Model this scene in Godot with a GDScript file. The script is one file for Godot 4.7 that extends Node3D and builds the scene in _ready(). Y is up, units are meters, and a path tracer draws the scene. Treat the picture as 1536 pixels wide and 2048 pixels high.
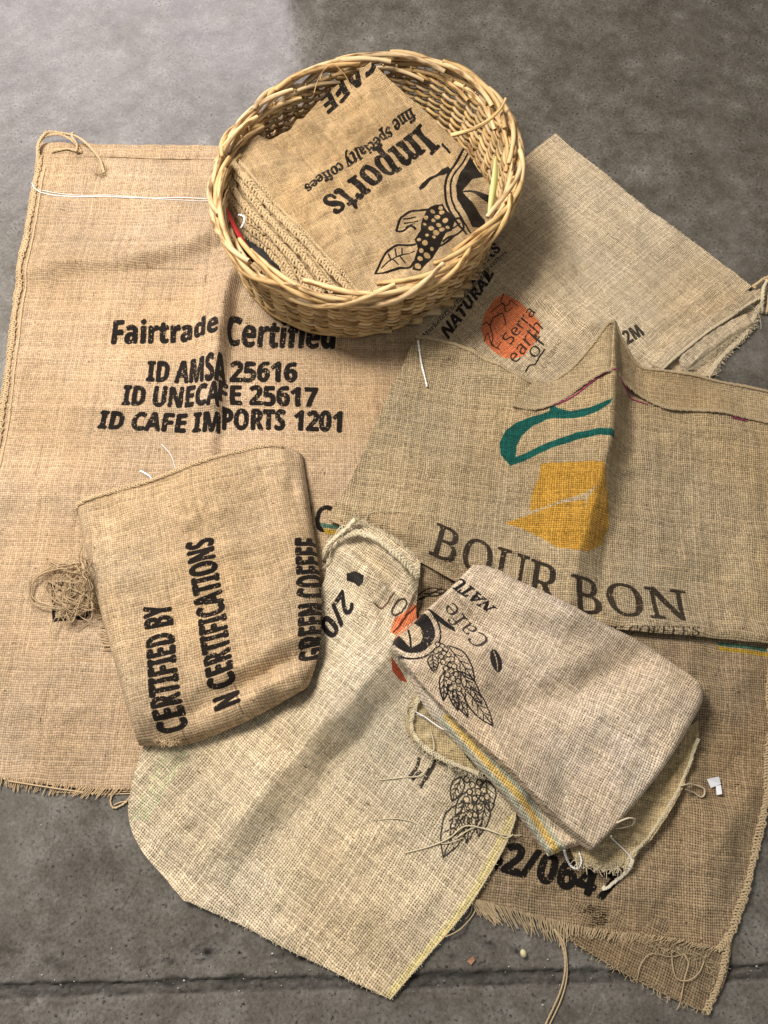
extends Node3D
# Burlap coffee sacks and a wicker basket on a sealed concrete floor, seen from above.

const CELL := 0.01
const X0 := -1.05
const Z0 := -1.6
const NX := 210
const NZ := 210
var rng := RandomNumberGenerator.new()
var pile := PackedFloat32Array()      # the height of what already lies on the floor
var soft := PackedFloat32Array()      # the same, as a cloth would bridge it
var M := {}
var taken := {}
var weaves := {}
var sans: SystemFont
var sans_plain: SystemFont
var serif: SystemFont
var serif_bold: SystemFont


class Soup:
	var v := PackedVector3Array()
	var n := PackedVector3Array()
	var uv := PackedVector2Array()
	var c := PackedColorArray()
	var idx := PackedInt32Array()

	func tube(pts: PackedVector3Array, r0: float, r1: float, sides := 5, tint := Color.WHITE, squash := 1.0, v0 := 0.0) -> void:
		var count := pts.size()
		if count < 2:
			return
		var first := v.size()
		var side := Vector3.ZERO
		var run := v0
		for i in count:
			var t := (pts[mini(i + 1, count - 1)] - pts[maxi(i - 1, 0)])
			t = t.normalized() if t.length() > 1e-7 else Vector3.RIGHT
			if side == Vector3.ZERO:
				side = t.cross(Vector3.UP)
				if side.length() < 0.05:
					side = t.cross(Vector3.RIGHT)
			side = (side - t * side.dot(t)).normalized()
			var up := side.cross(t)
			if i > 0:
				run += pts[i].distance_to(pts[i - 1])
			var r := lerpf(r0, r1, float(i) / (count - 1))
			for k in sides + 1:
				var a := TAU * k / sides
				var d := side * cos(a) + up * sin(a) * squash
				v.append(pts[i] + d * r)
				n.append((side * cos(a) * squash + up * sin(a)).normalized())
				uv.append(Vector2(float(k) / sides, run * 8.0))
				c.append(tint)
		var w := sides + 1
		for i in count - 1:
			for k in sides:
				var a := first + i * w + k
				idx.append_array([a, a + 1, a + w, a + 1, a + w + 1, a + w])
		for e in 2:
			var at: int = first if e == 0 else first + (count - 1) * w
			var mid := v.size()
			v.append(pts[0] if e == 0 else pts[count - 1])
			n.append((pts[0] - pts[1]).normalized() if e == 0 else (pts[count - 1] - pts[count - 2]).normalized())
			uv.append(Vector2(0.5, run * 8.0))
			c.append(tint)
			for k in sides:
				if e == 0:
					idx.append_array([mid, at + k + 1, at + k])
				else:
					idx.append_array([mid, at + k, at + k + 1])

	func tri(a: Vector3, b: Vector3, d: Vector3, tint := Color.WHITE) -> void:
		var nn := (d - a).cross(b - a).normalized()
		for p in [a, b, d]:
			idx.append(v.size())
			v.append(p)
			n.append(nn)
			uv.append(Vector2(p.x, p.z))
			c.append(tint)

	func mesh(m: Material) -> ArrayMesh:
		var a := []
		a.resize(Mesh.ARRAY_MAX)
		a[Mesh.ARRAY_VERTEX] = v
		a[Mesh.ARRAY_NORMAL] = n
		a[Mesh.ARRAY_TEX_UV] = uv
		a[Mesh.ARRAY_COLOR] = c
		a[Mesh.ARRAY_INDEX] = idx
		var am := ArrayMesh.new()
		am.add_surface_from_arrays(Mesh.PRIMITIVE_TRIANGLES, a)
		am.surface_set_material(0, m)
		return am


class Cloth:
	var rows := 0
	var cols := 0
	var v := PackedVector3Array()
	var n := PackedVector3Array()
	var uv := PackedVector2Array()      # metres along the threads
	var yarn := PackedVector2Array()    # the same with the wander of real yarn
	var lo := Vector2.ZERO
	var hi := Vector2.ONE
	var axis := Vector2.RIGHT
	var buckets := {}
	var canvas: Image
	var size := Vector2.ONE
	var node: MeshInstance3D

	func prepare() -> void:
		for i in v.size():
			var k := Vector2i(floori(v[i].x / 0.02), floori(v[i].z / 0.02))
			if not buckets.has(k):
				buckets[k] = PackedInt32Array()
			buckets[k].append(i)

	func find(p: Vector3) -> Vector2:    # metres along the threads of the cloth point above plan point p
		var k := Vector2i(floori(p.x / 0.02), floori(p.z / 0.02))
		var best := -1
		var far := 1e9
		for reach in [1, 3, 8]:
			for x in range(k.x - reach, k.x + reach + 1):
				for z in range(k.y - reach, k.y + reach + 1):
					if buckets.has(Vector2i(x, z)):
						for i in buckets[Vector2i(x, z)]:
							var d := Vector2(v[i].x - p.x, v[i].z - p.z).length_squared()
							if d < far:
								far = d
								best = i
			if best >= 0:
				break
		if best < 0:
			return lo
		var off := Vector2(p.x - v[best].x, p.z - v[best].z)
		return uv[best] + Vector2(off.dot(axis), off.dot(Vector2(-axis.y, axis.x)))

	func at(p: Vector3) -> Vector2:      # the same in pixels of the print
		return (find(p) - lo) / (hi - lo) * size


# ---------------------------------------------------------------- naming and parenting

func numbered(called: String) -> String:
	var k: int = taken.get(called, 0)
	taken[called] = k + 1
	return called if k == 0 else "%s_%03d" % [called, k]


func thing(called: String, label: String, category: String, at := Vector3.ZERO, group := "") -> Node3D:
	var o := Node3D.new()
	o.name = numbered(called)
	add_child(o)
	o.position = at
	o.set_meta("label", label)
	o.set_meta("category", category)
	if group:
		o.set_meta("group", group)
	return o


func part(parent: Node3D, called: String, mesh: Mesh, kind := "", label := "") -> MeshInstance3D:
	var o := MeshInstance3D.new()
	o.name = called
	o.mesh = mesh
	parent.add_child(o, true)
	o.position = -parent.position if parent.get_parent() == self else Vector3.ZERO
	if kind:
		o.set_meta("kind", kind)
	if label:
		o.set_meta("label", label)
	return o


func single(called: String, mesh: Mesh, label: String, category: String, group := "") -> MeshInstance3D:
	var o := MeshInstance3D.new()
	o.name = numbered(called)
	o.mesh = mesh
	add_child(o)
	o.set_meta("label", label)
	o.set_meta("category", category)
	if group:
		o.set_meta("group", group)
	return o


# ---------------------------------------------------------------- curves

func spline(p: Array, step: float) -> PackedVector3Array:
	var out := PackedVector3Array()
	for i in p.size() - 1:
		var a: Vector3 = p[maxi(i - 1, 0)]
		var b: Vector3 = p[i]
		var c: Vector3 = p[i + 1]
		var d: Vector3 = p[mini(i + 2, p.size() - 1)]
		var k := maxi(1, int(ceil(b.distance_to(c) / step)))
		for j in k:
			out.append(b.cubic_interpolate(c, a, d, float(j) / k))
	out.append(p[-1])
	return out


func pile_at(x: float, z: float) -> float:
	var i := clampi(roundi((x - X0) / CELL), 1, NX - 2)
	var j := clampi(roundi((z - Z0) / CELL), 1, NZ - 2)
	return pile[j * NX + i]


func soft_at(x: float, z: float) -> float:
	var fx := clampf((x - X0) / CELL, 0.0, NX - 2.001)
	var fz := clampf((z - Z0) / CELL, 0.0, NZ - 2.001)
	var i := int(fx)
	var j := int(fz)
	fx -= i
	fz -= j
	var k := j * NX + i
	return lerpf(lerpf(soft[k], soft[k + 1], fx), lerpf(soft[k + NX], soft[k + NX + 1], fx), fz)


func settle(reach: int, blur: int) -> void:   # soft = pile, widened and then smoothed
	var a := pile.duplicate()
	var b := PackedFloat32Array()
	b.resize(NX * NZ)
	for pass_ in 2:
		var step: int = 1 if pass_ == 0 else NX
		for j in NZ:
			for i in NX:
				var k := j * NX + i
				var at: int = i if pass_ == 0 else j
				var most := 0.0
				for d in range(maxi(-reach, -at), mini(reach, NX - 1 - at) + 1):
					most = maxf(most, a[k + d * step])
				b[k] = most
		a = b.duplicate()
	for pass_ in 4:
		var step: int = 1 if pass_ % 2 == 0 else NX
		for row in NX:
			var start: int = row * NX if step == 1 else row
			var sum := 0.0
			for d in range(-blur, blur + 1):
				sum += a[start + clampi(d, 0, NX - 1) * step]
			for i in NX:
				b[start + i * step] = sum / (2 * blur + 1)
				sum += a[start + mini(i + blur + 1, NX - 1) * step] - a[start + maxi(i - blur, 0) * step]
		a = b.duplicate()
	soft = a


func lay(p: Array, lift := 0.0008, step := 0.006, sag := true) -> PackedVector3Array:   # a curve that rests on the pile; a point's y is added to it
	var out := spline(p, step)
	for i in out.size():
		out[i].y = (pile_at(out[i].x, out[i].z) if sag else 0.0) + out[i].y + lift
	for k in 3:
		for i in range(1, out.size() - 1):
			out[i].y = maxf(out[i].y, (out[i - 1].y + out[i + 1].y) * 0.5)
	return out


# ---------------------------------------------------------------- cloth

# net: rows of plan points (their y only helped to find them). Options: cell, axis (the thread direction in plan), folds [points with y = height, width left, width right, sharpness],
# thick, puff [top, right, bottom, left] radii, wave [[size, height], ...], gap, use_y, hem thickness
func cloth(net: Array, o: Dictionary) -> Cloth:
	var cl := Cloth.new()
	var cell: float = o.get("cell", 0.006)
	var nr := net.size()
	var nc: int = net[0].size()
	var ks := PackedFloat32Array([0.0])
	var kt := PackedFloat32Array([0.0])
	for j in range(1, nc):
		var sum := 0.0
		for i in nr:
			sum += net[i][j].distance_to(net[i][j - 1])
		ks.append(ks[j - 1] + sum / nr)
	for i in range(1, nr):
		var sum := 0.0
		for j in nc:
			sum += net[i][j].distance_to(net[i - 1][j])
		kt.append(kt[i - 1] + sum / nc)
	cl.cols = maxi(4, int(ks[nc - 1] / cell)) + 1
	cl.rows = maxi(4, int(kt[nr - 1] / cell)) + 1
	var wide := ks[nc - 1]
	var tall := kt[nr - 1]
	var lines := []
	for i in nr:
		lines.append(along(net[i], ks, cl.cols))
	var turned := []
	for j in cl.cols:
		var column := []
		for i in nr:
			column.append(lines[i][j])
		turned.append(along(column, kt, cl.rows))
	var dir: Vector3 = o.get("axis", net[0][nc - 1] - net[0][0])
	cl.axis = Vector2(dir.x, dir.z).normalized()
	var across := Vector2(-cl.axis.y, cl.axis.x)
	var origin := Vector2(net[0][0].x, net[0][0].z)
	var noise := FastNoiseLite.new()
	noise.seed = o.get("seed", 1)
	noise.frequency = 1.0
	noise.fractal_octaves = 2
	var waves: Array = o.get("wave", [[0.12, 0.003], [0.03, 0.0008]])
	var folds: Array = o.get("folds", []).duplicate()
	var chance := RandomNumberGenerator.new()
	chance.seed = o.get("seed", 1) + 500
	for k in int(o.get("creases", 0)):   # old creases from when the sack lay folded or crumpled
		var a: Vector3 = net[chance.randi() % nr][chance.randi() % nc].lerp(net[chance.randi() % nr][chance.randi() % nc], chance.randf())
		var turn := chance.randf() * TAU
		var long := chance.randf_range(0.05, 0.16)
		var d := Vector3(cos(turn), 0, sin(turn)) * long
		var bent := Vector3(-sin(turn), 0, cos(turn)) * chance.randf_range(-0.02, 0.02)
		var high := chance.randf_range(0.002, 0.0055) * (1.0 if chance.randf() < 0.7 else -0.7)
		var p0 := a - d * 0.5
		var p2 := a + d * 0.5
		var p1 := a + bent
		p0.y = 0.0
		p1.y = high
		p2.y = 0.0
		folds.append([[p0, p1, p2], chance.randf_range(0.010, 0.035), chance.randf_range(0.010, 0.035), chance.randf_range(0.2, 0.9)])
	var thick: float = o.get("thick", 0.0)
	var puff: Array = o.get("puff", [0.0, 0.0, 0.0, 0.0])
	var gap: float = o.get("gap", 0.0022)
	var use_y: bool = o.get("use_y", false)
	var curl: Array = o.get("curl", [0.0, 0.0, 0.0, 0.0])
	cl.v.resize(cl.rows * cl.cols)
	cl.uv.resize(cl.rows * cl.cols)
	cl.yarn.resize(cl.rows * cl.cols)
	for i in cl.rows:
		var ti := tall * i / (cl.rows - 1)
		for j in cl.cols:
			var p: Vector3 = turned[j][i]
			var sj := wide * j / (cl.cols - 1)
			var edge := [ti, wide - sj, tall - ti, sj]
			var base := p.y if use_y else soft_at(p.x, p.z)
			var full := 1.0
			for k in 4:
				if puff[k] > 0.0:
					var q: float = clampf(1.0 - edge[k] / puff[k], 0.0, 1.0)
					full = minf(full, sqrt(maxf(0.0, 1.0 - q * q)))
			var calm := minf(1.0, minf(minf(edge[0], edge[1]), minf(edge[2], edge[3])) / 0.05 + 0.35)
			var y := thick * full
			for w in waves:
				y += noise.get_noise_2d(p.x / w[0], p.z / w[0]) * w[1] * calm * (full if thick > 0.0 else 1.0)
			for f in folds:
				y += fold_height(p, f) * lerpf(full, 1.0, 0.3)
			for k in 4:
				if curl[k] != 0.0:
					y += curl[k] * exp(-edge[k] / 0.018) * (0.6 + 0.8 * noise.get_noise_2d(p.x / 0.05 + 9.0, p.z / 0.05))
			cl.v[i * cl.cols + j] = Vector3(p.x, base + gap + (y if use_y else maxf(y, 0.0)), p.z)
	# threads: plan distances along the axis, plus what the folds take up
	var arc: float = o.get("arc", 1.0)
	var taken_up := PackedFloat32Array()
	taken_up.resize(cl.rows * cl.cols)
	for i in cl.rows:
		var extra := 0.0
		for j in cl.cols:
			var k := i * cl.cols + j
			if j > 0:
				var d := cl.v[k] - cl.v[k - 1]
				extra += (d.length() - Vector2(d.x, d.z).length()) * arc
			taken_up[k] = extra
	var even := int(0.04 / cell)
	for j in cl.cols:   # yarns next to each other give nearly the same
		var sum := 0.0
		var column := PackedFloat32Array()
		for i in cl.rows:
			column.append(taken_up[i * cl.cols + j])
		for d in range(-even, even + 1):
			sum += column[clampi(d, 0, cl.rows - 1)]
		for i in cl.rows:
			taken_up[i * cl.cols + j] = sum / (2 * even + 1)
			sum += column[mini(i + even + 1, cl.rows - 1)] - column[maxi(i - even, 0)]
	for k in cl.v.size():
		var q := Vector2(cl.v[k].x, cl.v[k].z) - origin
		var px := cl.v[k].x
		var pz := cl.v[k].z
		var wander := Vector2(noise.get_noise_2d(px / 0.06 + 40.0, pz / 0.06), noise.get_noise_2d(px / 0.06, pz / 0.06 + 70.0)) * 0.0022 + Vector2(noise.get_noise_2d(px / 0.016 + 11.0, pz / 0.016), noise.get_noise_2d(px / 0.016, pz / 0.016 + 23.0)) * 0.0007
		cl.uv[k] = Vector2(q.dot(cl.axis) + taken_up[k], q.dot(across)) + wander * 0.12
		cl.yarn[k] = cl.uv[k] + wander
	cl.lo = cl.uv[0]
	cl.hi = cl.uv[0]
	for q in cl.uv:
		cl.lo = cl.lo.min(q)
		cl.hi = cl.hi.max(q)
	cl.lo -= Vector2.ONE * 0.004
	cl.hi += Vector2.ONE * 0.004
	cl.n.resize(cl.v.size())
	for i in cl.rows:
		for j in cl.cols:
			var dx := cl.v[i * cl.cols + mini(j + 1, cl.cols - 1)] - cl.v[i * cl.cols + maxi(j - 1, 0)]
			var dz := cl.v[mini(i + 1, cl.rows - 1) * cl.cols + j] - cl.v[maxi(i - 1, 0) * cl.cols + j]
			var nn := dz.cross(dx).normalized()
			cl.n[i * cl.cols + j] = nn if nn.y >= 0.0 else -nn
	if not o.get("loose", false):
		for p in cl.v:
			var i := roundi((p.x - X0) / CELL)
			var j := roundi((p.z - Z0) / CELL)
			if i >= 0 and j >= 0 and i < NX and j < NZ:
				pile[j * NX + i] = maxf(pile[j * NX + i], p.y)
	cl.prepare()
	var density: float = o.get("density", 1350.0)
	var span := cl.hi - cl.lo
	cl.size = Vector2(clampf(roundf(span.x * density), 64, 2000), clampf(roundf(span.y * density), 64, 2000))
	cl.canvas = tone(int(cl.size.x), int(cl.size.y), o.get("seed", 1), o.get("mottle", 0.10))
	return cl


func along(p: Array, knots: PackedFloat32Array, count: int) -> PackedVector3Array:
	var out := PackedVector3Array()
	var last := p.size() - 1
	var k := 0
	for i in count:
		var t := knots[last] * i / (count - 1)
		while k < last - 1 and t > knots[k + 1]:
			k += 1
		var h := maxf(knots[k + 1] - knots[k], 1e-5)
		var q := (t - knots[k]) / h
		var a: Vector3 = p[k]
		var b: Vector3 = p[k + 1]
		var ma: Vector3 = (b - a) / h if k == 0 else (b - p[k - 1]) / maxf(knots[k + 1] - knots[k - 1], 1e-5)
		var mb: Vector3 = (b - a) / h if k + 1 == last else (p[k + 2] - a) / maxf(knots[k + 2] - knots[k], 1e-5)
		var q2 := q * q
		var q3 := q2 * q
		out.append(a * (2 * q3 - 3 * q2 + 1) + ma * (h * (q3 - 2 * q2 + q)) + b * (3 * q2 - 2 * q3) + mb * (h * (q3 - q2)))
	return out


func fold_height(p: Vector3, f: Array) -> float:
	var line: Array = f[0]
	var best := 1e9
	var amp := 0.0
	var side := 1.0
	for i in line.size() - 1:
		var a: Vector3 = line[i]
		var b: Vector3 = line[i + 1]
		var dx := b.x - a.x
		var dz := b.z - a.z
		var q := clampf(((p.x - a.x) * dx + (p.z - a.z) * dz) / maxf(dx * dx + dz * dz, 1e-9), 0.0, 1.0)
		var ex := p.x - a.x - dx * q
		var ez := p.z - a.z - dz * q
		var d := ex * ex + ez * ez
		if d < best:
			best = d
			amp = lerpf(a.y, b.y, q)
			side = dx * ez - dz * ex
	var w: float = f[2] if side > 0.0 else f[1]
	var x := sqrt(best) / w
	if x >= 1.0:
		return 0.0
	var k := 1.0 - x
	return amp * lerpf(k * k * (3.0 - 2.0 * k), k * k, f[3])


func cloth_mesh(cl: Cloth, m: Material, thick := 0.0022) -> ArrayMesh:
	var v := cl.v.duplicate()
	var n := cl.n.duplicate()
	var uv := cl.yarn.duplicate()
	var flat := cl.uv.duplicate()
	var idx := PackedInt32Array()
	var dx := cl.v[1] - cl.v[0]
	var dz := cl.v[cl.cols] - cl.v[0]
	var flip := dz.cross(dx).y < 0.0
	for i in cl.rows - 1:
		for j in cl.cols - 1:
			var a := i * cl.cols + j
			var b := a + cl.cols
			if flip:
				idx.append_array([a, b, a + 1, a + 1, b, b + 1])
			else:
				idx.append_array([a, a + 1, b, a + 1, b + 1, b])
	var ring := PackedInt32Array()
	for j in cl.cols - 1:
		ring.append(j)
	for i in cl.rows - 1:
		ring.append(i * cl.cols + cl.cols - 1)
	for j in cl.cols - 1:
		ring.append(cl.rows * cl.cols - 1 - j)
	for i in cl.rows - 1:
		ring.append((cl.rows - 1 - i) * cl.cols)
	var first := v.size()
	for k in ring.size():
		var here := cl.v[ring[k]]
		var t := cl.v[ring[(k + 1) % ring.size()]] - cl.v[ring[k - 1]]
		var out := Vector3(t.z, 0, -t.x).normalized() * (-1.0 if flip else 1.0)
		v.append(here)
		v.append(here - Vector3(0, thick, 0))
		for e in 2:
			n.append(out)
			uv.append(cl.yarn[ring[k]])
			flat.append(cl.uv[ring[k]])
	for k in ring.size():
		var a := first + 2 * k
		var b := first + 2 * ((k + 1) % ring.size())
		idx.append_array([a, b, a + 1, b, b + 1, a + 1] if flip else [a, a + 1, b, b, a + 1, b + 1])
	var uv2 := PackedVector2Array()
	uv2.resize(uv.size())
	var span := cl.hi - cl.lo
	for i in uv.size():
		uv2[i] = (flat[i] - cl.lo) / span
	var a := []
	a.resize(Mesh.ARRAY_MAX)
	a[Mesh.ARRAY_VERTEX] = v
	a[Mesh.ARRAY_NORMAL] = n
	a[Mesh.ARRAY_TEX_UV] = uv
	a[Mesh.ARRAY_TEX_UV2] = uv2
	a[Mesh.ARRAY_INDEX] = idx
	var am := ArrayMesh.new()
	am.add_surface_from_arrays(Mesh.PRIMITIVE_TRIANGLES, a)
	am.surface_set_material(0, m)
	return am


# side: 0 first row, 1 last column, 2 last row, 3 first column
func edge_of(cl: Cloth, side: int, from := 0.0, to := 1.0, inset := 0) -> PackedVector3Array:
	var out := PackedVector3Array()
	var count: int = cl.cols if side % 2 == 0 else cl.rows
	for k in range(int(from * (count - 1)), int(to * (count - 1)) + 1):
		var i: int = [inset, k, cl.rows - 1 - inset, k][side]
		var j: int = [k, cl.cols - 1 - inset, k, inset][side]
		out.append(cl.v[i * cl.cols + j])
	return out


func outward(cl: Cloth, side: int, at: float) -> Vector3:
	var count: int = cl.cols if side % 2 == 0 else cl.rows
	var k := int(at * (count - 1))
	var a := edge_of(cl, side, 0, 1, 0)[k]
	var b := edge_of(cl, side, 0, 1, 3)[k]
	return Vector3(a.x - b.x, 0, a.z - b.z).normalized()


# ---------------------------------------------------------------- yarn

func braid(p: PackedVector3Array, width: float, high: float, r: float, pitch: float, m: Material, strands := 3, lift := 0.0) -> ArrayMesh:
	var s := Soup.new()
	var runs := PackedFloat32Array([0.0])
	for i in range(1, p.size()):
		runs.append(runs[i - 1] + p[i].distance_to(p[i - 1]))
	var total := runs[p.size() - 1]
	var count := maxi(8, int(total / pitch * 8.0))
	for k in strands:
		var pts := PackedVector3Array()
		var at := 0
		var ph := TAU * k / strands
		for i in count + 1:
			var l := total * i / count
			while at < p.size() - 2 and runs[at + 1] < l:
				at += 1
			var q := (l - runs[at]) / maxf(runs[at + 1] - runs[at], 1e-6)
			var here := p[at].lerp(p[at + 1], q)
			var t := (p[mini(at + 2, p.size() - 1)] - p[maxi(at - 1, 0)]).normalized()
			var side := t.cross(Vector3.UP).normalized()
			var w := TAU * l / pitch + ph + 0.5 * sin(l * 90.0) 
			pts.append(here + side * (sin(w) * width * (0.85 + 0.3 * sin(l * 61.0 + k))) + Vector3.UP * (lift + high + sin(2.0 * w + 0.6) * high * 0.8) + t * rng.randf_range(-0.0006, 0.0006))
		s.tube(pts, r, r * rng.randf_range(0.8, 1.0), 5, Color(1, 1, 1) * rng.randf_range(0.85, 1.0))
	return s.mesh(m)


func fringe(cl: Cloth, side: int, from: float, to: float, long: float, every: float, m: Material, sway := 0.4, gaps := 0.1, r := 0.0008) -> ArrayMesh:
	var s := Soup.new()
	var e := edge_of(cl, side)
	var inner := edge_of(cl, side, 0, 1, 3)
	var run := 0.0
	var total := 0.0
	for i in range(1, e.size()):
		total += e[i].distance_to(e[i - 1])
	var clump := 0.0
	for i in range(1, e.size()):
		var d := e[i].distance_to(e[i - 1])
		var l := 0.0
		while l < d:
			var q := (run + l) / total
			if q >= from and q <= to and rng.randf() > gaps:
				if rng.randf() < 0.2:
					clump = rng.randf_range(-sway, sway)
				var here := e[i - 1].lerp(e[i], l / d)
				var out := here - inner[i]
				out.y = 0
				out = out.normalized()
				var t := (e[i] - e[i - 1]).normalized()
				var reach := long * rng.randf_range(0.55, 1.1)
				var turn := clump + rng.randf_range(-0.5, 0.5) * sway
				var pts := PackedVector3Array()
				var floor_y := pile_at(here.x + out.x * 0.02, here.z + out.z * 0.02)
				for k in 6:
					var u := k / 5.0
					var w := here - out * 0.003 + out * (reach * u) + t * (turn * reach * u * u) + Vector3(rng.randf_range(-1, 1), 0, rng.randf_range(-1, 1)) * 0.0006
					w.y = lerpf(here.y, minf(here.y, floor_y + 0.002), smoothstep(0.0, 0.7, u)) + rng.randf_range(0.0, 0.0015)
					pts.append(w)
				s.tube(pts, r * rng.randf_range(0.8, 1.15), r * 0.6, 4, Color(1, 1, 1) * rng.randf_range(0.75, 1.05))
			l += every * rng.randf_range(0.7, 1.3)
		run += d
	return s.mesh(m)


func frizz(p: PackedVector3Array, long: float, every: float, m: Material, r := 0.00045) -> ArrayMesh:   # short broken fibres that stand out of a raw edge
	var s := Soup.new()
	for i in range(1, p.size()):
		var d := p[i].distance_to(p[i - 1])
		for k in maxi(1, int(d / every)):
			var here := p[i - 1].lerp(p[i], rng.randf())
			var a := rng.randf() * TAU
			var dir := Vector3(cos(a), rng.randf_range(0.0, 0.7), sin(a)) * long * rng.randf_range(0.4, 1.0)
			var bend := Vector3(rng.randf_range(-1, 1), rng.randf_range(-0.3, 0.3), rng.randf_range(-1, 1)) * long * 0.3
			s.tube(PackedVector3Array([here, here + dir * 0.5 + bend, here + dir]), r, r * 0.5, 3, Color(1, 1, 1) * rng.randf_range(0.8, 1.1))
	return s.mesh(m)


func thread(p: PackedVector3Array, r: float, m: Material, plies := 1, sides := 5) -> ArrayMesh:
	var s := Soup.new()
	for k in plies:
		var pts := PackedVector3Array()
		var run := 0.0
		for i in p.size():
			if i > 0:
				run += p[i].distance_to(p[i - 1])
			var t := (p[mini(i + 1, p.size() - 1)] - p[maxi(i - 1, 0)]).normalized()
			var side := t.cross(Vector3.UP).normalized()
			var w := TAU * (float(k) / plies + run / 0.011)
			pts.append(p[i] + (Vector3.ZERO if plies == 1 else side * (cos(w) * r * 0.75) + Vector3.UP * (sin(w) * r * 0.75 + r * 0.5)))
		s.tube(pts, r, r * 0.85, sides, Color(1, 1, 1) * rng.randf_range(0.9, 1.0))
	return s.mesh(m)


# ---------------------------------------------------------------- textures

func tone(w: int, h: int, seed_: int, strength: float) -> Image:   # the cloth's uneven dye and age, flecks of bark in the yarn
	var sw := maxi(16, w / 8)
	var sh := maxi(16, h / 8)
	var a := FastNoiseLite.new()
	a.seed = seed_
	a.frequency = 0.02
	a.fractal_octaves = 4
	var b := PackedByteArray()
	b.resize(sw * sh * 3)
	for y in sh:
		var band := a.get_noise_2d(900.0, y * 6.0) * 0.2
		for x in sw:
			var g := a.get_noise_2d(x, y)
			var streak := a.get_noise_2d(x * 0.35, y * 9.0) * 0.2 + a.get_noise_2d(x * 9.0 + 300.0, y * 0.35) * 0.2 + band
			var warm := a.get_noise_2d(x * 0.7 + 500.0, y * 0.7)
			var l := 0.90 + strength * (g + streak)
			var k := (y * sw + x) * 3
			b[k] = int(clampf(l, 0.0, 1.0) * 255)
			b[k + 1] = int(clampf(l - 0.03 * warm - 0.008, 0.0, 1.0) * 255)
			b[k + 2] = int(clampf(l - 0.08 * warm - 0.02, 0.0, 1.0) * 255)
	var im := Image.create_from_data(sw, sh, false, Image.FORMAT_RGB8, b)
	im.resize(w, h, Image.INTERPOLATE_CUBIC)
	var r := RandomNumberGenerator.new()
	r.seed = seed_ + 77
	for k in int(w * h / 3500.0):
		var x := r.randi_range(0, w - 8)
		var y := r.randi_range(0, h - 8)
		var l := r.randf_range(0.55, 0.82)
		var c := Color(l, l * 0.9, l * 0.78)
		if r.randf() < 0.18:
			c = Color(0.42, 0.34, 0.26)
		if r.randf() < 0.25:
			c = Color(1.0, 0.97, 0.9)
		var long := r.randi_range(2, 9)
		im.fill_rect(Rect2i(x, y, long, 2) if r.randf() < 0.6 else Rect2i(x, y, 2, long), c)
	# single yarns that are paler, darker or thicker than their neighbours for a stretch
	for k in int(w * h / 2600.0):
		var x := r.randi_range(0, w - 8)
		var y := r.randi_range(0, h - 8)
		var here := im.get_pixel(x, y)
		var l := clampf(here.get_luminance() * r.randf_range(0.92, 1.07), 0.0, 1.0)
		var long := int(absf(r.randfn(30, 60))) + 8
		var c := Color(l, l * 0.985, l * 0.955)
		im.fill_rect(Rect2i(x, y, long, r.randi_range(2, 4)) if r.randf() < 0.5 else Rect2i(x, y, r.randi_range(2, 4), long), c)
	return im


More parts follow.
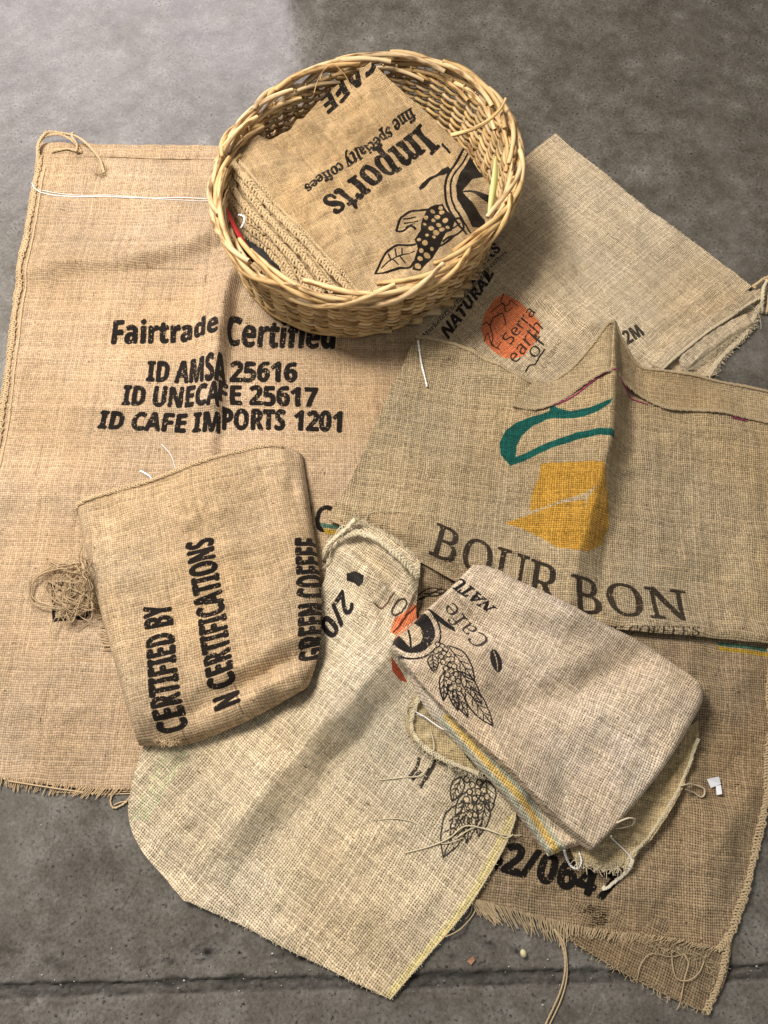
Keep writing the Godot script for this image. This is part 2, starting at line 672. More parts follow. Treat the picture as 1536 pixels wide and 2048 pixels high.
func weave(called: String, count: int, px: int, warp: float, weft: float, rough: float, seed_: int, gap := 0.30) -> void:
	var side := count * px
	var r := RandomNumberGenerator.new()
	r.seed = seed_
	var noise := FastNoiseLite.new()
	noise.seed = seed_
	noise.frequency = 0.05
	noise.fractal_octaves = 2
	var bright := []
	var fat := []
	var shift := []
	for d in 2:
		var bl := PackedFloat32Array()
		var fl := PackedFloat32Array()
		var sl := PackedFloat32Array()
		for k in count:
			bl.append(clampf(r.randfn(0.87, 0.05 * rough), 0.68, 1.0))
			fl.append(clampf(r.randfn(1.0, 0.11 * rough), 0.72, 1.35))
			sl.append(r.randf_range(-0.05, 0.05) * rough)
		bright.append(bl)
		fat.append(fl)
		shift.append(sl)
	# slow change of each yarn's thickness and colour along its length, closing on itself at the tile's ends
	var slub := []
	for d in 2:
		var t := PackedFloat32Array()
		for k in count:
			for x in side:
				var q := TAU * x / side
				t.append(noise.get_noise_3d(cos(q) * 60.0 + k * 71.0, sin(q) * 60.0, d * 300.0))
		slub.append(t)
	var col := PackedByteArray()
	var high := PackedByteArray()
	col.resize(side * side * 3)
	high.resize(side * side)
	for y in side:
		var j := y / px
		var fy := (y % px + 0.5) / px
		var cy := cos(PI * (fy - 0.5))
		for x in side:
			var i := x / px
			var fx := (x % px + 0.5) / px
			var cx := cos(PI * (fx - 0.5))
			var sa: float = slub[0][i * side + y]
			var sb: float = slub[1][j * side + x]
			var du: float = absf(fx - 0.5 - shift[0][i] - sa * 0.06 * rough) / (warp * fat[0][i] * (1.0 + 0.30 * sa * rough))
			var dv: float = absf(fy - 0.5 - shift[1][j] - sb * 0.06 * rough) / (weft * fat[1][j] * (1.0 + 0.30 * sb * rough))
			var over := 1.0 if (i + j) % 2 == 0 else -1.0
			var za := -9.0
			var zb := -9.0
			if du < 1.0:
				za = 0.55 * sqrt(1.0 - du * du) + 0.4 * over * cy
			if dv < 1.0:
				zb = 0.55 * sqrt(1.0 - dv * dv) - 0.4 * over * cx
			var l := gap
			var z := 0.0
			if za > -8.0 or zb > -8.0:
				var top := za >= zb
				z = maxf(za, zb)
				var s := sa if top else sb
				var ply := sin((x + y if top else x - y) * 1.9 + s * 6.0)
				l = (bright[0][i] if top else bright[1][j]) * (1.0 + 0.14 * s * rough + 0.06 * ply) + r.randf_range(-0.05, 0.05)
				l *= clampf(0.80 + 0.30 * z, 0.55, 1.08)
				z = clampf((z + 0.45) / 1.4, 0.0, 1.0)
			var k := y * side + x
			col[k * 3] = int(clampf(l, 0.0, 1.0) * 255)
			col[k * 3 + 1] = int(clampf(l * 0.985 - (0.02 if l < 0.4 else 0.0), 0.0, 1.0) * 255)
			col[k * 3 + 2] = int(clampf(l * 0.95 - (0.04 if l < 0.4 else 0.0), 0.0, 1.0) * 255)
			high[k] = int(z * 255)
	var ci := Image.create_from_data(side, side, false, Image.FORMAT_RGB8, col)
	var hi := Image.create_from_data(side, side, false, Image.FORMAT_L8, high)
	weaves[called] = [ImageTexture.create_from_image(ci), ImageTexture.create_from_image(hi), count]


func cloth_material(color: Color, kind: String, pitch: float, cl: Cloth, relief := 0.13) -> StandardMaterial3D:
	var m := StandardMaterial3D.new()
	m.resource_name = "burlap"
	m.albedo_color = color.linear_to_srgb()
	m.albedo_texture = weaves[kind][0]
	m.heightmap_enabled = true
	m.heightmap_texture = weaves[kind][1]
	m.heightmap_scale = relief
	var k: float = 1.0 / (pitch * weaves[kind][2])
	m.uv1_scale = Vector3(k, k, 1)
	m.roughness = 0.92
	m.metallic_specular = 0.25
	m.rim_enabled = true
	m.rim = 0.25
	m.rim_tint = 0.6
	if cl:
		m.detail_enabled = true
		m.detail_blend_mode = BaseMaterial3D.BLEND_MODE_MUL
		m.detail_uv_layer = BaseMaterial3D.DETAIL_UV_2
		m.detail_albedo = ImageTexture.create_from_image(cl.canvas)
	return m


func yarn_material(color: Color) -> StandardMaterial3D:
	var m := StandardMaterial3D.new()
	m.resource_name = "yarn"
	m.albedo_color = color.linear_to_srgb()
	m.vertex_color_use_as_albedo = true
	m.roughness = 0.9
	m.metallic_specular = 0.25
	m.rim_enabled = true
	m.rim = 0.3
	return m


# ---------------------------------------------------------------- ink on cloth

var ragged := 0.6


func fill(im: Image, p: PackedVector2Array, ink: Color) -> void:   # a polygon, even-odd
	var lo := 1e9
	var hi := -1e9
	for q in p:
		lo = minf(lo, q.y)
		hi = maxf(hi, q.y)
	var count := p.size()
	for y in range(maxi(0, int(floor(lo))), mini(im.get_height() - 1, int(ceil(hi))) + 1):
		var at := y + 0.5
		var xs := PackedFloat32Array()
		for i in count:
			var a := p[i]
			var b := p[(i + 1) % count]
			if (a.y <= at) != (b.y <= at):
				xs.append(a.x + (at - a.y) / (b.y - a.y) * (b.x - a.x))
		xs.sort()
		var shake := (hash(y / 3) % 1000 / 1000.0 - 0.5) * ragged + (hash(y / 7 + 999) % 1000 / 1000.0 - 0.5) * ragged
		for k in range(0, xs.size() - 1, 2):
			var x := roundi(xs[k] + shake)
			var w := roundi(xs[k + 1] + shake) - x
			if w > 0:
				im.fill_rect(Rect2i(x, y, w, 1), ink)


func area(cl: Cloth, points: Array, ink: Color) -> void:
	var p := PackedVector2Array()
	for q in points:
		p.append(cl.at(q))
	fill(cl.canvas, p, ink)


func stroke(cl: Cloth, points: Array, width: float, ink: Color, shut := false) -> void:   # width in metres
	var k := cl.size.x / (cl.hi.x - cl.lo.x)
	var p := PackedVector2Array()
	var all := points.duplicate()
	if shut:
		all.append(points[0])
	for q in (spline(all, 0.004) if all.size() > 2 else PackedVector3Array(all)):
		p.append(cl.at(q))
	var r := width * k * 0.5
	for i in p.size() - 1:
		var d := p[i + 1] - p[i]
		if d.length() < 0.01:
			continue
		var s := d.normalized().orthogonal() * r
		var e := d.normalized() * r * 0.3
		fill(cl.canvas, PackedVector2Array([p[i] + s - e, p[i + 1] + s + e, p[i + 1] - s + e, p[i] - s - e]), ink)


func dot(cl: Cloth, at: Vector3, r: float, ink: Color) -> void:
	var p := PackedVector2Array()
	var c := cl.at(at)
	var k := cl.size.x / (cl.hi.x - cl.lo.x) * r
	for i in 14:
		p.append(c + Vector2(cos(TAU * i / 14), sin(TAU * i / 14)) * k)
	fill(cl.canvas, p, ink)


# text between four plan points: baseline start, baseline end, top end, top start (tops of the capitals)
func write(cl: Cloth, words: String, font: Font, q: Array, ink: Color, spread := 0.0, weight := 0.0) -> void:
	var tm := TextMesh.new()
	tm.text = words
	tm.font = font
	tm.font_size = 64
	tm.pixel_size = 0.01
	tm.depth = 0.02
	tm.curve_step = 1.5
	var arrays := tm.surface_get_arrays(0)
	var v: PackedVector3Array = arrays[Mesh.ARRAY_VERTEX]
	var idx: PackedInt32Array = arrays[Mesh.ARRAY_INDEX]
	var tm2 := TextMesh.new()
	tm2.text = "H"
	tm2.font = font
	tm2.font_size = 64
	tm2.pixel_size = 0.01
	tm2.depth = 0.02
	var cap_box := tm2.get_aabb()
	var box := tm.get_aabb()
	var base := cap_box.position.y
	var cap := cap_box.size.y
	# a line of text without capitals or with descenders is centred otherwise: find the baseline from the font
	var drop := _drop(words, font)
	base = box.position.y + drop
	var c := []
	for p in q:
		c.append(cl.at(p))
	var front := 0.0
	for p in v:
		front = maxf(front, p.z)
	for t in range(0, idx.size(), 3):
		var keep := true
		var poly := PackedVector2Array()
		for e in 3:
			var p := v[idx[t + e]]
			if p.z < front - 1e-4:
				keep = false
				break
			var x := (p.x - box.position.x) / box.size.x
			var y := (p.y - base) / cap
			poly.append((c[0] as Vector2).lerp(c[1], x).lerp((c[3] as Vector2).lerp(c[2], x), y))
		if keep:
			fill(cl.canvas, poly, ink)
			if weight > 0.0:
				for off in [Vector2(weight, 0), Vector2(-weight, 0), Vector2(0, weight), Vector2(0, -weight)]:
					var moved := PackedVector2Array()
					for p in poly:
						moved.append(p + off)
					fill(cl.canvas, moved, ink)
	# ink that missed some threads
	var p0: Vector2 = c[0]
	var p1: Vector2 = c[1]
	var p2: Vector2 = c[2]
	var p3: Vector2 = c[3]
	var big := p0.distance_to(p1) * p0.distance_to(p3)
	for k in int(big / 170.0):
		var w := p0.lerp(p1, rng.randf()).lerp(p3.lerp(p2, rng.randf()), rng.randf_range(-0.1, 1.1))
		var l := rng.randf_range(0.5, 0.9)
		var tall := rng.randf() < 0.5
		cl.canvas.fill_rect(Rect2i(int(w.x), int(w.y), 2 if tall else rng.randi_range(2, 5), rng.randi_range(2, 5) if tall else 2), Color(l, l * 0.98, l * 0.94))


func _drop(words: String, font: Font) -> float:   # how far the lowest letter hangs under the baseline
	var low := 0.0
	for ch in words:
		if ch in "gjpqy,;Q/":
			low = maxf(low, {"g": 0.22, "j": 0.22, "p": 0.22, "q": 0.22, "y": 0.22, ",": 0.1, ";": 0.1, "Q": 0.17, "/": 0.0}[ch])
	return low * 64 * 0.01


func speckle(cl: Cloth, centre: Vector3, r: float, count: int) -> void:   # bare threads in worn ink
	var c := cl.at(centre)
	var k := cl.size.x / (cl.hi.x - cl.lo.x) * r
	for i in count:
		var p := c + Vector2(rng.randfn(0, 0.5), rng.randfn(0, 0.5)) * k
		var x := clampi(int(p.x), 0, int(cl.size.x) - 6)
		var y := clampi(int(p.y), 0, int(cl.size.y) - 6)
		var l := rng.randf_range(0.7, 0.95)
		cl.canvas.fill_rect(Rect2i(x, y, rng.randi_range(1, 4), rng.randi_range(1, 2)), Color(l, l * 0.97, l * 0.92))


# ---------------------------------------------------------------- the place

func floor_mesh(joint: bool) -> ArrayMesh:
	var xs := PackedFloat32Array()
	var zs := PackedFloat32Array()
	var x := -5.0
	while x < 5.0:
		xs.append(x)
		x += 0.006 if absf(x) < 0.8 else 0.06 if absf(x) < 1.4 else 0.4
	xs.append(5.0)
	var z := -5.0
	while z < 4.0:
		zs.append(z)
		z += 0.0022 if z > 0.18 and z < 0.29 else 0.03 if z > -1.8 and z < 0.6 else 0.4
	zs.append(4.0)
	var a := FastNoiseLite.new()
	a.seed = 5
	a.frequency = 1.0
	a.fractal_octaves = 4
	var v := PackedVector3Array()
	var uv := PackedVector2Array()
	var c := PackedColorArray()
	var idx := PackedInt32Array()
	for zz in zs:
		for xx in xs:
			var y := a.get_noise_2d(xx * 1.5, zz * 1.5) * 0.0012 - 0.0012
			var dirt := 1.0
			if zz > 0.14 and zz < 0.31:
				var line := 0.0035 - xx * 0.0225
				var wander := a.get_noise_2d(xx * 4.0, 3.0) * 0.0016
				var d1 := zz - 0.2300 - line - wander - a.get_noise_2d(xx * 60.0, 8.0) * 0.0022
				var d2 := zz - 0.2445 - line - wander * 0.4 - a.get_noise_2d(xx * 50.0, 18.0) * 0.0018
				var rough := a.get_noise_2d(xx * 75.0, zz * 110.0)
				var w1 := 0.0030 * (1.0 + 1.2 * a.get_noise_2d(xx * 26.0, 40.0))
				var g1 := exp(-d1 * d1 / (w1 * w1))
				var g2 := exp(-d2 * d2 / (0.0018 * 0.0018)) * clampf(0.45 + 1.6 * a.get_noise_2d(xx * 12.0, 90.0), 0.0, 1.0)
				var mid := smoothstep(-0.002, 0.003, d1) * (1.0 - smoothstep(-0.002, 0.001, d2))
				y -= g1 * 0.0055 + g2 * 0.0035 + mid * 0.0016
				y += rough * (0.0004 + 0.0016 * mid)
				dirt = 1.0 - 0.45 * g1 - 0.35 * g2 - 0.40 * mid * (0.9 + rough) - 0.12 * exp(-pow((d1 - 0.008) / 0.022, 2.0))
				dirt += maxf(0.0, a.get_noise_2d(xx * 12.0, zz * 50.0) - 0.0) * 6.0 * exp(-pow((d2 - 0.012) / 0.008, 2.0)) * smoothstep(0.3, -0.1, xx)
				dirt += maxf(0.0, a.get_noise_2d(xx * 30.0 + 50.0, zz * 70.0) - 0.03) * 5.0 * exp(-pow((d1 + 0.008) / 0.006, 2.0))
				dirt -= maxf(0.0, a.get_noise_2d(xx * 22.0 + 90.0, zz * 40.0) - 0.18) * 2.0 * exp(-pow((d1 + 0.03) / 0.022, 2.0))
			v.append(Vector3(xx, y, zz))
			uv.append(Vector2(xx, zz))
			var worn := 1.0 + 0.20 * a.get_noise_2d(xx * 2.6 + 30.0, zz * 2.6) - 0.25 * maxf(0.0, a.get_noise_2d(xx * 5.0 + 130.0, zz * 5.0) - 0.22)
			c.append(Color(dirt * worn, dirt * worn * (1.0 - 0.02 * (1.0 - dirt)), dirt * worn * (1.0 - 0.06 * (1.0 - dirt))))
	var w := xs.size()
	for i in zs.size() - 1:
		if (zs[i] > 0.205 and zs[i] < 0.262) != joint:
			continue
		for j in w - 1:
			var k := i * w + j
			idx.append_array([k, k + 1, k + w, k + 1, k + w + 1, k + w])
	var arr := []
	arr.resize(Mesh.ARRAY_MAX)
	arr[Mesh.ARRAY_VERTEX] = v
	arr[Mesh.ARRAY_TEX_UV] = uv
	arr[Mesh.ARRAY_TEX_UV2] = uv
	arr[Mesh.ARRAY_COLOR] = c
	arr[Mesh.ARRAY_INDEX] = idx
	var n := PackedVector3Array()
	n.resize(v.size())
	for i in zs.size():
		for j in w:
			var dx := v[i * w + mini(j + 1, w - 1)] - v[i * w + maxi(j - 1, 0)]
			var dz := v[mini(i + 1, zs.size() - 1) * w + j] - v[maxi(i - 1, 0) * w + j]
			n[i * w + j] = dz.cross(dx).normalized()
	arr[Mesh.ARRAY_NORMAL] = n
	var am := ArrayMesh.new()
	am.add_surface_from_arrays(Mesh.PRIMITIVE_TRIANGLES, arr)
	am.surface_set_material(0, M.rough_concrete if joint else M.concrete)
	return am


func ramp(stops: Array) -> Gradient:
	var g := Gradient.new()
	var at := PackedFloat32Array()
	var col := PackedColorArray()
	for s in stops:
		at.append(s[0])
		col.append(s[1])
	g.offsets = at
	g.colors = col
	return g


func noise_picture(size: int, freq: float, octaves: int, seed_: int, stops: Array, kind := FastNoiseLite.TYPE_SIMPLEX_SMOOTH) -> NoiseTexture2D:
	var f := FastNoiseLite.new()
	f.seed = seed_
	f.noise_type = kind
	f.frequency = freq
	f.fractal_octaves = octaves
	f.fractal_gain = 0.58
	var t := NoiseTexture2D.new()
	t.width = size
	t.height = size
	t.seamless = true
	t.noise = f
	if stops.size():
		t.color_ramp = ramp(stops)
	return t


func worn_concrete() -> ImageTexture:   # pits, chips, trowel arcs and scratches; 1.2 m a side
	var side := 1536
	var a := FastNoiseLite.new()
	a.seed = 91
	a.frequency = 0.11
	a.fractal_octaves = 4
	var b := FastNoiseLite.new()
	b.seed = 92
	b.frequency = 0.022
	b.fractal_octaves = 7
	b.fractal_gain = 0.62
	var fine := a.get_seamless_image(side, side).get_data()
	var broad := b.get_seamless_image(side, side).get_data()
	var data := PackedByteArray()
	data.resize(side * side * 3)
	var r := RandomNumberGenerator.new()
	r.seed = 93
	for k in side * side:
		var f := fine[k] / 255.0
		var g := broad[k] / 255.0
		var l := 0.85 + 0.24 * (g - 0.5) + 0.24 * (f - 0.5) + r.randf_range(-0.11, 0.11)
		var pit := 0.20 + 0.55 * maxf(0.0, g - 0.52)
		if f < pit:
			l -= minf(0.40, (pit - f) * 4.0)
		if f > 0.78 - 0.1 * (g - 0.5):
			l += 0.06
		l = clampf(l, 0.3, 1.0)
		data[k * 3] = int(l * 255)
		data[k * 3 + 1] = int(l * (0.985 + 0.02 * (g - 0.5)) * 255)
		data[k * 3 + 2] = int(l * (0.955 + 0.06 * (g - 0.5)) * 255)
	var im := Image.create_from_data(side, side, false, Image.FORMAT_RGB8, data)
	ragged = 0.0
	for k in 420:
		var at := Vector2(r.randf() * side, r.randf() * side)
		var turn := r.randf() * TAU
		var bend := r.randf_range(-0.02, 0.02)
		var light := r.randf() < 0.6
		for i in r.randi_range(8, 50):
			var p := at + Vector2(cos(turn), sin(turn)) * 3.0
			if p.x > 2 and p.y > 2 and p.x < side - 3 and p.y < side - 3 and r.randf() < 0.8:
				var l := im.get_pixelv(p).r * (1.15 if light else 0.80)
				im.fill_rect(Rect2i(p, Vector2i(r.randi_range(1, 3), r.randi_range(1, 2))), Color(l, l * 0.985, l * 0.96))
			at = p
			turn += bend
	ragged = 0.6
	return ImageTexture.create_from_image(im)


func g8(l: float, warm := 0.0) -> Color:
	return Color(l * (1.0 + warm), l, l * (1.0 - warm * 1.4))


func materials() -> void:
	var m := StandardMaterial3D.new()
	m.resource_name = "sealed_concrete"
	m.albedo_texture = noise_picture(1024, 0.014, 8, 3, [[0.0, g8(0.33, 0.04)], [0.35, g8(0.395, 0.03)], [0.5, g8(0.415, 0.025)], [0.65, g8(0.435, 0.02)], [1.0, g8(0.53, 0.015)]])
	m.uv1_scale = Vector3(0.62, 0.62, 1)
	m.detail_enabled = true
	m.detail_blend_mode = BaseMaterial3D.BLEND_MODE_MUL
	m.detail_uv_layer = BaseMaterial3D.DETAIL_UV_2
	m.detail_albedo = worn_concrete()
	m.uv2_scale = Vector3(0.83, 0.83, 1)
	m.vertex_color_use_as_albedo = true
	m.roughness = 1.0
	m.roughness_texture = noise_picture(512, 0.012, 5, 21, [[0.0, g8(0.22)], [0.5, g8(0.30)], [1.0, g8(0.44)]])
	m.metallic_specular = 0.5
	m.heightmap_enabled = true
	m.heightmap_texture = noise_picture(1024, 0.05, 5, 31, [])
	m.heightmap_scale = 0.05
	M.concrete = m
	var rough_m: StandardMaterial3D = m.duplicate()
	rough_m.roughness_texture = null
	rough_m.roughness = 0.85
	M.rough_concrete = rough_m
	M.tan_yarn = yarn_material(Color(0.50, 0.37, 0.22))
	M.grey_yarn = yarn_material(Color(0.52, 0.44, 0.31))
	M.brown_yarn = yarn_material(Color(0.40, 0.31, 0.19))
	M.pale_yarn = yarn_material(Color(0.56, 0.49, 0.34))
	M.basket_yarn = yarn_material(Color(0.52, 0.39, 0.225))
	M.white_yarn = yarn_material(Color(0.80, 0.80, 0.80))
	M.magenta_yarn = yarn_material(Color(0.30, 0.03, 0.12))
	weave("tight", 48, 12, 0.44, 0.435, 0.85, 11, 0.43)
	weave("open", 48, 12, 0.365, 0.375, 0.95, 12, 0.38)
	var canes := []
	for k in 5:
		var w := StandardMaterial3D.new()
		w.resource_name = "willow"
		var t: Color = [Color(0.72, 0.51, 0.25), Color(0.78, 0.58, 0.32), Color(0.64, 0.44, 0.21), Color(0.70, 0.54, 0.33), Color(0.82, 0.62, 0.35)][k]
		w.albedo_color = t.linear_to_srgb()
		w.albedo_texture = M.get("cane_grain", null)
		w.vertex_color_use_as_albedo = true
		w.roughness = 0.55
		w.metallic_specular = 0.35
		canes.append(w)
	M.cane_grain = noise_picture(256, 0.02, 5, 41, [[0.0, Color(0.42, 0.36, 0.30)], [0.24, Color(0.66, 0.60, 0.53)], [0.42, Color(0.88, 0.85, 0.81)], [0.6, Color(0.95, 0.94, 0.92)], [1.0, Color(1, 1, 1)]])
	for w in canes:
		w.albedo_texture = M.cane_grain
		w.uv1_scale = Vector3(0.4, 0.35, 1)
		w.heightmap_enabled = true
		w.heightmap_texture = M.cane_grain
		w.heightmap_scale = 0.03
	M.canes = canes


# ---------------------------------------------------------------- the basket

const RIM := Vector3(-0.027, 0.155, -1.010)
const FOOT := Vector3(-0.035, 0.0, -1.010)


func basket_point(a: float, y: float, out := 0.0) -> Vector3:   # a point of the wall at that angle and height above the floor
	var q := clampf(y / RIM.y, -0.1, 1.2)
	var r := lerpf(0.243 - 0.0165 * sin(2.0 * a), 0.252 - 0.0177 * sin(2.0 * a), q) - 0.006 * (1.0 - q) * (1.0 - q) + out
	return Vector3(lerpf(FOOT.x, RIM.x, q) + cos(a) * r, y, lerpf(FOOT.z, RIM.z, q) + sin(a) * r)


func make_basket() -> void:
	var b := thing("wicker_basket", "round pale willow basket with a braided rim holding folded burlap sacks", "basket", Vector3(FOOT.x, 0.0, FOOT.z))
	var lift := 0.011
	var stakes := 62
	var rows := 19
	for k in stakes:
		var a := TAU * (k + 0.5) / stakes
		var s := Soup.new()
		var pts := PackedVector3Array()
		for i in 9:
			pts.append(basket_point(a + rng.randf_range(-0.004, 0.004), lerpf(0.004 + lift, 0.142, i / 8.0), 0.0))
		s.tube(pts, 0.0027, 0.0024, 6, Color(1, 1, 1) * rng.randf_range(0.75, 1.0))
		part(b, "stake", s.mesh(M.canes[k % 5]))
	for row in rows:
		var s := Soup.new()
		var q := float(row) / (rows - 1)
		var y0 := lerpf(0.008, 0.117, q) + lift
		var pts := PackedVector3Array()
		var steps := stakes * 6
		var sign := 1.0 if row % 2 == 0 else -1.0
		var drift := rng.randf() * 9.0
		for i in steps + 1:
			var a := TAU * i / steps
			var wave := cos(a * stakes * 0.5 * 1.0 + PI * 0.5) * sign
			wave = clampf(wave * 1.35, -1.0, 1.0)
			pts.append(basket_point(a, y0 + 0.0012 * sin(a * 5.0 + drift) + 0.0007 * sin(a * 23.0 + drift) + 0.0026 * cos(a * stakes * 0.5) * sign, wave * 0.0036))
		# a ring of several canes: colour and thickness change where one ends
		var joints := [0]
		while joints[-1] < steps:
			joints.append(mini(steps, joints[-1] + rng.randi_range(70, 150)))
		for j in joints.size() - 1:
			var tint := rng.randf_range(0.62, 1.06)
			s.tube(pts.slice(joints[j], joints[j + 1] + 1), rng.randf_range(0.0034, 0.0040), rng.randf_range(0.0031, 0.0037), 6, Color(tint, tint * rng.randf_range(0.96, 1.0), tint * rng.randf_range(0.88, 1.0)), 0.95, rng.randf() * 9.0)
		part(b, "weaver", s.mesh(M.canes[(row * 3 + 1) % 5]))
	# the foot: a thicker rod round the base, and the woven base itself
	var f := Soup.new()
	var ring := PackedVector3Array()
	for i in 181:
		ring.append(basket_point(TAU * i / 180, 0.006 + lift, 0.0035 + 0.001 * sin(i * 0.7)))
	f.tube(ring, 0.0042, 0.0042, 7, Color(0.8, 0.78, 0.72))
	part(b, "foot_rod", f.mesh(M.canes[0]))
	for k in 26:
		var s := Soup.new()
		var z := lerpf(-0.235, 0.235, k / 25.0)
		var half := sqrt(maxf(0.0, 0.24 * 0.24 - z * z))
		s.tube(PackedVector3Array([Vector3(FOOT.x - half, 0.009 + lift, FOOT.z + z), Vector3(FOOT.x, 0.010 + lift, FOOT.z + z), Vector3(FOOT.x + half, 0.009 + lift, FOOT.z + z)]), 0.0085, 0.0085, 6, Color(0.8, 0.8, 0.8), 0.4)
		part(b, "base_slat", s.mesh(M.canes[k % 5]))
	# the braided border: rods that start outside, climb over the rim and end inside, and others that cross them
	for k in 17:
		var s := Soup.new()
		var a0 := TAU * k / 17 + rng.randf_range(-0.05, 0.05)
		var span := rng.randf_range(1.0, 1.3)
		var pts := PackedVector3Array()
		var wob := rng.randf_range(-0.002, 0.002)
		for i in 37:
			var u := i / 36.0
			var ang := -1.2 + u * 3.6
			pts.append(basket_point(a0 + span * u, 0.1405 + lift * 0.4 + 0.0150 * sin(ang) + wob + 0.001 * sin(u * 13.0 + k), 0.0130 * cos(ang) + 0.0025 * sin(u * 9.0 + k)))
		var tint := rng.randf_range(0.72, 1.05)
		s.tube(pts, rng.randf_range(0.0054, 0.0064), 0.0042, 8, Color(tint, tint * 0.98, tint * 0.95), 1.0, rng.randf() * 9.0)
		part(b, "rim_rod", s.mesh(M.canes[rng.randi() % 5]))
	for k in 15:
		var s := Soup.new()
		var a0 := TAU * k / 15 + 0.12 + rng.randf_range(-0.05, 0.05)
		var span := -rng.randf_range(0.55, 0.8)
		var pts := PackedVector3Array()
		for i in 27:
			var u := i / 26.0
			var ang := -1.35 + u * 2.7
			pts.append(basket_point(a0 + span * u, 0.1390 + lift * 0.4 + 0.0170 * sin(ang), 0.0175 * cos(ang) + 0.0025 * sin(u * 7.0 + k)))
		var tint := rng.randf_range(0.70, 1.05)
		s.tube(pts, rng.randf_range(0.0054, 0.0066), 0.0046, 8, Color(tint, tint * 0.98, tint * 0.95), 1.0, rng.randf() * 9.0)
		part(b, "rim_rod", s.mesh(M.canes[rng.randi() % 5]))
	for k in 18:
		var s := Soup.new()
		var a0 := TAU * k / 18 + rng.randf_range(-0.05, 0.05)
		var pts := PackedVector3Array()
		for i in 22:
			var u := i / 21.0
			pts.append(basket_point(a0 + 0.62 * u, 0.121 + lift * 0.4 + 0.010 * sin(u * PI), lerpf(0.007, -0.009, u)))
		s.tube(pts, 0.0044, 0.0036, 7, Color(1, 1, 1) * rng.randf_range(0.78, 1.0), 1.0, rng.randf() * 9.0)
		part(b, "rim_rod", s.mesh(M.canes[rng.randi() % 5]))
	var s := Soup.new()
	s.tube(spline([Vector3(0.1213, 0.1250, -1.1114), Vector3(0.1484, 0.1400, -1.1062), Vector3(0.1758, 0.1560, -1.1066), Vector3(0.2004, 0.1680, -1.1224), Vector3(0.2122, 0.1820, -1.1368)], 0.01), 0.0040, 0.0027, 6, Color(1, 0.97, 0.86))
	part(b, "broken_cane", s.mesh(M.canes[1]), "", "cane end snapped off and sticking out over the rim")
	var w := Soup.new()
	w.tube(spline([Vector3(-0.1155, 0.1550, -1.2099), Vector3(-0.1079, 0.1650, -1.2223), Vector3(-0.0899, 0.1680, -1.2308), Vector3(-0.0702, 0.1600, -1.2161), Vector3(-0.0615, 0.1500, -1.2036)], 0.005), 0.0011, 0.0008, 4, Color(0.8, 0.7, 0.55))
	w.tube(spline([Vector3(-0.1259, 0.1500, -1.1844), Vector3(-0.1185, 0.1600, -1.2041), Vector3(-0.1060, 0.1660, -1.2235), Vector3(-0.0865, 0.1650, -1.2320)], 0.005), 0.0009, 0.0007, 4, Color(0.8, 0.7, 0.55))
	part(b, "splinter", w.mesh(M.canes[3]))


# ---------------------------------------------------------------- the sacks

const INK := Color(0.15, 0.15, 0.175)
const WORN_INK := Color(0.28, 0.275, 0.29)
const FAINT_INK := Color(0.58, 0.56, 0.54)
const ORANGE := Color(0.97, 0.60, 0.47)
const DARK_ORANGE := Color(0.75, 0.38, 0.28)


func sack(called: String, label: String, at: Vector3, group := "") -> Node3D:
	return thing(called, label, "sack", at, group)


func leaf_print(cl: Cloth, tip: Vector3, root: Vector3, wide: float, ink: Color, line: float) -> void:   # the outline of a leaf with its veins
	var d := tip - root
	var s := Vector3(-d.z, 0, d.x) * wide
	stroke(cl, [root, root + d * 0.3 + s, root + d * 0.7 + s * 0.75, tip], line, ink)
	stroke(cl, [root, root + d * 0.3 - s, root + d * 0.7 - s * 0.75, tip], line, ink)
	stroke(cl, [root, tip], line * 0.8, ink)
	for k in 3:
		var q := 0.25 + 0.2 * k
		stroke(cl, [root + d * q, root + d * (q + 0.16) + s * 0.6], line * 0.7, ink)
		stroke(cl, [root + d * q, root + d * (q + 0.16) - s * 0.6], line * 0.7, ink)


func berries(cl: Cloth, spots: Array, r: float, ink: Color, paper: Color) -> void:
	for p in spots:
		dot(cl, p, r * 1.45, ink)
	for p in spots:
		dot(cl, p, r * rng.randf_range(0.75, 1.0), paper)


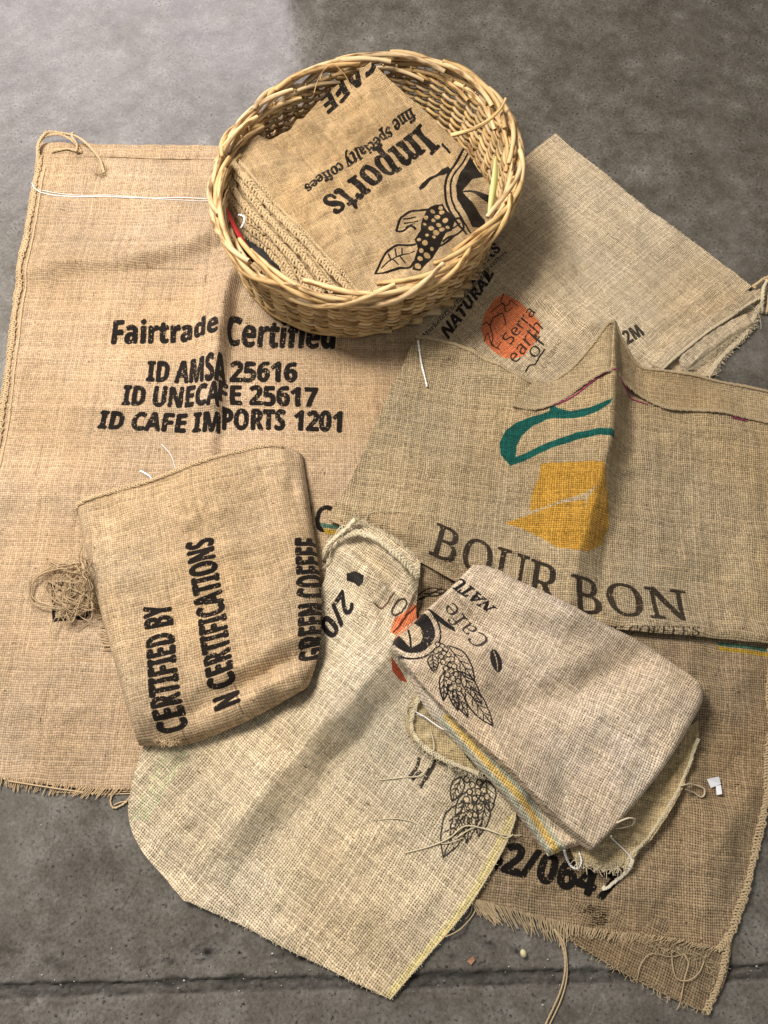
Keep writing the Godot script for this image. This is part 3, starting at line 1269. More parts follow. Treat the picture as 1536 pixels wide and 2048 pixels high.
func fairtrade_sack() -> void:
	var net := [
		[Vector3(-0.686, 0, -1.216), Vector3(-0.50, 0, -1.214), Vector3(-0.30, 0, -1.210), Vector3(-0.10, 0, -1.206), Vector3(0.055, 0, -1.20)],
		[Vector3(-0.678, 0, -0.90), Vector3(-0.50, 0, -0.90), Vector3(-0.30, 0, -0.90), Vector3(-0.10, 0, -0.89), Vector3(0.058, 0, -0.89)],
		[Vector3(-0.664, 0, -0.60), Vector3(-0.48, 0, -0.60), Vector3(-0.29, 0, -0.60), Vector3(-0.10, 0, -0.59), Vector3(0.060, 0, -0.59)],
		[Vector3(-0.660, 0, -0.30), Vector3(-0.48, 0, -0.30), Vector3(-0.29, 0, -0.30), Vector3(-0.10, 0, -0.29), Vector3(0.060, 0, -0.28)],
		[Vector3(-0.5900, 0.0060, -0.0227), Vector3(-0.5084, 0.0060, -0.0144), Vector3(-0.4272, 0.0060, -0.0062), Vector3(-0.3472, 0.0060, -0.0048), Vector3(-0.0928, 0.0060, 0.0020)],
	]
	var folds := [
		[[Vector3(-0.2716, 0.0100, -0.9390), Vector3(-0.2813, 0.0320, -0.8613), Vector3(-0.2876, 0.0360, -0.7552), Vector3(-0.2887, 0.0300, -0.6840), Vector3(-0.2871, 0.0200, -0.6153), Vector3(-0.2902, 0.0100, -0.5304), Vector3(-0.2903, 0.0000, -0.4758)], 0.018, 0.085, 0.6],
		[[Vector3(-0.6953, 0.0080, -0.9076), Vector3(-0.5951, 0.0140, -0.9221), Vector3(-0.4747, 0.0150, -0.9300), Vector3(-0.3658, 0.0170, -0.9675), Vector3(-0.3113, 0.0140, -0.9963)], 0.10, 0.035, 0.4],
		[[Vector3(-0.7209, 0.0040, -0.8943), Vector3(-0.5831, -0.0040, -0.9032), Vector3(-0.4350, -0.0050, -0.9076), Vector3(-0.3084, -0.0060, -0.9561)], 0.03, 0.03, 0.3],
		[[Vector3(-0.6746, 0.0030, -0.6250), Vector3(-0.5353, 0.0040, -0.6211), Vector3(-0.3796, 0.0030, -0.6231), Vector3(-0.2929, 0.0030, -0.6231)], 0.035, 0.012, 0.6],
		[[Vector3(-0.2842, 0.0030, -0.6231), Vector3(-0.1804, 0.0040, -0.6269), Vector3(-0.0069, 0.0030, -0.6298)], 0.035, 0.014, 0.5],
		[[Vector3(-0.6071, 0.0000, -1.1466), Vector3(-0.4721, 0.0040, -1.0792), Vector3(-0.3316, 0.0060, -1.0138)], 0.05, 0.06, 0.0],
		[[Vector3(-0.6424, 0.0040, -0.8076), Vector3(-0.5128, 0.0030, -0.7864), Vector3(-0.3813, 0.0040, -0.8289)], 0.07, 0.06, 0.0],
		[[Vector3(-0.1859, 0.0000, -0.7448), Vector3(-0.0598, 0.0060, -0.6840), Vector3(0.0282, 0.0070, -0.6840)], 0.06, 0.06, 0.0],
		[[Vector3(-0.6406, 0.0030, -0.4758), Vector3(-0.5347, 0.0040, -0.4938), Vector3(-0.4217, 0.0020, -0.4580)], 0.08, 0.05, 0.0],
		[[Vector3(-0.5837, 0.0030, -0.1860), Vector3(-0.4790, 0.0040, -0.2091), Vector3(-0.4057, 0.0020, -0.1784)], 0.08, 0.05, 0.0],
		[[Vector3(-0.6661, 0.0000, -1.2135), Vector3(-0.6447, 0.0060, -1.2033), Vector3(-0.5998, 0.0000, -1.1653)], 0.03, 0.03, 0.0],
	]
	var cl := cloth(net, {"seed": 21, "creases": 16, "folds": folds, "wave": [[0.16, 0.0050], [0.05, 0.0024], [0.018, 0.0006]], "cell": 0.0055, "curl": [0.003, 0.0, 0.002, 0.004], "mottle": 0.10, "density": 1400.0, "arc": 0.7})
	write(cl, "Fairtrade", sans, [Vector3(-0.4872, 0.0060, -0.7555), Vector3(-0.2900, 0.0300, -0.7606), Vector3(-0.2938, 0.0300, -0.7998), Vector3(-0.4872, 0.0060, -0.8004)], INK, 0, 2.3)
	write(cl, "Certified", sans, [Vector3(-0.2772, 0.0060, -0.7514), Vector3(-0.0890, 0.0060, -0.7442), Vector3(-0.0865, 0.0060, -0.7930), Vector3(-0.2775, 0.0060, -0.8088)], INK, 0, 2.3)
	write(cl, "ID AMSA", sans, [Vector3(-0.4168, 0.0060, -0.6806), Vector3(-0.2754, 0.0340, -0.6646), Vector3(-0.2791, 0.0340, -0.7178), Vector3(-0.4173, 0.0060, -0.7187)], INK, 0, 2.3)
	write(cl, "25616", sans, [Vector3(-0.2705, 0.0060, -0.6786), Vector3(-0.1531, 0.0060, -0.6776), Vector3(-0.1537, 0.0060, -0.7147), Vector3(-0.2705, 0.0060, -0.7187)], INK, 0, 2.3)
	write(cl, "ID UNECA", sans, [Vector3(-0.4543, 0.0060, -0.6335), Vector3(-0.2820, 0.0280, -0.6218), Vector3(-0.2832, 0.0280, -0.6622), Vector3(-0.4542, 0.0060, -0.6707)], INK, 0, 2.3)
	write(cl, "FE 25617", sans, [Vector3(-0.2838, 0.0060, -0.6335), Vector3(-0.1167, 0.0060, -0.6296), Vector3(-0.1160, 0.0060, -0.6658), Vector3(-0.2848, 0.0060, -0.6707)], INK, 0, 2.3)
	write(cl, "ID CAFE IM", sans, [Vector3(-0.4911, 0.0060, -0.5894), Vector3(-0.2803, 0.0200, -0.5768), Vector3(-0.2811, 0.0200, -0.6108), Vector3(-0.4872, 0.0060, -0.6199)], INK, 0, 2.3)
	write(cl, "PORTS", sans, [Vector3(-0.2769, 0.0060, -0.5856), Vector3(-0.1709, 0.0060, -0.5856), Vector3(-0.1708, 0.0060, -0.6219), Vector3(-0.2779, 0.0060, -0.6238)], INK, 0, 2.3)
	write(cl, "1201", sans, [Vector3(-0.1538, 0.0060, -0.5856), Vector3(-0.0734, 0.0060, -0.5818), Vector3(-0.0724, 0.0060, -0.6199), Vector3(-0.1536, 0.0060, -0.6219)], INK, 0, 2.3)
	write(cl, "EU", sans_plain, [Vector3(-0.5183, 0.0060, -0.2502), Vector3(-0.4582, 0.0060, -0.2565), Vector3(-0.4698, 0.0060, -0.3210), Vector3(-0.5309, 0.0060, -0.3145)], INK)
	write(cl, "INC", sans, [Vector3(-0.1723, 0.0060, -0.3965), Vector3(-0.0863, 0.0060, -0.4017), Vector3(-0.0840, 0.0060, -0.4469), Vector3(-0.1745, 0.0060, -0.4433)], INK)
	for k in 60:
		speckle(cl, net[1][1].lerp(net[2][3], rng.randf()), 0.12, 3)
	var s := sack("burlap_sack", "large flat tan burlap sack under the basket with rows of black ID numbers", Vector3(-0.31, 0, -0.6))
	var m := cloth_material(Color(0.63, 0.475, 0.33), "tight", 0.0035, cl)
	part(s, "front_panel", cloth_mesh(cl, m))
	var hem := edge_of(cl, 3, 0.03, 1.0, 1)
	part(s, "edge_stitching", braid(hem, 0.0052, 0.0016, 0.0016, 0.0125, M.tan_yarn, 3, 0.001))
	var seam := edge_of(cl, 3, 0.05, 1.0, 3)
	part(s, "seam_cord", braid(seam, 0.0010, 0.0006, 0.0011, 0.012, M.tan_yarn, 2, 0.0006))
	# the folded top hem: a band of doubled cloth
	var band := cloth([
		[Vector3(-0.6711, 0.0060, -1.2100), Vector3(-0.5637, 0.0060, -1.2087), Vector3(-0.4342, 0.0060, -1.2036), Vector3(-0.2952, 0.0060, -1.2011), Vector3(-0.1664, 0.0060, -1.1998)],
		[Vector3(-0.6645, 0.0060, -1.1922), Vector3(-0.5618, 0.0060, -1.1935), Vector3(-0.4327, 0.0060, -1.1884), Vector3(-0.2942, 0.0060, -1.1859), Vector3(-0.1658, 0.0060, -1.1846)],
		[Vector3(-0.6545, 0.0060, -1.1783), Vector3(-0.5604, 0.0060, -1.1821), Vector3(-0.4316, 0.0060, -1.1770), Vector3(-0.2935, 0.0060, -1.1745), Vector3(-0.1655, 0.0060, -1.1745)]], {"seed": 5, "cell": 0.005, "axis": Vector3(1, 0, 0), "puff": [0.008, 0, 0, 0.004], "thick": 0.0022, "gap": 0.001, "wave": [[0.05, 0.0022], [0.015, 0.0006]], "curl": [0.0, 0.0, 0.0022, 0.0]})
	part(s, "top_hem", cloth_mesh(band, cloth_material(Color(0.63, 0.475, 0.33), "tight", 0.0035, band)))
	part(s, "white_stitching", thread(lay([Vector3(-0.6825, 0.0020, -1.1132), Vector3(-0.6744, 0.0040, -1.0986), Vector3(-0.6550, 0.0000, -1.0895), Vector3(-0.5964, 0.0000, -1.0846), Vector3(-0.5285, 0.0000, -1.0822), Vector3(-0.4510, 0.0000, -1.0786), Vector3(-0.3933, 0.0000, -1.0798), Vector3(-0.3256, 0.0000, -1.0774)], 0.0005), 0.00095, M.white_yarn))
	part(s, "white_stitching", thread(lay([Vector3(-0.6679, 0.0000, -1.0979), Vector3(-0.5969, 0.0000, -1.0883), Vector3(-0.5095, 0.0000, -1.0846), Vector3(-0.4510, 0.0000, -1.0786), Vector3(-0.3830, 0.0000, -1.0726), Vector3(-0.3156, 0.0000, -1.0714)], 0.0003), 0.0006, M.white_yarn))
	part(s, "tie_cord", thread(lay([Vector3(-0.6786, 0.0020, -1.1779), Vector3(-0.6785, 0.0100, -1.2033), Vector3(-0.6636, 0.0160, -1.2238), Vector3(-0.6384, 0.0140, -1.2290), Vector3(-0.6093, 0.0100, -1.2212), Vector3(-0.5850, 0.0080, -1.2033), Vector3(-0.5675, 0.0050, -1.1830), Vector3(-0.5554, 0.0030, -1.1653), Vector3(-0.5472, 0.0000, -1.1396)], 0.001), 0.0022, M.tan_yarn, 2))
	part(s, "tie_cord", thread(lay([Vector3(-0.6787, 0.0010, -1.1653), Vector3(-0.6821, 0.0060, -1.2007), Vector3(-0.6669, 0.0110, -1.2187), Vector3(-0.6424, 0.0100, -1.2225), Vector3(-0.6162, 0.0060, -1.2135), Vector3(-0.5990, 0.0000, -1.1909), Vector3(-0.6217, 0.0000, -1.1973), Vector3(-0.6552, 0.0000, -1.1897)], 0.001), 0.0020, M.tan_yarn, 2))
	part(s, "tie_cord", thread(lay([Vector3(-0.6192, 0.0100, -1.2354), Vector3(-0.6146, 0.0120, -1.2161), Vector3(-0.6045, 0.0100, -1.2007), Vector3(-0.6068, 0.0060, -1.1880)], 0.001), 0.0018, M.tan_yarn, 2))
	part(s, "frayed_fibres", frizz(lay([Vector3(-0.5650, 0.0000, -1.1409), Vector3(-0.5544, 0.0000, -1.1347), Vector3(-0.5450, 0.0000, -1.1371), Vector3(-0.5504, 0.0000, -1.1495)], 0.001), 0.014, 0.0008, M.tan_yarn, 0.0006), "stuff")
	part(s, "fringe", fringe(cl, 2, 0.0, 0.42, 0.018, 0.0040, M.tan_yarn, 0.12, 0.25, 0.0011), "stuff")
	part(s, "fringe", fringe(cl, 2, 0.42, 0.62, 0.006, 0.0044, M.tan_yarn, 0.3, 0.4), "stuff")
	part(s, "pulled_thread", thread(lay([Vector3(-0.5481, 0.0020, -0.0173), Vector3(-0.4956, 0.0020, -0.0097), Vector3(-0.4509, 0.0010, -0.0035), Vector3(-0.4119, 0.0000, 0.0006), Vector3(-0.3670, 0.0000, -0.0001)], 0.001), 0.0011, M.tan_yarn))
	part(s, "pulled_thread", thread(lay([Vector3(-0.4775, 0.0000, -0.0021), Vector3(-0.4338, 0.0000, -0.0007), Vector3(-0.3977, 0.0000, -0.0021), Vector3(-0.3674, 0.0000, -0.0035)], 0.001), 0.0011, M.tan_yarn))
	part(s, "pulled_thread", thread(lay([Vector3(-0.3957, 0.0000, 0.0020), Vector3(-0.3969, 0.0000, 0.0101), Vector3(-0.3922, 0.0000, 0.0196), Vector3(-0.3824, 0.0000, 0.0169), Vector3(-0.3744, 0.0000, 0.0115), Vector3(-0.3667, 0.0000, 0.0020)], 0.001), 0.0013, M.tan_yarn, 2))
	part(s, "pulled_thread", thread(lay([Vector3(-0.3631, 0.0000, -0.0048), Vector3(-0.3666, 0.0000, 0.0033), Vector3(-0.3702, 0.0000, 0.0101), Vector3(-0.3816, 0.0000, 0.0115), Vector3(-0.3912, 0.0000, 0.0155)], 0.001), 0.0010, M.tan_yarn))


func natural_sack() -> void:
	var net := [
		[Vector3(0.3421, 0.0050, -1.2419), Vector3(0.4146, 0.0050, -1.1605), Vector3(0.5012, 0.0050, -1.0603), Vector3(0.5938, 0.0050, -0.9669), Vector3(0.6759, 0.0050, -0.8763)],
		[Vector3(0.2367, 0.0050, -1.1418), Vector3(0.3354, 0.0050, -1.0272), Vector3(0.4169, 0.0050, -0.9351), Vector3(0.5040, 0.0050, -0.8469), Vector3(0.5801, 0.0050, -0.7916)],
		[Vector3(0.1305, 0.0050, -1.0272), Vector3(0.2248, 0.0050, -0.9183), Vector3(0.3065, 0.0050, -0.8308), Vector3(0.3943, 0.0050, -0.7520), Vector3(0.4688, 0.0050, -0.7032)],
		[Vector3(-0.0256, 0.0050, -0.8469), Vector3(0.0641, 0.0050, -0.7417), Vector3(0.1500, 0.0050, -0.6614), Vector3(0.2331, 0.0050, -0.5936), Vector3(0.3142, 0.0050, -0.5374)],
	]
	var folds := [
		[[Vector3(0.1515, 0.0040, -0.9334), Vector3(0.2011, 0.0110, -0.8943), Vector3(0.2676, 0.0140, -0.8483), Vector3(0.3202, 0.0120, -0.8182), Vector3(0.3719, 0.0060, -0.7864), Vector3(0.4318, 0.0000, -0.7552)], 0.12, 0.016, 0.7],
		[[Vector3(0.2082, 0.0000, -1.0433), Vector3(0.2764, 0.0060, -0.9847), Vector3(0.3030, 0.0080, -0.8943), Vector3(0.3103, 0.0000, -0.8076)], 0.05, 0.05, 0.0],
		[[Vector3(0.2549, 0.0050, -1.1035), Vector3(0.3090, 0.0070, -1.0433), Vector3(0.3314, 0.0000, -0.9618)], 0.05, 0.07, 0.0],
		[[Vector3(0.3675, 0.0000, -1.0552), Vector3(0.4385, 0.0060, -0.9963), Vector3(0.4837, 0.0040, -0.8943)], 0.08, 0.08, 0.0],
		[[Vector3(0.4803, 0.0040, -0.7864), Vector3(0.5597, 0.0060, -0.8397), Vector3(0.6412, 0.0040, -0.8943)], 0.03, 0.02, 0.3],
	]
	# the back of the bag, which reaches past the front at the mouth
	var back := cloth([
		[Vector3(0.6048, 0.0050, -0.9127), Vector3(0.6636, 0.0050, -0.8741), Vector3(0.6939, 0.0050, -0.8469)],
		[Vector3(0.5588, 0.0050, -0.8469), Vector3(0.6057, 0.0050, -0.7937), Vector3(0.6574, 0.0050, -0.7790)],
		[Vector3(0.4657, 0.0050, -0.7520), Vector3(0.5514, 0.0050, -0.7264), Vector3(0.6068, 0.0050, -0.7295)],
		[Vector3(0.4267, 0.0050, -0.7213), Vector3(0.5013, 0.0050, -0.6812), Vector3(0.5770, 0.0050, -0.6891)]], {"seed": 31, "cell": 0.006, "axis": Vector3(0.6759, 0.0050, -0.8763) - Vector3(0.3421, 0.0050, -1.2419), "wave": [[0.05, 0.003], [0.012, 0.0008]], "curl": [0, 0.004, 0, 0]})
	var cl := cloth(net, {"seed": 32, "creases": 10, "folds": folds, "wave": [[0.14, 0.005], [0.05, 0.0022], [0.018, 0.0006]], "cell": 0.0055, "curl": [0.003, 0.004, 0, 0.001]})
	write(cl, "NATURAL", sans, [Vector3(0.1153, 0.0050, -0.7665), Vector3(0.2018, 0.0050, -0.8991), Vector3(0.1920, 0.0050, -0.9153), Vector3(0.1027, 0.0050, -0.7869)], INK * 1.15, 0, 1.2)
	write(cl, "Marketers of fine specialty coffees", serif_bold, [Vector3(0.0736, 0.0050, -0.7675), Vector3(0.2305, 0.0050, -0.9501), Vector3(0.2270, 0.0050, -0.9594), Vector3(0.0685, 0.0050, -0.7756)], WORN_INK)
	write(cl, "Imports", serif, [Vector3(0.1254, 0.0050, -0.8556), Vector3(0.2194, 0.0050, -0.9589), Vector3(0.2047, 0.0050, -0.9829), Vector3(0.1123, 0.0050, -0.8796)], INK * 1.15, 0, 1.2)
	var round := [Vector3(0.2195, 0.0050, -0.8633), Vector3(0.2024, 0.0050, -0.8510), Vector3(0.1832, 0.0050, -0.8195), Vector3(0.1754, 0.0050, -0.7886), Vector3(0.1791, 0.0050, -0.7614), Vector3(0.1942, 0.0050, -0.7413), Vector3(0.2123, 0.0050, -0.7280), Vector3(0.2280, 0.0050, -0.7247), Vector3(0.2486, 0.0050, -0.7313), Vector3(0.2675, 0.0050, -0.7547), Vector3(0.2801, 0.0050, -0.7784), Vector3(0.2836, 0.0050, -0.7988), Vector3(0.2688, 0.0050, -0.8195), Vector3(0.2468, 0.0050, -0.8457)]
	area(cl, round, ORANGE)
	stroke(cl, [Vector3(0.2195, 0.0050, -0.8633), Vector3(0.2140, 0.0050, -0.8440), Vector3(0.2255, 0.0050, -0.8369), Vector3(0.2320, 0.0050, -0.8475), Vector3(0.2460, 0.0050, -0.8335)], 0.0016, INK)
	stroke(cl, [Vector3(0.1762, 0.0050, -0.7954), Vector3(0.1853, 0.0050, -0.8006), Vector3(0.1909, 0.0050, -0.7954), Vector3(0.1975, 0.0050, -0.8092), Vector3(0.2066, 0.0050, -0.8161), Vector3(0.2157, 0.0050, -0.8195), Vector3(0.2203, 0.0050, -0.7954)], 0.0018, INK)
	stroke(cl, [Vector3(0.1909, 0.0050, -0.7954), Vector3(0.1955, 0.0050, -0.7682), Vector3(0.1919, 0.0050, -0.7547), Vector3(0.2059, 0.0050, -0.7447)], 0.0018, INK)
	stroke(cl, [Vector3(0.1952, 0.0050, -0.8230), Vector3(0.2169, 0.0050, -0.8422), Vector3(0.2218, 0.0050, -0.8230), Vector3(0.2342, 0.0050, -0.8335)], 0.0016, INK)
	stroke(cl, [Vector3(0.1791, 0.0050, -0.7614), Vector3(0.1872, 0.0050, -0.7784), Vector3(0.1908, 0.0050, -0.7614), Vector3(0.2003, 0.0050, -0.7480), Vector3(0.2096, 0.0050, -0.7598)], 0.0016, INK)
	write(cl, "Serra", sans_plain, [Vector3(0.2267, 0.0050, -0.7530), Vector3(0.2763, 0.0050, -0.8213), Vector3(0.2611, 0.0050, -0.8369), Vector3(0.2101, 0.0050, -0.7682)], Color(0.26, 0.22, 0.22))
	write(cl, "earth", sans_plain, [Vector3(0.2346, 0.0050, -0.7148), Vector3(0.2873, 0.0050, -0.7886), Vector3(0.2726, 0.0050, -0.8092), Vector3(0.2168, 0.0050, -0.7313)], Color(0.26, 0.22, 0.22))
	write(cl, "of", sans_plain, [Vector3(0.2698, 0.0050, -0.7247), Vector3(0.2927, 0.0050, -0.7614), Vector3(0.2749, 0.0050, -0.7784), Vector3(0.2521, 0.0050, -0.7413)], Color(0.26, 0.24, 0.24))
	stroke(cl, [Vector3(0.2871, 0.0050, -0.7447), Vector3(0.2775, 0.0050, -0.7313), Vector3(0.2677, 0.0050, -0.7148), Vector3(0.2574, 0.0050, -0.7115), Vector3(0.2494, 0.0050, -0.6984)], 0.003, INK)
	write(cl, "by Lamo", sans_plain, [Vector3(0.2843, 0.0050, -0.7050), Vector3(0.3189, 0.0050, -0.7614), Vector3(0.3120, 0.0050, -0.7675), Vector3(0.2775, 0.0050, -0.7115)], FAINT_INK)
	write(cl, "2M", sans, [Vector3(0.4360, 0.0050, -0.7538), Vector3(0.4671, 0.0050, -0.7730), Vector3(0.4550, 0.0050, -0.7948), Vector3(0.4261, 0.0050, -0.7778)], Color(0.28, 0.28, 0.29), 0, 1.0)
	var s := sack("burlap_sack", "pale beige burlap sack beside the basket with NATURAL and an orange round print", Vector3(0.42, 0, -0.95))
	var pale := Color(0.80, 0.675, 0.505)
	part(s, "back_panel", cloth_mesh(back, cloth_material(pale * 0.97, "open", 0.0032, back)))
	part(s, "front_panel", cloth_mesh(cl, cloth_material(pale, "open", 0.0032, cl)))
	part(s, "frayed_edge", frizz(edge_of(back, 1), 0.008, 0.0010, M.grey_yarn, 0.0006), "stuff")
	part(s, "back_hem", braid(edge_of(back, 1, 0.0, 1.0, 1), 0.0035, 0.0015, 0.0016, 0.012, M.grey_yarn, 3))
	settle(1, 1)
	var roll := cloth([
		[Vector3(0.7075, 0.0050, -0.8840), Vector3(0.7090, 0.0050, -0.8708), Vector3(0.7086, 0.0050, -0.8578)],
		[Vector3(0.6610, 0.0050, -0.8578), Vector3(0.6662, 0.0050, -0.8448), Vector3(0.6699, 0.0050, -0.8340)],
		[Vector3(0.6107, 0.0050, -0.8276), Vector3(0.6175, 0.0050, -0.8127), Vector3(0.6232, 0.0050, -0.8021)],
		[Vector3(0.5558, 0.0050, -0.7916), Vector3(0.5634, 0.0050, -0.7748), Vector3(0.5688, 0.0050, -0.7624)],
		[Vector3(0.5007, 0.0050, -0.7469), Vector3(0.5092, 0.0050, -0.7295), Vector3(0.5150, 0.0050, -0.7193)],
		[Vector3(0.4704, 0.0050, -0.7163), Vector3(0.4792, 0.0050, -0.7012), Vector3(0.4850, 0.0050, -0.6911)]], {"seed": 35, "cell": 0.0035, "thick": 0.009, "puff": [0, 0.008, 0.004, 0.009], "wave": [[0.02, 0.004], [0.008, 0.0012]], "axis": Vector3(0.6759, 0.0050, -0.8763) - Vector3(0.3421, 0.0050, -1.2419)})
	part(s, "edge_fuzz", frizz(edge_of(cl, 0), 0.004, 0.0026, M.grey_yarn, 0.0004), "stuff")
	part(s, "rolled_hem", cloth_mesh(roll, cloth_material(pale * 0.97, "open", 0.0032, roll)))
	part(s, "hem_stitching", braid(edge_of(roll, 1, 0.0, 1.0, 1), 0.0022, 0.0010, 0.0012, 0.010, M.grey_yarn, 3))
	var torn := cloth([
		[Vector3(0.6544, 0.0050, -0.8169), Vector3(0.6614, 0.0050, -0.8042), Vector3(0.6666, 0.0050, -0.7916)],
		[Vector3(0.6057, 0.0050, -0.7937), Vector3(0.6125, 0.0050, -0.7790), Vector3(0.6171, 0.0050, -0.7624)],
		[Vector3(0.5608, 0.0050, -0.7624), Vector3(0.5683, 0.0050, -0.7459), Vector3(0.5731, 0.0050, -0.7295)],
		[Vector3(0.5163, 0.0050, -0.7295), Vector3(0.5245, 0.0050, -0.7112), Vector3(0.5315, 0.0050, -0.6971)]], {"seed": 36, "cell": 0.0035, "thick": 0.006, "puff": [0.01, 0.006, 0.004, 0.006], "wave": [[0.016, 0.006], [0.008, 0.002]], "axis": Vector3(0.6759, 0.0050, -0.8763) - Vector3(0.3421, 0.0050, -1.2419)})
	part(s, "torn_hem", cloth_mesh(torn, cloth_material(pale, "open", 0.0032, torn)))
	part(s, "torn_edge", fringe(torn, 1, 0.0, 1.0, 0.010, 0.0022, M.grey_yarn, 0.9, 0.1, 0.0009), "stuff")
	part(s, "frayed_fibres", frizz(edge_of(torn, 1), 0.012, 0.0008, M.grey_yarn, 0.0006), "stuff")
	part(s, "frayed_fibres", frizz(edge_of(roll, 1), 0.007, 0.0014, M.grey_yarn, 0.0005), "stuff")
	part(s, "tie_cord", thread(lay([Vector3(0.6738, 0.0060, -0.8668), Vector3(0.6924, 0.0100, -0.8788), Vector3(0.7184, 0.0080, -0.8854)], 0.001), 0.0030, M.tan_yarn, 2))
	part(s, "tie_cord", thread(lay([Vector3(0.6953, 0.0080, -0.8745), Vector3(0.6825, 0.0100, -0.8526), Vector3(0.6808, 0.0080, -0.8311), Vector3(0.6863, 0.0040, -0.8203)], 0.001), 0.0026, M.pale_yarn, 2))
	part(s, "tie_cord", thread(lay([Vector3(0.7090, 0.0060, -0.8788), Vector3(0.6968, 0.0080, -0.8505), Vector3(0.6932, 0.0040, -0.8182)], 0.001), 0.0022, M.tan_yarn, 2))
	for k in 4:
		part(s, "loose_fibre", thread(lay([Vector3(0.6234, 0.0040, -0.8076), Vector3(0.6575, 0.0100, -0.8225), Vector3(0.6751, 0.0080, -0.8076), Vector3(0.6803, 0.0000, -0.7874)], 0.001 + 0.002 * k), 0.0005, M.pale_yarn, 1, 4)) if k == 0 else null
	part(s, "loose_fibre", thread(lay([Vector3(0.6069, 0.0000, -0.8021), Vector3(0.6386, 0.0060, -0.8182), Vector3(0.6663, 0.0080, -0.8203), Vector3(0.6969, 0.0000, -0.8212)], 0.001), 0.0005, M.pale_yarn, 1, 4))


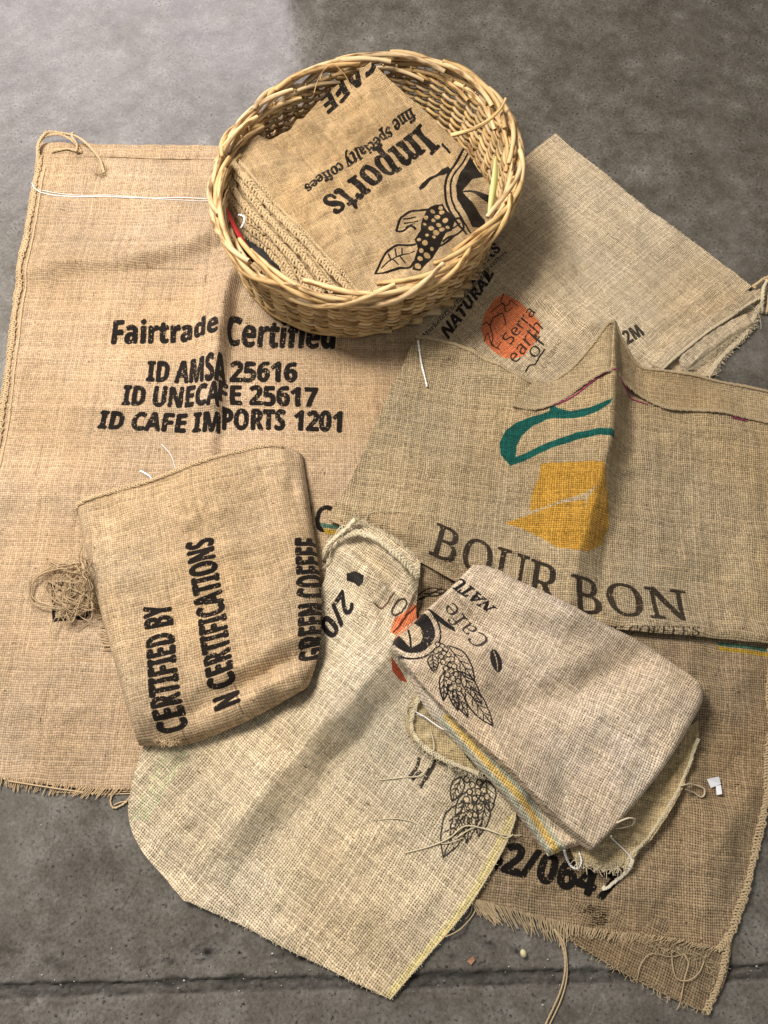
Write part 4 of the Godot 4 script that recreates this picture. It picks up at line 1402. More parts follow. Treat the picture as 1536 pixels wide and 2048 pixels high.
func dark_sack() -> void:
	var back := cloth([
		[Vector3(0.1687, 0.0060, 0.1264), Vector3(0.2514, 0.0060, 0.1389), Vector3(0.3604, 0.0060, 0.1576), Vector3(0.4818, 0.0060, 0.1760)],
		[Vector3(0.1981, 0.0060, 0.1576), Vector3(0.2618, 0.0060, 0.1809), Vector3(0.3623, 0.0060, 0.2002), Vector3(0.4667, 0.0060, 0.2211)],
		[Vector3(0.2215, 0.0060, 0.1687), Vector3(0.2807, 0.0060, 0.1990), Vector3(0.3642, 0.0060, 0.2405), Vector3(0.4501, 0.0060, 0.2505)],
		[Vector3(0.2412, 0.0060, 0.1809), Vector3(0.3060, 0.0060, 0.2181), Vector3(0.3761, 0.0060, 0.2534), Vector3(0.4318, 0.0060, 0.2753)]], {"seed": 41, "cell": 0.006, "axis": Vector3(0.4318, 0.0060, 0.2753) - Vector3(0.2215, 0.0060, 0.1687), "wave": [[0.05, 0.004], [0.015, 0.001]], "curl": [0, 0.003, 0.003, 0]})
	var net := [
		[Vector3(-0.1046, 0.0060, -0.4155), Vector3(0.0746, 0.0060, -0.3863), Vector3(0.2666, 0.0060, -0.3525), Vector3(0.4493, 0.0060, -0.3359), Vector3(0.6222, 0.0060, -0.3276)],
		[Vector3(-0.0379, 0.0060, -0.2869), Vector3(0.1036, 0.0060, -0.2708), Vector3(0.2745, 0.0060, -0.2470), Vector3(0.4441, 0.0060, -0.2313), Vector3(0.6060, 0.0060, -0.2158)],
		[Vector3(0.0241, 0.0060, -0.1327), Vector3(0.1443, 0.0060, -0.1180), Vector3(0.2932, 0.0060, -0.1034), Vector3(0.4340, 0.0060, -0.0926), Vector3(0.5783, 0.0060, -0.0818)],
		[Vector3(0.0810, 0.0060, 0.0088), Vector3(0.1887, 0.0060, 0.0223), Vector3(0.3099, 0.0060, 0.0357), Vector3(0.4305, 0.0060, 0.0456), Vector3(0.5455, 0.0060, 0.0423)],
		[Vector3(0.1095, 0.0060, 0.1264), Vector3(0.1885, 0.0060, 0.1452), Vector3(0.2904, 0.0060, 0.1674), Vector3(0.3859, 0.0060, 0.1748), Vector3(0.4793, 0.0060, 0.1833)],
		[Vector3(0.1195, 0.0060, 0.1377), Vector3(0.1948, 0.0060, 0.1563), Vector3(0.2895, 0.0060, 0.1772), Vector3(0.3777, 0.0060, 0.1857), Vector3(0.4576, 0.0060, 0.2002)],
	]
	var folds := [
		[[Vector3(0.3966, 0.0000, -0.0750), Vector3(0.4449, 0.0120, 0.0088), Vector3(0.4766, 0.0100, 0.0886), Vector3(0.4732, 0.0000, 0.1584)], 0.06, 0.06, 0.0],
		[[Vector3(0.5270, 0.0120, -0.0049), Vector3(0.4724, 0.0120, 0.0690), Vector3(0.3938, 0.0000, 0.1270)], 0.05, 0.035, 0.3],
		[[Vector3(0.4404, 0.0060, -0.1860), Vector3(0.5248, 0.0100, -0.1333), Vector3(0.5680, 0.0060, -0.0750)], 0.07, 0.07, 0.0],
		[[Vector3(0.2792, 0.0000, 0.0756), Vector3(0.3391, 0.0060, 0.1143), Vector3(0.3993, 0.0000, 0.1396)], 0.05, 0.05, 0.0],
		[[Vector3(0.0662, 0.0060, -0.3543), Vector3(0.1046, 0.0000, -0.2883)], 0.04, 0.04, 0.0],
	]
	var cl := cloth(net, {"seed": 42, "creases": 10, "folds": folds, "wave": [[0.10, 0.0065], [0.04, 0.0026], [0.015, 0.0006]], "cell": 0.0058, "curl": [0, 0.004, 0.004, 0]})
	write(cl, "42/0647", sans, [Vector3(0.1367, 0.0060, 0.0958), Vector3(0.3186, 0.0060, 0.1417), Vector3(0.3322, 0.0060, 0.1077), Vector3(0.1501, 0.0060, 0.0581)], INK, 0, 2.3)
	write(cl, "Product of", serif, [Vector3(0.1648, 0.0060, 0.0581), Vector3(0.2199, 0.0060, 0.0717), Vector3(0.2236, 0.0060, 0.0608), Vector3(0.1684, 0.0060, 0.0458)], FAINT_INK)
	# stripes woven into the selvedge at the top
	stroke(cl, [Vector3(-0.1045, 0.0060, -0.4129), Vector3(-0.0636, 0.0060, -0.4068), Vector3(-0.0228, 0.0060, -0.3999)], 0.008, Color(0.45, 0.74, 0.76))
	stroke(cl, [Vector3(-0.0977, 0.0060, -0.4017), Vector3(-0.0553, 0.0060, -0.3948), Vector3(-0.0146, 0.0060, -0.3880)], 0.008, Color(1.0, 0.94, 0.45))
	stroke(cl, [Vector3(0.5198, 0.0060, -0.2181), Vector3(0.5653, 0.0060, -0.2127), Vector3(0.6044, 0.0060, -0.2065)], 0.006, Color(0.45, 0.74, 0.76))
	stroke(cl, [Vector3(0.5187, 0.0060, -0.2111), Vector3(0.5640, 0.0060, -0.2050), Vector3(0.6030, 0.0060, -0.1988)], 0.006, Color(1.0, 0.94, 0.45))
	stroke(cl, [Vector3(0.0548, 0.0060, -0.2872), Vector3(0.0671, 0.0060, -0.2926), Vector3(0.0846, 0.0060, -0.2934), Vector3(0.0988, 0.0060, -0.3015)], 0.003, WORN_INK)
	stroke(cl, [Vector3(0.0637, 0.0060, -0.2961), Vector3(0.0777, 0.0060, -0.2979), Vector3(0.0919, 0.0060, -0.3060)], 0.003, WORN_INK)
	stroke(cl, [Vector3(0.0529, 0.0060, -0.2933), Vector3(0.0729, 0.0060, -0.3047), Vector3(0.1006, 0.0060, -0.3031)], 0.002, WORN_INK)
	stroke(cl, [Vector3(0.0584, 0.0060, -0.2869), Vector3(0.0807, 0.0060, -0.2982), Vector3(0.1043, 0.0060, -0.2933)], 0.002, WORN_INK)
	var s := sack("burlap_sack", "dark brown loose woven sack with 2/0647 printed above its fringed mouth", Vector3(0.42, 0, -0.1))
	var brown := Color(0.41, 0.315, 0.21)
	part(s, "back_panel", cloth_mesh(back, cloth_material(brown * 0.85, "open", 0.0035, back)))
	part(s, "front_panel", cloth_mesh(cl, cloth_material(brown, "open", 0.0035, cl)))
	part(s, "edge_stitching", braid(edge_of(cl, 1, 0.15, 1.0, 1), 0.0050, 0.0018, 0.0017, 0.013, M.brown_yarn, 3))
	part(s, "edge_stitching", braid(edge_of(back, 1, 0.1, 1.0, 1), 0.0042, 0.0016, 0.0016, 0.012, M.brown_yarn, 3))
	part(s, "fringe", fringe(cl, 2, 0.0, 0.42, 0.030, 0.0020, M.brown_yarn, 0.16, 0.04, 0.0010), "stuff")
	part(s, "fringe", fringe(cl, 2, 0.42, 0.75, 0.015, 0.0024, M.brown_yarn, 0.2, 0.1, 0.0009), "stuff")
	part(s, "fringe", fringe(cl, 2, 0.75, 1.0, 0.010, 0.0034, M.brown_yarn, 0.7, 0.2, 0.0008), "stuff")
	part(s, "fringe", fringe(cl, 2, 0.0, 0.10, 0.036, 0.0026, M.brown_yarn, 0.5, 0.2, 0.0010), "stuff")
	part(s, "frayed_edge", frizz(edge_of(back, 2), 0.009, 0.0014, M.brown_yarn, 0.0006), "stuff")
	part(s, "frayed_fibres", frizz(lay([Vector3(0.3630, 0.0000, 0.1942), Vector3(0.4027, 0.0000, 0.2032), Vector3(0.4351, 0.0000, 0.2152), Vector3(0.4456, 0.0000, 0.2359), Vector3(0.4363, 0.0000, 0.2534)], 0.001), 0.014, 0.0012, M.brown_yarn, 0.0006), "stuff")
	part(s, "knotted_thread", thread(lay([Vector3(0.3929, 0.0000, 0.2002), Vector3(0.3906, 0.0030, 0.2192), Vector3(0.3941, 0.0040, 0.2341), Vector3(0.4087, 0.0040, 0.2359), Vector3(0.4258, 0.0030, 0.2252), Vector3(0.4375, 0.0000, 0.2074)], 0.001), 0.0009, M.brown_yarn))
	part(s, "knotted_thread", thread(lay([Vector3(0.4001, 0.0000, 0.1972), Vector3(0.4118, 0.0050, 0.2133), Vector3(0.4052, 0.0030, 0.2323), Vector3(0.3989, 0.0000, 0.2534), Vector3(0.3911, 0.0000, 0.2718)], 0.001), 0.0009, M.brown_yarn))
	part(s, "knotted_thread", thread(lay([Vector3(0.3413, 0.0000, 0.2359), Vector3(0.3487, 0.0030, 0.2163), Vector3(0.3637, 0.0030, 0.2042), Vector3(0.3906, 0.0030, 0.2085), Vector3(0.4129, 0.0000, 0.2032)], 0.001), 0.0007, M.brown_yarn))


func bourbon_sack() -> void:
	var net := [
		[Vector3(0.0569, 0.0120, -0.7558), Vector3(0.1379, 0.0200, -0.7324), Vector3(0.2578, 0.0140, -0.6682), Vector3(0.3270, 0.0400, -0.6855), Vector3(0.3880, 0.0750, -0.7492), Vector3(0.4236, 0.0450, -0.7051), Vector3(0.4882, 0.0200, -0.6874), Vector3(0.5756, 0.0120, -0.6693), Vector3(0.6852, 0.0120, -0.6497)],
		[Vector3(0.0209, 0.0120, -0.6772), Vector3(0.1052, 0.0200, -0.6579), Vector3(0.2151, 0.0200, -0.6193), Vector3(0.3036, 0.0450, -0.6203), Vector3(0.3815, 0.0750, -0.6601), Vector3(0.4300, 0.0350, -0.6352), Vector3(0.4930, 0.0180, -0.6175), Vector3(0.5747, 0.0120, -0.6044), Vector3(0.6680, 0.0120, -0.5902)],
		[Vector3(-0.0220, 0.0120, -0.5714), Vector3(0.0687, 0.0200, -0.5490), Vector3(0.1802, 0.0220, -0.5207), Vector3(0.2792, 0.0450, -0.5194), Vector3(0.3670, 0.0700, -0.5524), Vector3(0.4138, 0.0320, -0.5343), Vector3(0.4800, 0.0160, -0.5097), Vector3(0.5575, 0.0120, -0.4889), Vector3(0.6448, 0.0120, -0.4755)],
		[Vector3(-0.0643, 0.0120, -0.4666), Vector3(0.0260, 0.0220, -0.4409), Vector3(0.1384, 0.0240, -0.4100), Vector3(0.2473, 0.0420, -0.4038), Vector3(0.3338, 0.0580, -0.4401), Vector3(0.3824, 0.0300, -0.4122), Vector3(0.4512, 0.0160, -0.3788), Vector3(0.5302, 0.0120, -0.3591), Vector3(0.6242, 0.0120, -0.3466)],
		[Vector3(-0.0851, 0.0120, -0.4359), Vector3(0.0096, 0.0220, -0.3811), Vector3(0.1120, 0.0220, -0.3314), Vector3(0.2185, 0.0320, -0.2965), Vector3(0.3018, 0.0420, -0.3460), Vector3(0.3490, 0.0260, -0.3060), Vector3(0.4215, 0.0160, -0.2646), Vector3(0.5070, 0.0120, -0.2536), Vector3(0.6076, 0.0120, -0.2419)],
		[Vector3(-0.0920, 0.0120, -0.4185), Vector3(0.0016, 0.0180, -0.3740), Vector3(0.1003, 0.0160, -0.3208), Vector3(0.2030, 0.0200, -0.2629), Vector3(0.2866, 0.0240, -0.2542), Vector3(0.3366, 0.0200, -0.2426), Vector3(0.4106, 0.0140, -0.2329), Vector3(0.4953, 0.0120, -0.2255), Vector3(0.6029, 0.0120, -0.2147)],
	]
	var folds := [
		[[Vector3(0.3897, 0.0620, -0.7525), Vector3(0.3840, 0.0600, -0.6630), Vector3(0.3703, 0.0560, -0.5548), Vector3(0.3362, 0.0460, -0.4412), Vector3(0.3031, 0.0320, -0.3466), Vector3(0.2894, 0.0180, -0.2851)], 0.055, 0.14, 0.45],
		[[Vector3(0.2257, 0.0080, -0.7552), Vector3(0.2736, -0.0080, -0.6691), Vector3(0.3037, 0.0000, -0.6057)], 0.05, 0.05, 0.0],
		[[Vector3(0.0733, 0.0100, -0.7448), Vector3(0.1703, 0.0120, -0.7142), Vector3(0.2463, 0.0080, -0.6543), Vector3(0.3022, 0.0000, -0.5866)], 0.04, 0.05, 0.1],
		[[Vector3(0.4438, 0.0040, -0.5490), Vector3(0.5439, 0.0060, -0.5961), Vector3(0.6394, 0.0040, -0.5490)], 0.07, 0.07, 0.0],
		[[Vector3(0.4334, 0.0060, -0.3882), Vector3(0.5263, 0.0060, -0.3543), Vector3(0.6194, 0.0040, -0.3797)], 0.08, 0.06, 0.0],
		[[Vector3(-0.0729, 0.0100, -0.4491), Vector3(0.0180, 0.0100, -0.4011), Vector3(0.1065, 0.0080, -0.3543), Vector3(0.2011, 0.0060, -0.3128)], 0.03, 0.020, 0.3],
		[[Vector3(0.3393, 0.0080, -0.2562), Vector3(0.4158, 0.0090, -0.2388), Vector3(0.5087, 0.0080, -0.2325), Vector3(0.6098, 0.0080, -0.2215)], 0.04, 0.012, 0.1],
	]
	var cl := cloth(net, {"seed": 52, "creases": 10, "folds": folds, "wave": [[0.13, 0.007], [0.045, 0.0026], [0.016, 0.0006]], "cell": 0.005, "gap": 0.006, "curl": [0.009, 0.0, 0.003, 0.006], "axis": Vector3(0.6448, 0.0120, -0.4755) - Vector3(-0.0220, 0.0120, -0.5714), "arc": 0.6})
	var teal := Color(0.11, 0.50, 0.57)
	var gold := Color(0.95, 0.81, 0.43)
	area(cl, [Vector3(0.2117, 0.0300, -0.5170), Vector3(0.1968, 0.0300, -0.5372), Vector3(0.1961, 0.0300, -0.5588), Vector3(0.2062, 0.0300, -0.5799), Vector3(0.2251, 0.0300, -0.5948), Vector3(0.2548, 0.0300, -0.6057), Vector3(0.2806, 0.0300, -0.6110), Vector3(0.2853, 0.0300, -0.6252), Vector3(0.2942, 0.0350, -0.6132), Vector3(0.3139, 0.0400, -0.6025), Vector3(0.3414, 0.0450, -0.6011), Vector3(0.3606, 0.0550, -0.6051), Vector3(0.3755, 0.0650, -0.6105), Vector3(0.3699, 0.0650, -0.6006), Vector3(0.3522, 0.0550, -0.5912), Vector3(0.3317, 0.0500, -0.5866), Vector3(0.3152, 0.0450, -0.5883), Vector3(0.2953, 0.0400, -0.5949), Vector3(0.2760, 0.0300, -0.5980), Vector3(0.2536, 0.0300, -0.5879), Vector3(0.2346, 0.0300, -0.5719), Vector3(0.2244, 0.0300, -0.5529), Vector3(0.2214, 0.0300, -0.5325), Vector3(0.2287, 0.0300, -0.5353), Vector3(0.2726, 0.0300, -0.5510), Vector3(0.3165, 0.0450, -0.5615), Vector3(0.3494, 0.0550, -0.5621), Vector3(0.3764, 0.0700, -0.5570), Vector3(0.3750, 0.0700, -0.5436), Vector3(0.3484, 0.0550, -0.5508), Vector3(0.3190, 0.0450, -0.5490), Vector3(0.2790, 0.0300, -0.5404), Vector3(0.2352, 0.0300, -0.5248)], teal)
	area(cl, [Vector3(0.2612, 0.0300, -0.5159), Vector3(0.3087, 0.0450, -0.5104), Vector3(0.3550, 0.0650, -0.5030), Vector3(0.3462, 0.0600, -0.4691), Vector3(0.3233, 0.0500, -0.4528), Vector3(0.2836, 0.0400, -0.4449), Vector3(0.2574, 0.0300, -0.4364), Vector3(0.2381, 0.0300, -0.4338), Vector3(0.2449, 0.0300, -0.4682), Vector3(0.2559, 0.0300, -0.4909)], gold)
	area(cl, [Vector3(0.1959, 0.0300, -0.4155), Vector3(0.2288, 0.0300, -0.4235), Vector3(0.2642, 0.0300, -0.4353), Vector3(0.2868, 0.0400, -0.4408), Vector3(0.3222, 0.0500, -0.4410), Vector3(0.3123, 0.0500, -0.4055), Vector3(0.2961, 0.0450, -0.3603), Vector3(0.2740, 0.0400, -0.3654), Vector3(0.2504, 0.0300, -0.3864), Vector3(0.2241, 0.0300, -0.4034)], gold)
	area(cl, [Vector3(0.3564, 0.0600, -0.5026), Vector3(0.3581, 0.0500, -0.4750), Vector3(0.3621, 0.0350, -0.4401), Vector3(0.3633, 0.0250, -0.4070), Vector3(0.3498, 0.0250, -0.3744), Vector3(0.3196, 0.0300, -0.3568), Vector3(0.2944, 0.0400, -0.3590), Vector3(0.3089, 0.0500, -0.4055), Vector3(0.3257, 0.0500, -0.4417), Vector3(0.3430, 0.0600, -0.4709)], gold)
	write(cl, "BOUR", serif, [Vector3(0.0717, 0.0220, -0.3581), Vector3(0.2663, 0.0350, -0.2726), Vector3(0.2781, 0.0400, -0.3310), Vector3(0.0866, 0.0240, -0.4128)], Color(0.30, 0.29, 0.30), 0, 1.0)
	write(cl, "BON", serif, [Vector3(0.2927, 0.0280, -0.2634), Vector3(0.4758, 0.0120, -0.2514), Vector3(0.4740, 0.0120, -0.2998), Vector3(0.2913, 0.0300, -0.3200)], Color(0.31, 0.30, 0.31), 0, 1.0)
	write(cl, "SPECIALTY COFFEES", serif, [Vector3(0.2361, 0.0200, -0.2284), Vector3(0.4822, 0.0140, -0.2269), Vector3(0.4840, 0.0140, -0.2404), Vector3(0.2406, 0.0220, -0.2448)], WORN_INK)
	write(cl, "SPECIALTY", serif_bold, [Vector3(0.0710, 0.0140, -0.3484), Vector3(0.1198, 0.0140, -0.3236), Vector3(0.1241, 0.0140, -0.3307), Vector3(0.0745, 0.0140, -0.3563)], FAINT_INK)
	var s := sack("burlap_sack", "brown sack pinched into a ridge with teal and gold print above serif letters", Vector3(0.25, 0, -0.65))
	var tint := Color(0.54, 0.435, 0.29)
	part(s, "front_panel", cloth_mesh(cl, cloth_material(tint, "open", 0.0035, cl)))
	# the doubled mouth band along the top
	var rows := []
	for q in [0, 5, 9, 13]:
		var line := edge_of(cl, 0, 0.30, 1.0, q)
		var picked := []
		for k in 12:
			var wavy := 0.0035 * sin(k * 1.9) + 0.002 * sin(k * 3.7) if q == 13 else 0.0
			picked.append(line[int(k * (line.size() - 1) / 11.0)] + Vector3(0, 0.0020, wavy))
		rows.append(picked)
	var band := cloth(rows, {"seed": 55, "use_y": true, "gap": 0.0, "cell": 0.005, "wave": [[0.02, 0.0012]], "axis": Vector3(0.6351, 0.0300, -0.4683) - Vector3(-0.0217, 0.0300, -0.5627), "curl": [0.0, 0, 0.002, 0]})
	part(s, "mouth_band", cloth_mesh(band, cloth_material(tint * 1.04, "tight", 0.0036, band)))
	part(s, "mouth_stitching", braid(edge_of(band, 2, 0.0, 1.0, 0), 0.0032, 0.0013, 0.0016, 0.012, M.brown_yarn, 3))
	part(s, "edge_stitching", braid(edge_of(band, 0, 0.1, 1.0, 0), 0.0020, 0.0010, 0.0012, 0.011, M.brown_yarn, 3))
	part(s, "frayed_edge", frizz(edge_of(band, 0), 0.006, 0.0022, M.brown_yarn, 0.0005), "stuff")
	var under := edge_of(cl, 0, 0.36, 1.0, 14)
	for run in [[0.08, 0.34], [0.36, 0.52], [0.83, 0.9]]:
		var line := under.slice(int(run[0] * under.size()), int(run[1] * under.size()))
		for k in line.size():
			line[k].y += 0.0016
		part(s, "magenta_stitching", braid(line, 0.0005, 0.0003, 0.0007, 0.008, M.magenta_yarn, 2))
	part(s, "edge_stitching", braid(edge_of(cl, 1, 0.05, 1.0, 1), 0.0045, 0.0016, 0.0015, 0.012, M.brown_yarn, 3))
	part(s, "edge_stitching", braid(edge_of(cl, 0, 0.0, 0.42, 0), 0.0026, 0.0014, 0.0016, 0.012, M.brown_yarn, 3))


func tied_sack() -> void:
	var net := [
		[Vector3(-0.0921, 0.0100, -0.3833), Vector3(-0.0455, 0.0100, -0.4055), Vector3(0.0065, 0.0100, -0.3850), Vector3(0.0575, 0.0100, -0.3414)],
		[Vector3(-0.1011, 0.0100, -0.3020), Vector3(-0.0495, 0.0100, -0.2859), Vector3(0.0016, 0.0100, -0.2659), Vector3(0.0512, 0.0100, -0.2423)],
		[Vector3(-0.1910, 0.0100, -0.2151), Vector3(-0.1133, 0.0100, -0.1921), Vector3(-0.0213, 0.0100, -0.1694), Vector3(0.0844, 0.0100, -0.1396)],
		[Vector3(-0.3340, 0.0100, -0.1031), Vector3(-0.1985, 0.0100, -0.0815), Vector3(-0.0353, 0.0100, -0.0602), Vector3(0.1474, 0.0100, -0.0323)],
		[Vector3(-0.3676, 0.0100, 0.0087), Vector3(-0.2416, 0.0100, 0.0355), Vector3(-0.0623, 0.0100, 0.0684), Vector3(0.1878, 0.0100, 0.0275)],
		[Vector3(-0.3482, 0.0100, 0.0684), Vector3(-0.2358, 0.0100, 0.1134), Vector3(-0.0812, 0.0100, 0.1571), Vector3(0.1247, 0.0100, 0.1360)],
		[Vector3(-0.2755, 0.0100, 0.1385), Vector3(-0.1946, 0.0100, 0.1705), Vector3(-0.0987, 0.0100, 0.2127), Vector3(0.0080, 0.0100, 0.2583)],
	]
	var folds := [
		[[Vector3(-0.2734, 0.0100, 0.1092), Vector3(-0.2076, 0.0280, 0.0358), Vector3(-0.1387, 0.0340, -0.0396), Vector3(-0.0663, 0.0370, -0.1112), Vector3(0.0015, 0.0320, -0.1899), Vector3(0.0250, 0.0120, -0.2404)], 0.10, 0.055, 0.35],
		[[Vector3(-0.1484, 0.0000, 0.0690), Vector3(-0.0645, -0.0060, -0.0187), Vector3(0.0241, -0.0060, -0.1039)], 0.06, 0.08, 0.0],
		[[Vector3(-0.2138, 0.0000, -0.0608), Vector3(-0.1344, 0.0100, -0.1186), Vector3(-0.0601, 0.0100, -0.1860), Vector3(-0.0377, 0.0060, -0.2562)], 0.06, 0.06, 0.0],
		[[Vector3(0.0239, 0.0000, -0.0750), Vector3(0.0821, 0.0120, -0.0187), Vector3(0.1541, 0.0080, 0.0088)], 0.09, 0.06, 0.0],
		[[Vector3(-0.0631, 0.0100, -0.3627), Vector3(-0.0265, 0.0340, -0.3293), Vector3(0.0016, 0.0300, -0.2964), Vector3(0.0253, 0.0000, -0.2762)], 0.018, 0.022, 0.5],
		[[Vector3(-0.0548, 0.0060, -0.3459), Vector3(-0.0335, 0.0240, -0.3128), Vector3(-0.0182, 0.0140, -0.2802), Vector3(-0.0063, 0.0000, -0.2404)], 0.014, 0.020, 0.4],
		[[Vector3(-0.0065, 0.0140, -0.3627), Vector3(0.0257, 0.0260, -0.3293), Vector3(0.0460, 0.0140, -0.2883)], 0.022, 0.022, 0.2],
		[[Vector3(-0.3146, 0.0000, 0.1207), Vector3(-0.2423, 0.0060, 0.1472), Vector3(-0.1429, 0.0070, 0.1891), Vector3(-0.0054, 0.0040, 0.2488)], 0.03, 0.02, 0.2],
		[[Vector3(-0.3430, 0.0060, -0.0187), Vector3(-0.3014, 0.0080, 0.0358), Vector3(-0.2741, 0.0000, 0.1015)], 0.04, 0.04, 0.0],
	]
	var lengthwise: Vector3 = Vector3(0.1878, 0.0100, 0.0275) - Vector3(0.0080, 0.0100, 0.2583)
	var cl := cloth(net, {"seed": 62, "creases": 12, "folds": folds, "wave": [[0.12, 0.008], [0.045, 0.0026], [0.016, 0.0006]], "cell": 0.0055, "axis": Vector3(-lengthwise.z, 0, lengthwise.x), "curl": [0.004, 0.003, 0.003, 0.004]})
	# prints
	write(cl, "2/0", sans, [Vector3(-0.0663, 0.0100, -0.3027), Vector3(-0.1017, 0.0100, -0.2466), Vector3(-0.0799, 0.0100, -0.2222), Vector3(-0.0460, 0.0100, -0.2775)], INK * 1.1, 0, 1.2)
	area(cl, [Vector3(-0.0591, 0.0100, -0.3282), Vector3(-0.0466, 0.0100, -0.3282), Vector3(-0.0310, 0.0100, -0.3186), Vector3(-0.0325, 0.0100, -0.3090), Vector3(-0.0402, 0.0100, -0.3058), Vector3(-0.0464, 0.0100, -0.3122), Vector3(-0.0589, 0.0100, -0.3170)], INK * 1.2)
	write(cl, "Imports", serif, [Vector3(-0.0395, 0.0100, -0.2435), Vector3(-0.0153, 0.0100, -0.2775), Vector3(-0.0246, 0.0100, -0.2838), Vector3(-0.0486, 0.0100, -0.2496)], FAINT_INK)
	stroke(cl, [Vector3(-0.0153, 0.0100, -0.2775), Vector3(-0.0046, 0.0100, -0.2697), Vector3(0.0061, 0.0100, -0.2791), Vector3(0.0169, 0.0100, -0.2932)], 0.003, Color(0.5, 0.4, 0.38))
	stroke(cl, [Vector3(0.0214, 0.0100, -0.2806), Vector3(0.0307, 0.0100, -0.2838), Vector3(0.0352, 0.0100, -0.2760), Vector3(0.0274, 0.0100, -0.2635), Vector3(0.0167, 0.0100, -0.2573), Vector3(0.0122, 0.0100, -0.2651), Vector3(0.0214, 0.0100, -0.2806)], 0.003, Color(0.3, 0.29, 0.29))
	write(cl, "Product", sans_plain, [Vector3(-0.0215, 0.0100, -0.2853), Vector3(0.0108, 0.0100, -0.3058), Vector3(0.0077, 0.0100, -0.3122), Vector3(-0.0246, 0.0100, -0.2916)], FAINT_INK)
	area(cl, [Vector3(0.0444, 0.0100, -0.2760), Vector3(0.0596, 0.0100, -0.2697), Vector3(0.0517, 0.0100, -0.2543), Vector3(0.0333, 0.0100, -0.2404), Vector3(0.0181, 0.0100, -0.2267), Vector3(0.0090, 0.0100, -0.2313), Vector3(0.0152, 0.0100, -0.2527), Vector3(0.0336, 0.0100, -0.2651)], ORANGE)
	stroke(cl, [Vector3(0.0520, 0.0100, -0.2744), Vector3(0.0366, 0.0100, -0.2604), Vector3(0.0227, 0.0100, -0.2404), Vector3(0.0136, 0.0100, -0.2313)], 0.003, Color(0.4, 0.24, 0.2))
	area(cl, [Vector3(0.0107, 0.0100, -0.1936), Vector3(0.0244, 0.0100, -0.1769), Vector3(0.0356, 0.0100, -0.1581), Vector3(0.0243, 0.0100, -0.1604), Vector3(0.0122, 0.0100, -0.1731)], DARK_ORANGE)
	# the sprig at the lower right
	for leaf in [[Vector3(0.0837, 0.0060, 0.0849), Vector3(0.1150, 0.0060, 0.0105), 0.22], [Vector3(0.1169, 0.0060, 0.0663), Vector3(0.1306, 0.0060, 0.0105), 0.16], [Vector3(0.0974, 0.0060, 0.0105), Vector3(0.1122, 0.0060, -0.0227), 0.25], [Vector3(0.1345, 0.0060, 0.0574), Vector3(0.1462, 0.0060, 0.0105), 0.2], [Vector3(0.1514, 0.0060, 0.0251), Vector3(0.1476, 0.0060, -0.0190), 0.25], [Vector3(0.0941, 0.0060, 0.0574), Vector3(0.1184, 0.0060, 0.0251), 0.25], [Vector3(0.1031, 0.0060, 0.0395), Vector3(0.1234, 0.0060, -0.0042), 0.2]]:
		leaf_print(cl, leaf[0], leaf[1], leaf[2], WORN_INK, 0.0022)
	berries(cl, [Vector3(0.1200, 0.0060, -0.0190), Vector3(0.1276, 0.0060, -0.0116), Vector3(0.1376, 0.0060, -0.0153), Vector3(0.1233, 0.0060, -0.0023), Vector3(0.1351, 0.0060, -0.0023), Vector3(0.1438, 0.0060, -0.0042), Vector3(0.1190, 0.0060, 0.0087), Vector3(0.1300, 0.0060, 0.0069), Vector3(0.1405, 0.0060, 0.0069), Vector3(0.1484, 0.0060, 0.0050), Vector3(0.1245, 0.0060, 0.0178), Vector3(0.1362, 0.0060, 0.0178), Vector3(0.1299, 0.0060, 0.0287), Vector3(0.1221, 0.0060, 0.0287)], 0.0036, WORN_INK, Color(0.9, 0.88, 0.84))
	for smear in [[Vector3(0.0372, 0.0060, -0.0227), Vector3(0.0493, 0.0060, -0.0377), Vector3(0.0515, 0.0060, -0.0491)], [Vector3(0.0411, 0.0060, -0.0190), Vector3(0.0531, 0.0060, -0.0302)], [Vector3(0.0528, 0.0060, -0.0079), Vector3(0.0609, 0.0060, -0.0227), Vector3(0.0671, 0.0060, -0.0340)], [Vector3(0.0608, 0.0060, -0.0190), Vector3(0.0732, 0.0060, -0.0415)], [Vector3(0.0732, 0.0060, -0.0434), Vector3(0.0813, 0.0060, -0.0491)]]:
		stroke(cl, smear, 0.005, WORN_INK)
	for k in 90:
		speckle(cl, (Vector3(0.0336, 0.0060, -0.0491)).lerp(Vector3(0.1469, 0.0060, 0.0821), rng.randf()), 0.03, 4)
	# green threads woven in at the left, a yellow selvedge at the right
	for k in 16:
		var u := k / 15.0
		var a: Vector3 = (Vector3(-0.3630, 0.0060, 0.0357)).lerp(Vector3(-0.3357, 0.0060, 0.0357), u)
		var b: Vector3 = (Vector3(-0.3272, 0.0060, -0.0604)).lerp(Vector3(-0.2835, 0.0060, -0.0675), u)
		for j in 14:
			if rng.randf() < 0.62:
				var q := j / 14.0
				stroke(cl, [a.lerp(b, q), a.lerp(b, q + rng.randf_range(0.02, 0.07))], 0.0011, Color(0.78, 0.90, 0.79))
	for k in 5:
		var a: Vector3 = (Vector3(0.1839, 0.0060, 0.0317)).lerp(Vector3(0.1768, 0.0060, 0.0290), k / 4.0)
		var b: Vector3 = (Vector3(0.1208, 0.0060, 0.1389)).lerp(Vector3(0.1141, 0.0060, 0.1339), k / 4.0)
		var c: Vector3 = (Vector3(0.0067, 0.0060, 0.2557)).lerp(Vector3(0.0000, 0.0060, 0.2522), k / 4.0)
		stroke(cl, [a, b, c], 0.0022, [Color(0.93, 0.92, 0.78), Color(0.95, 0.92, 0.72), Color(0.88, 0.92, 0.82), Color(0.95, 0.93, 0.78), Color(0.93, 0.93, 0.88)][k])
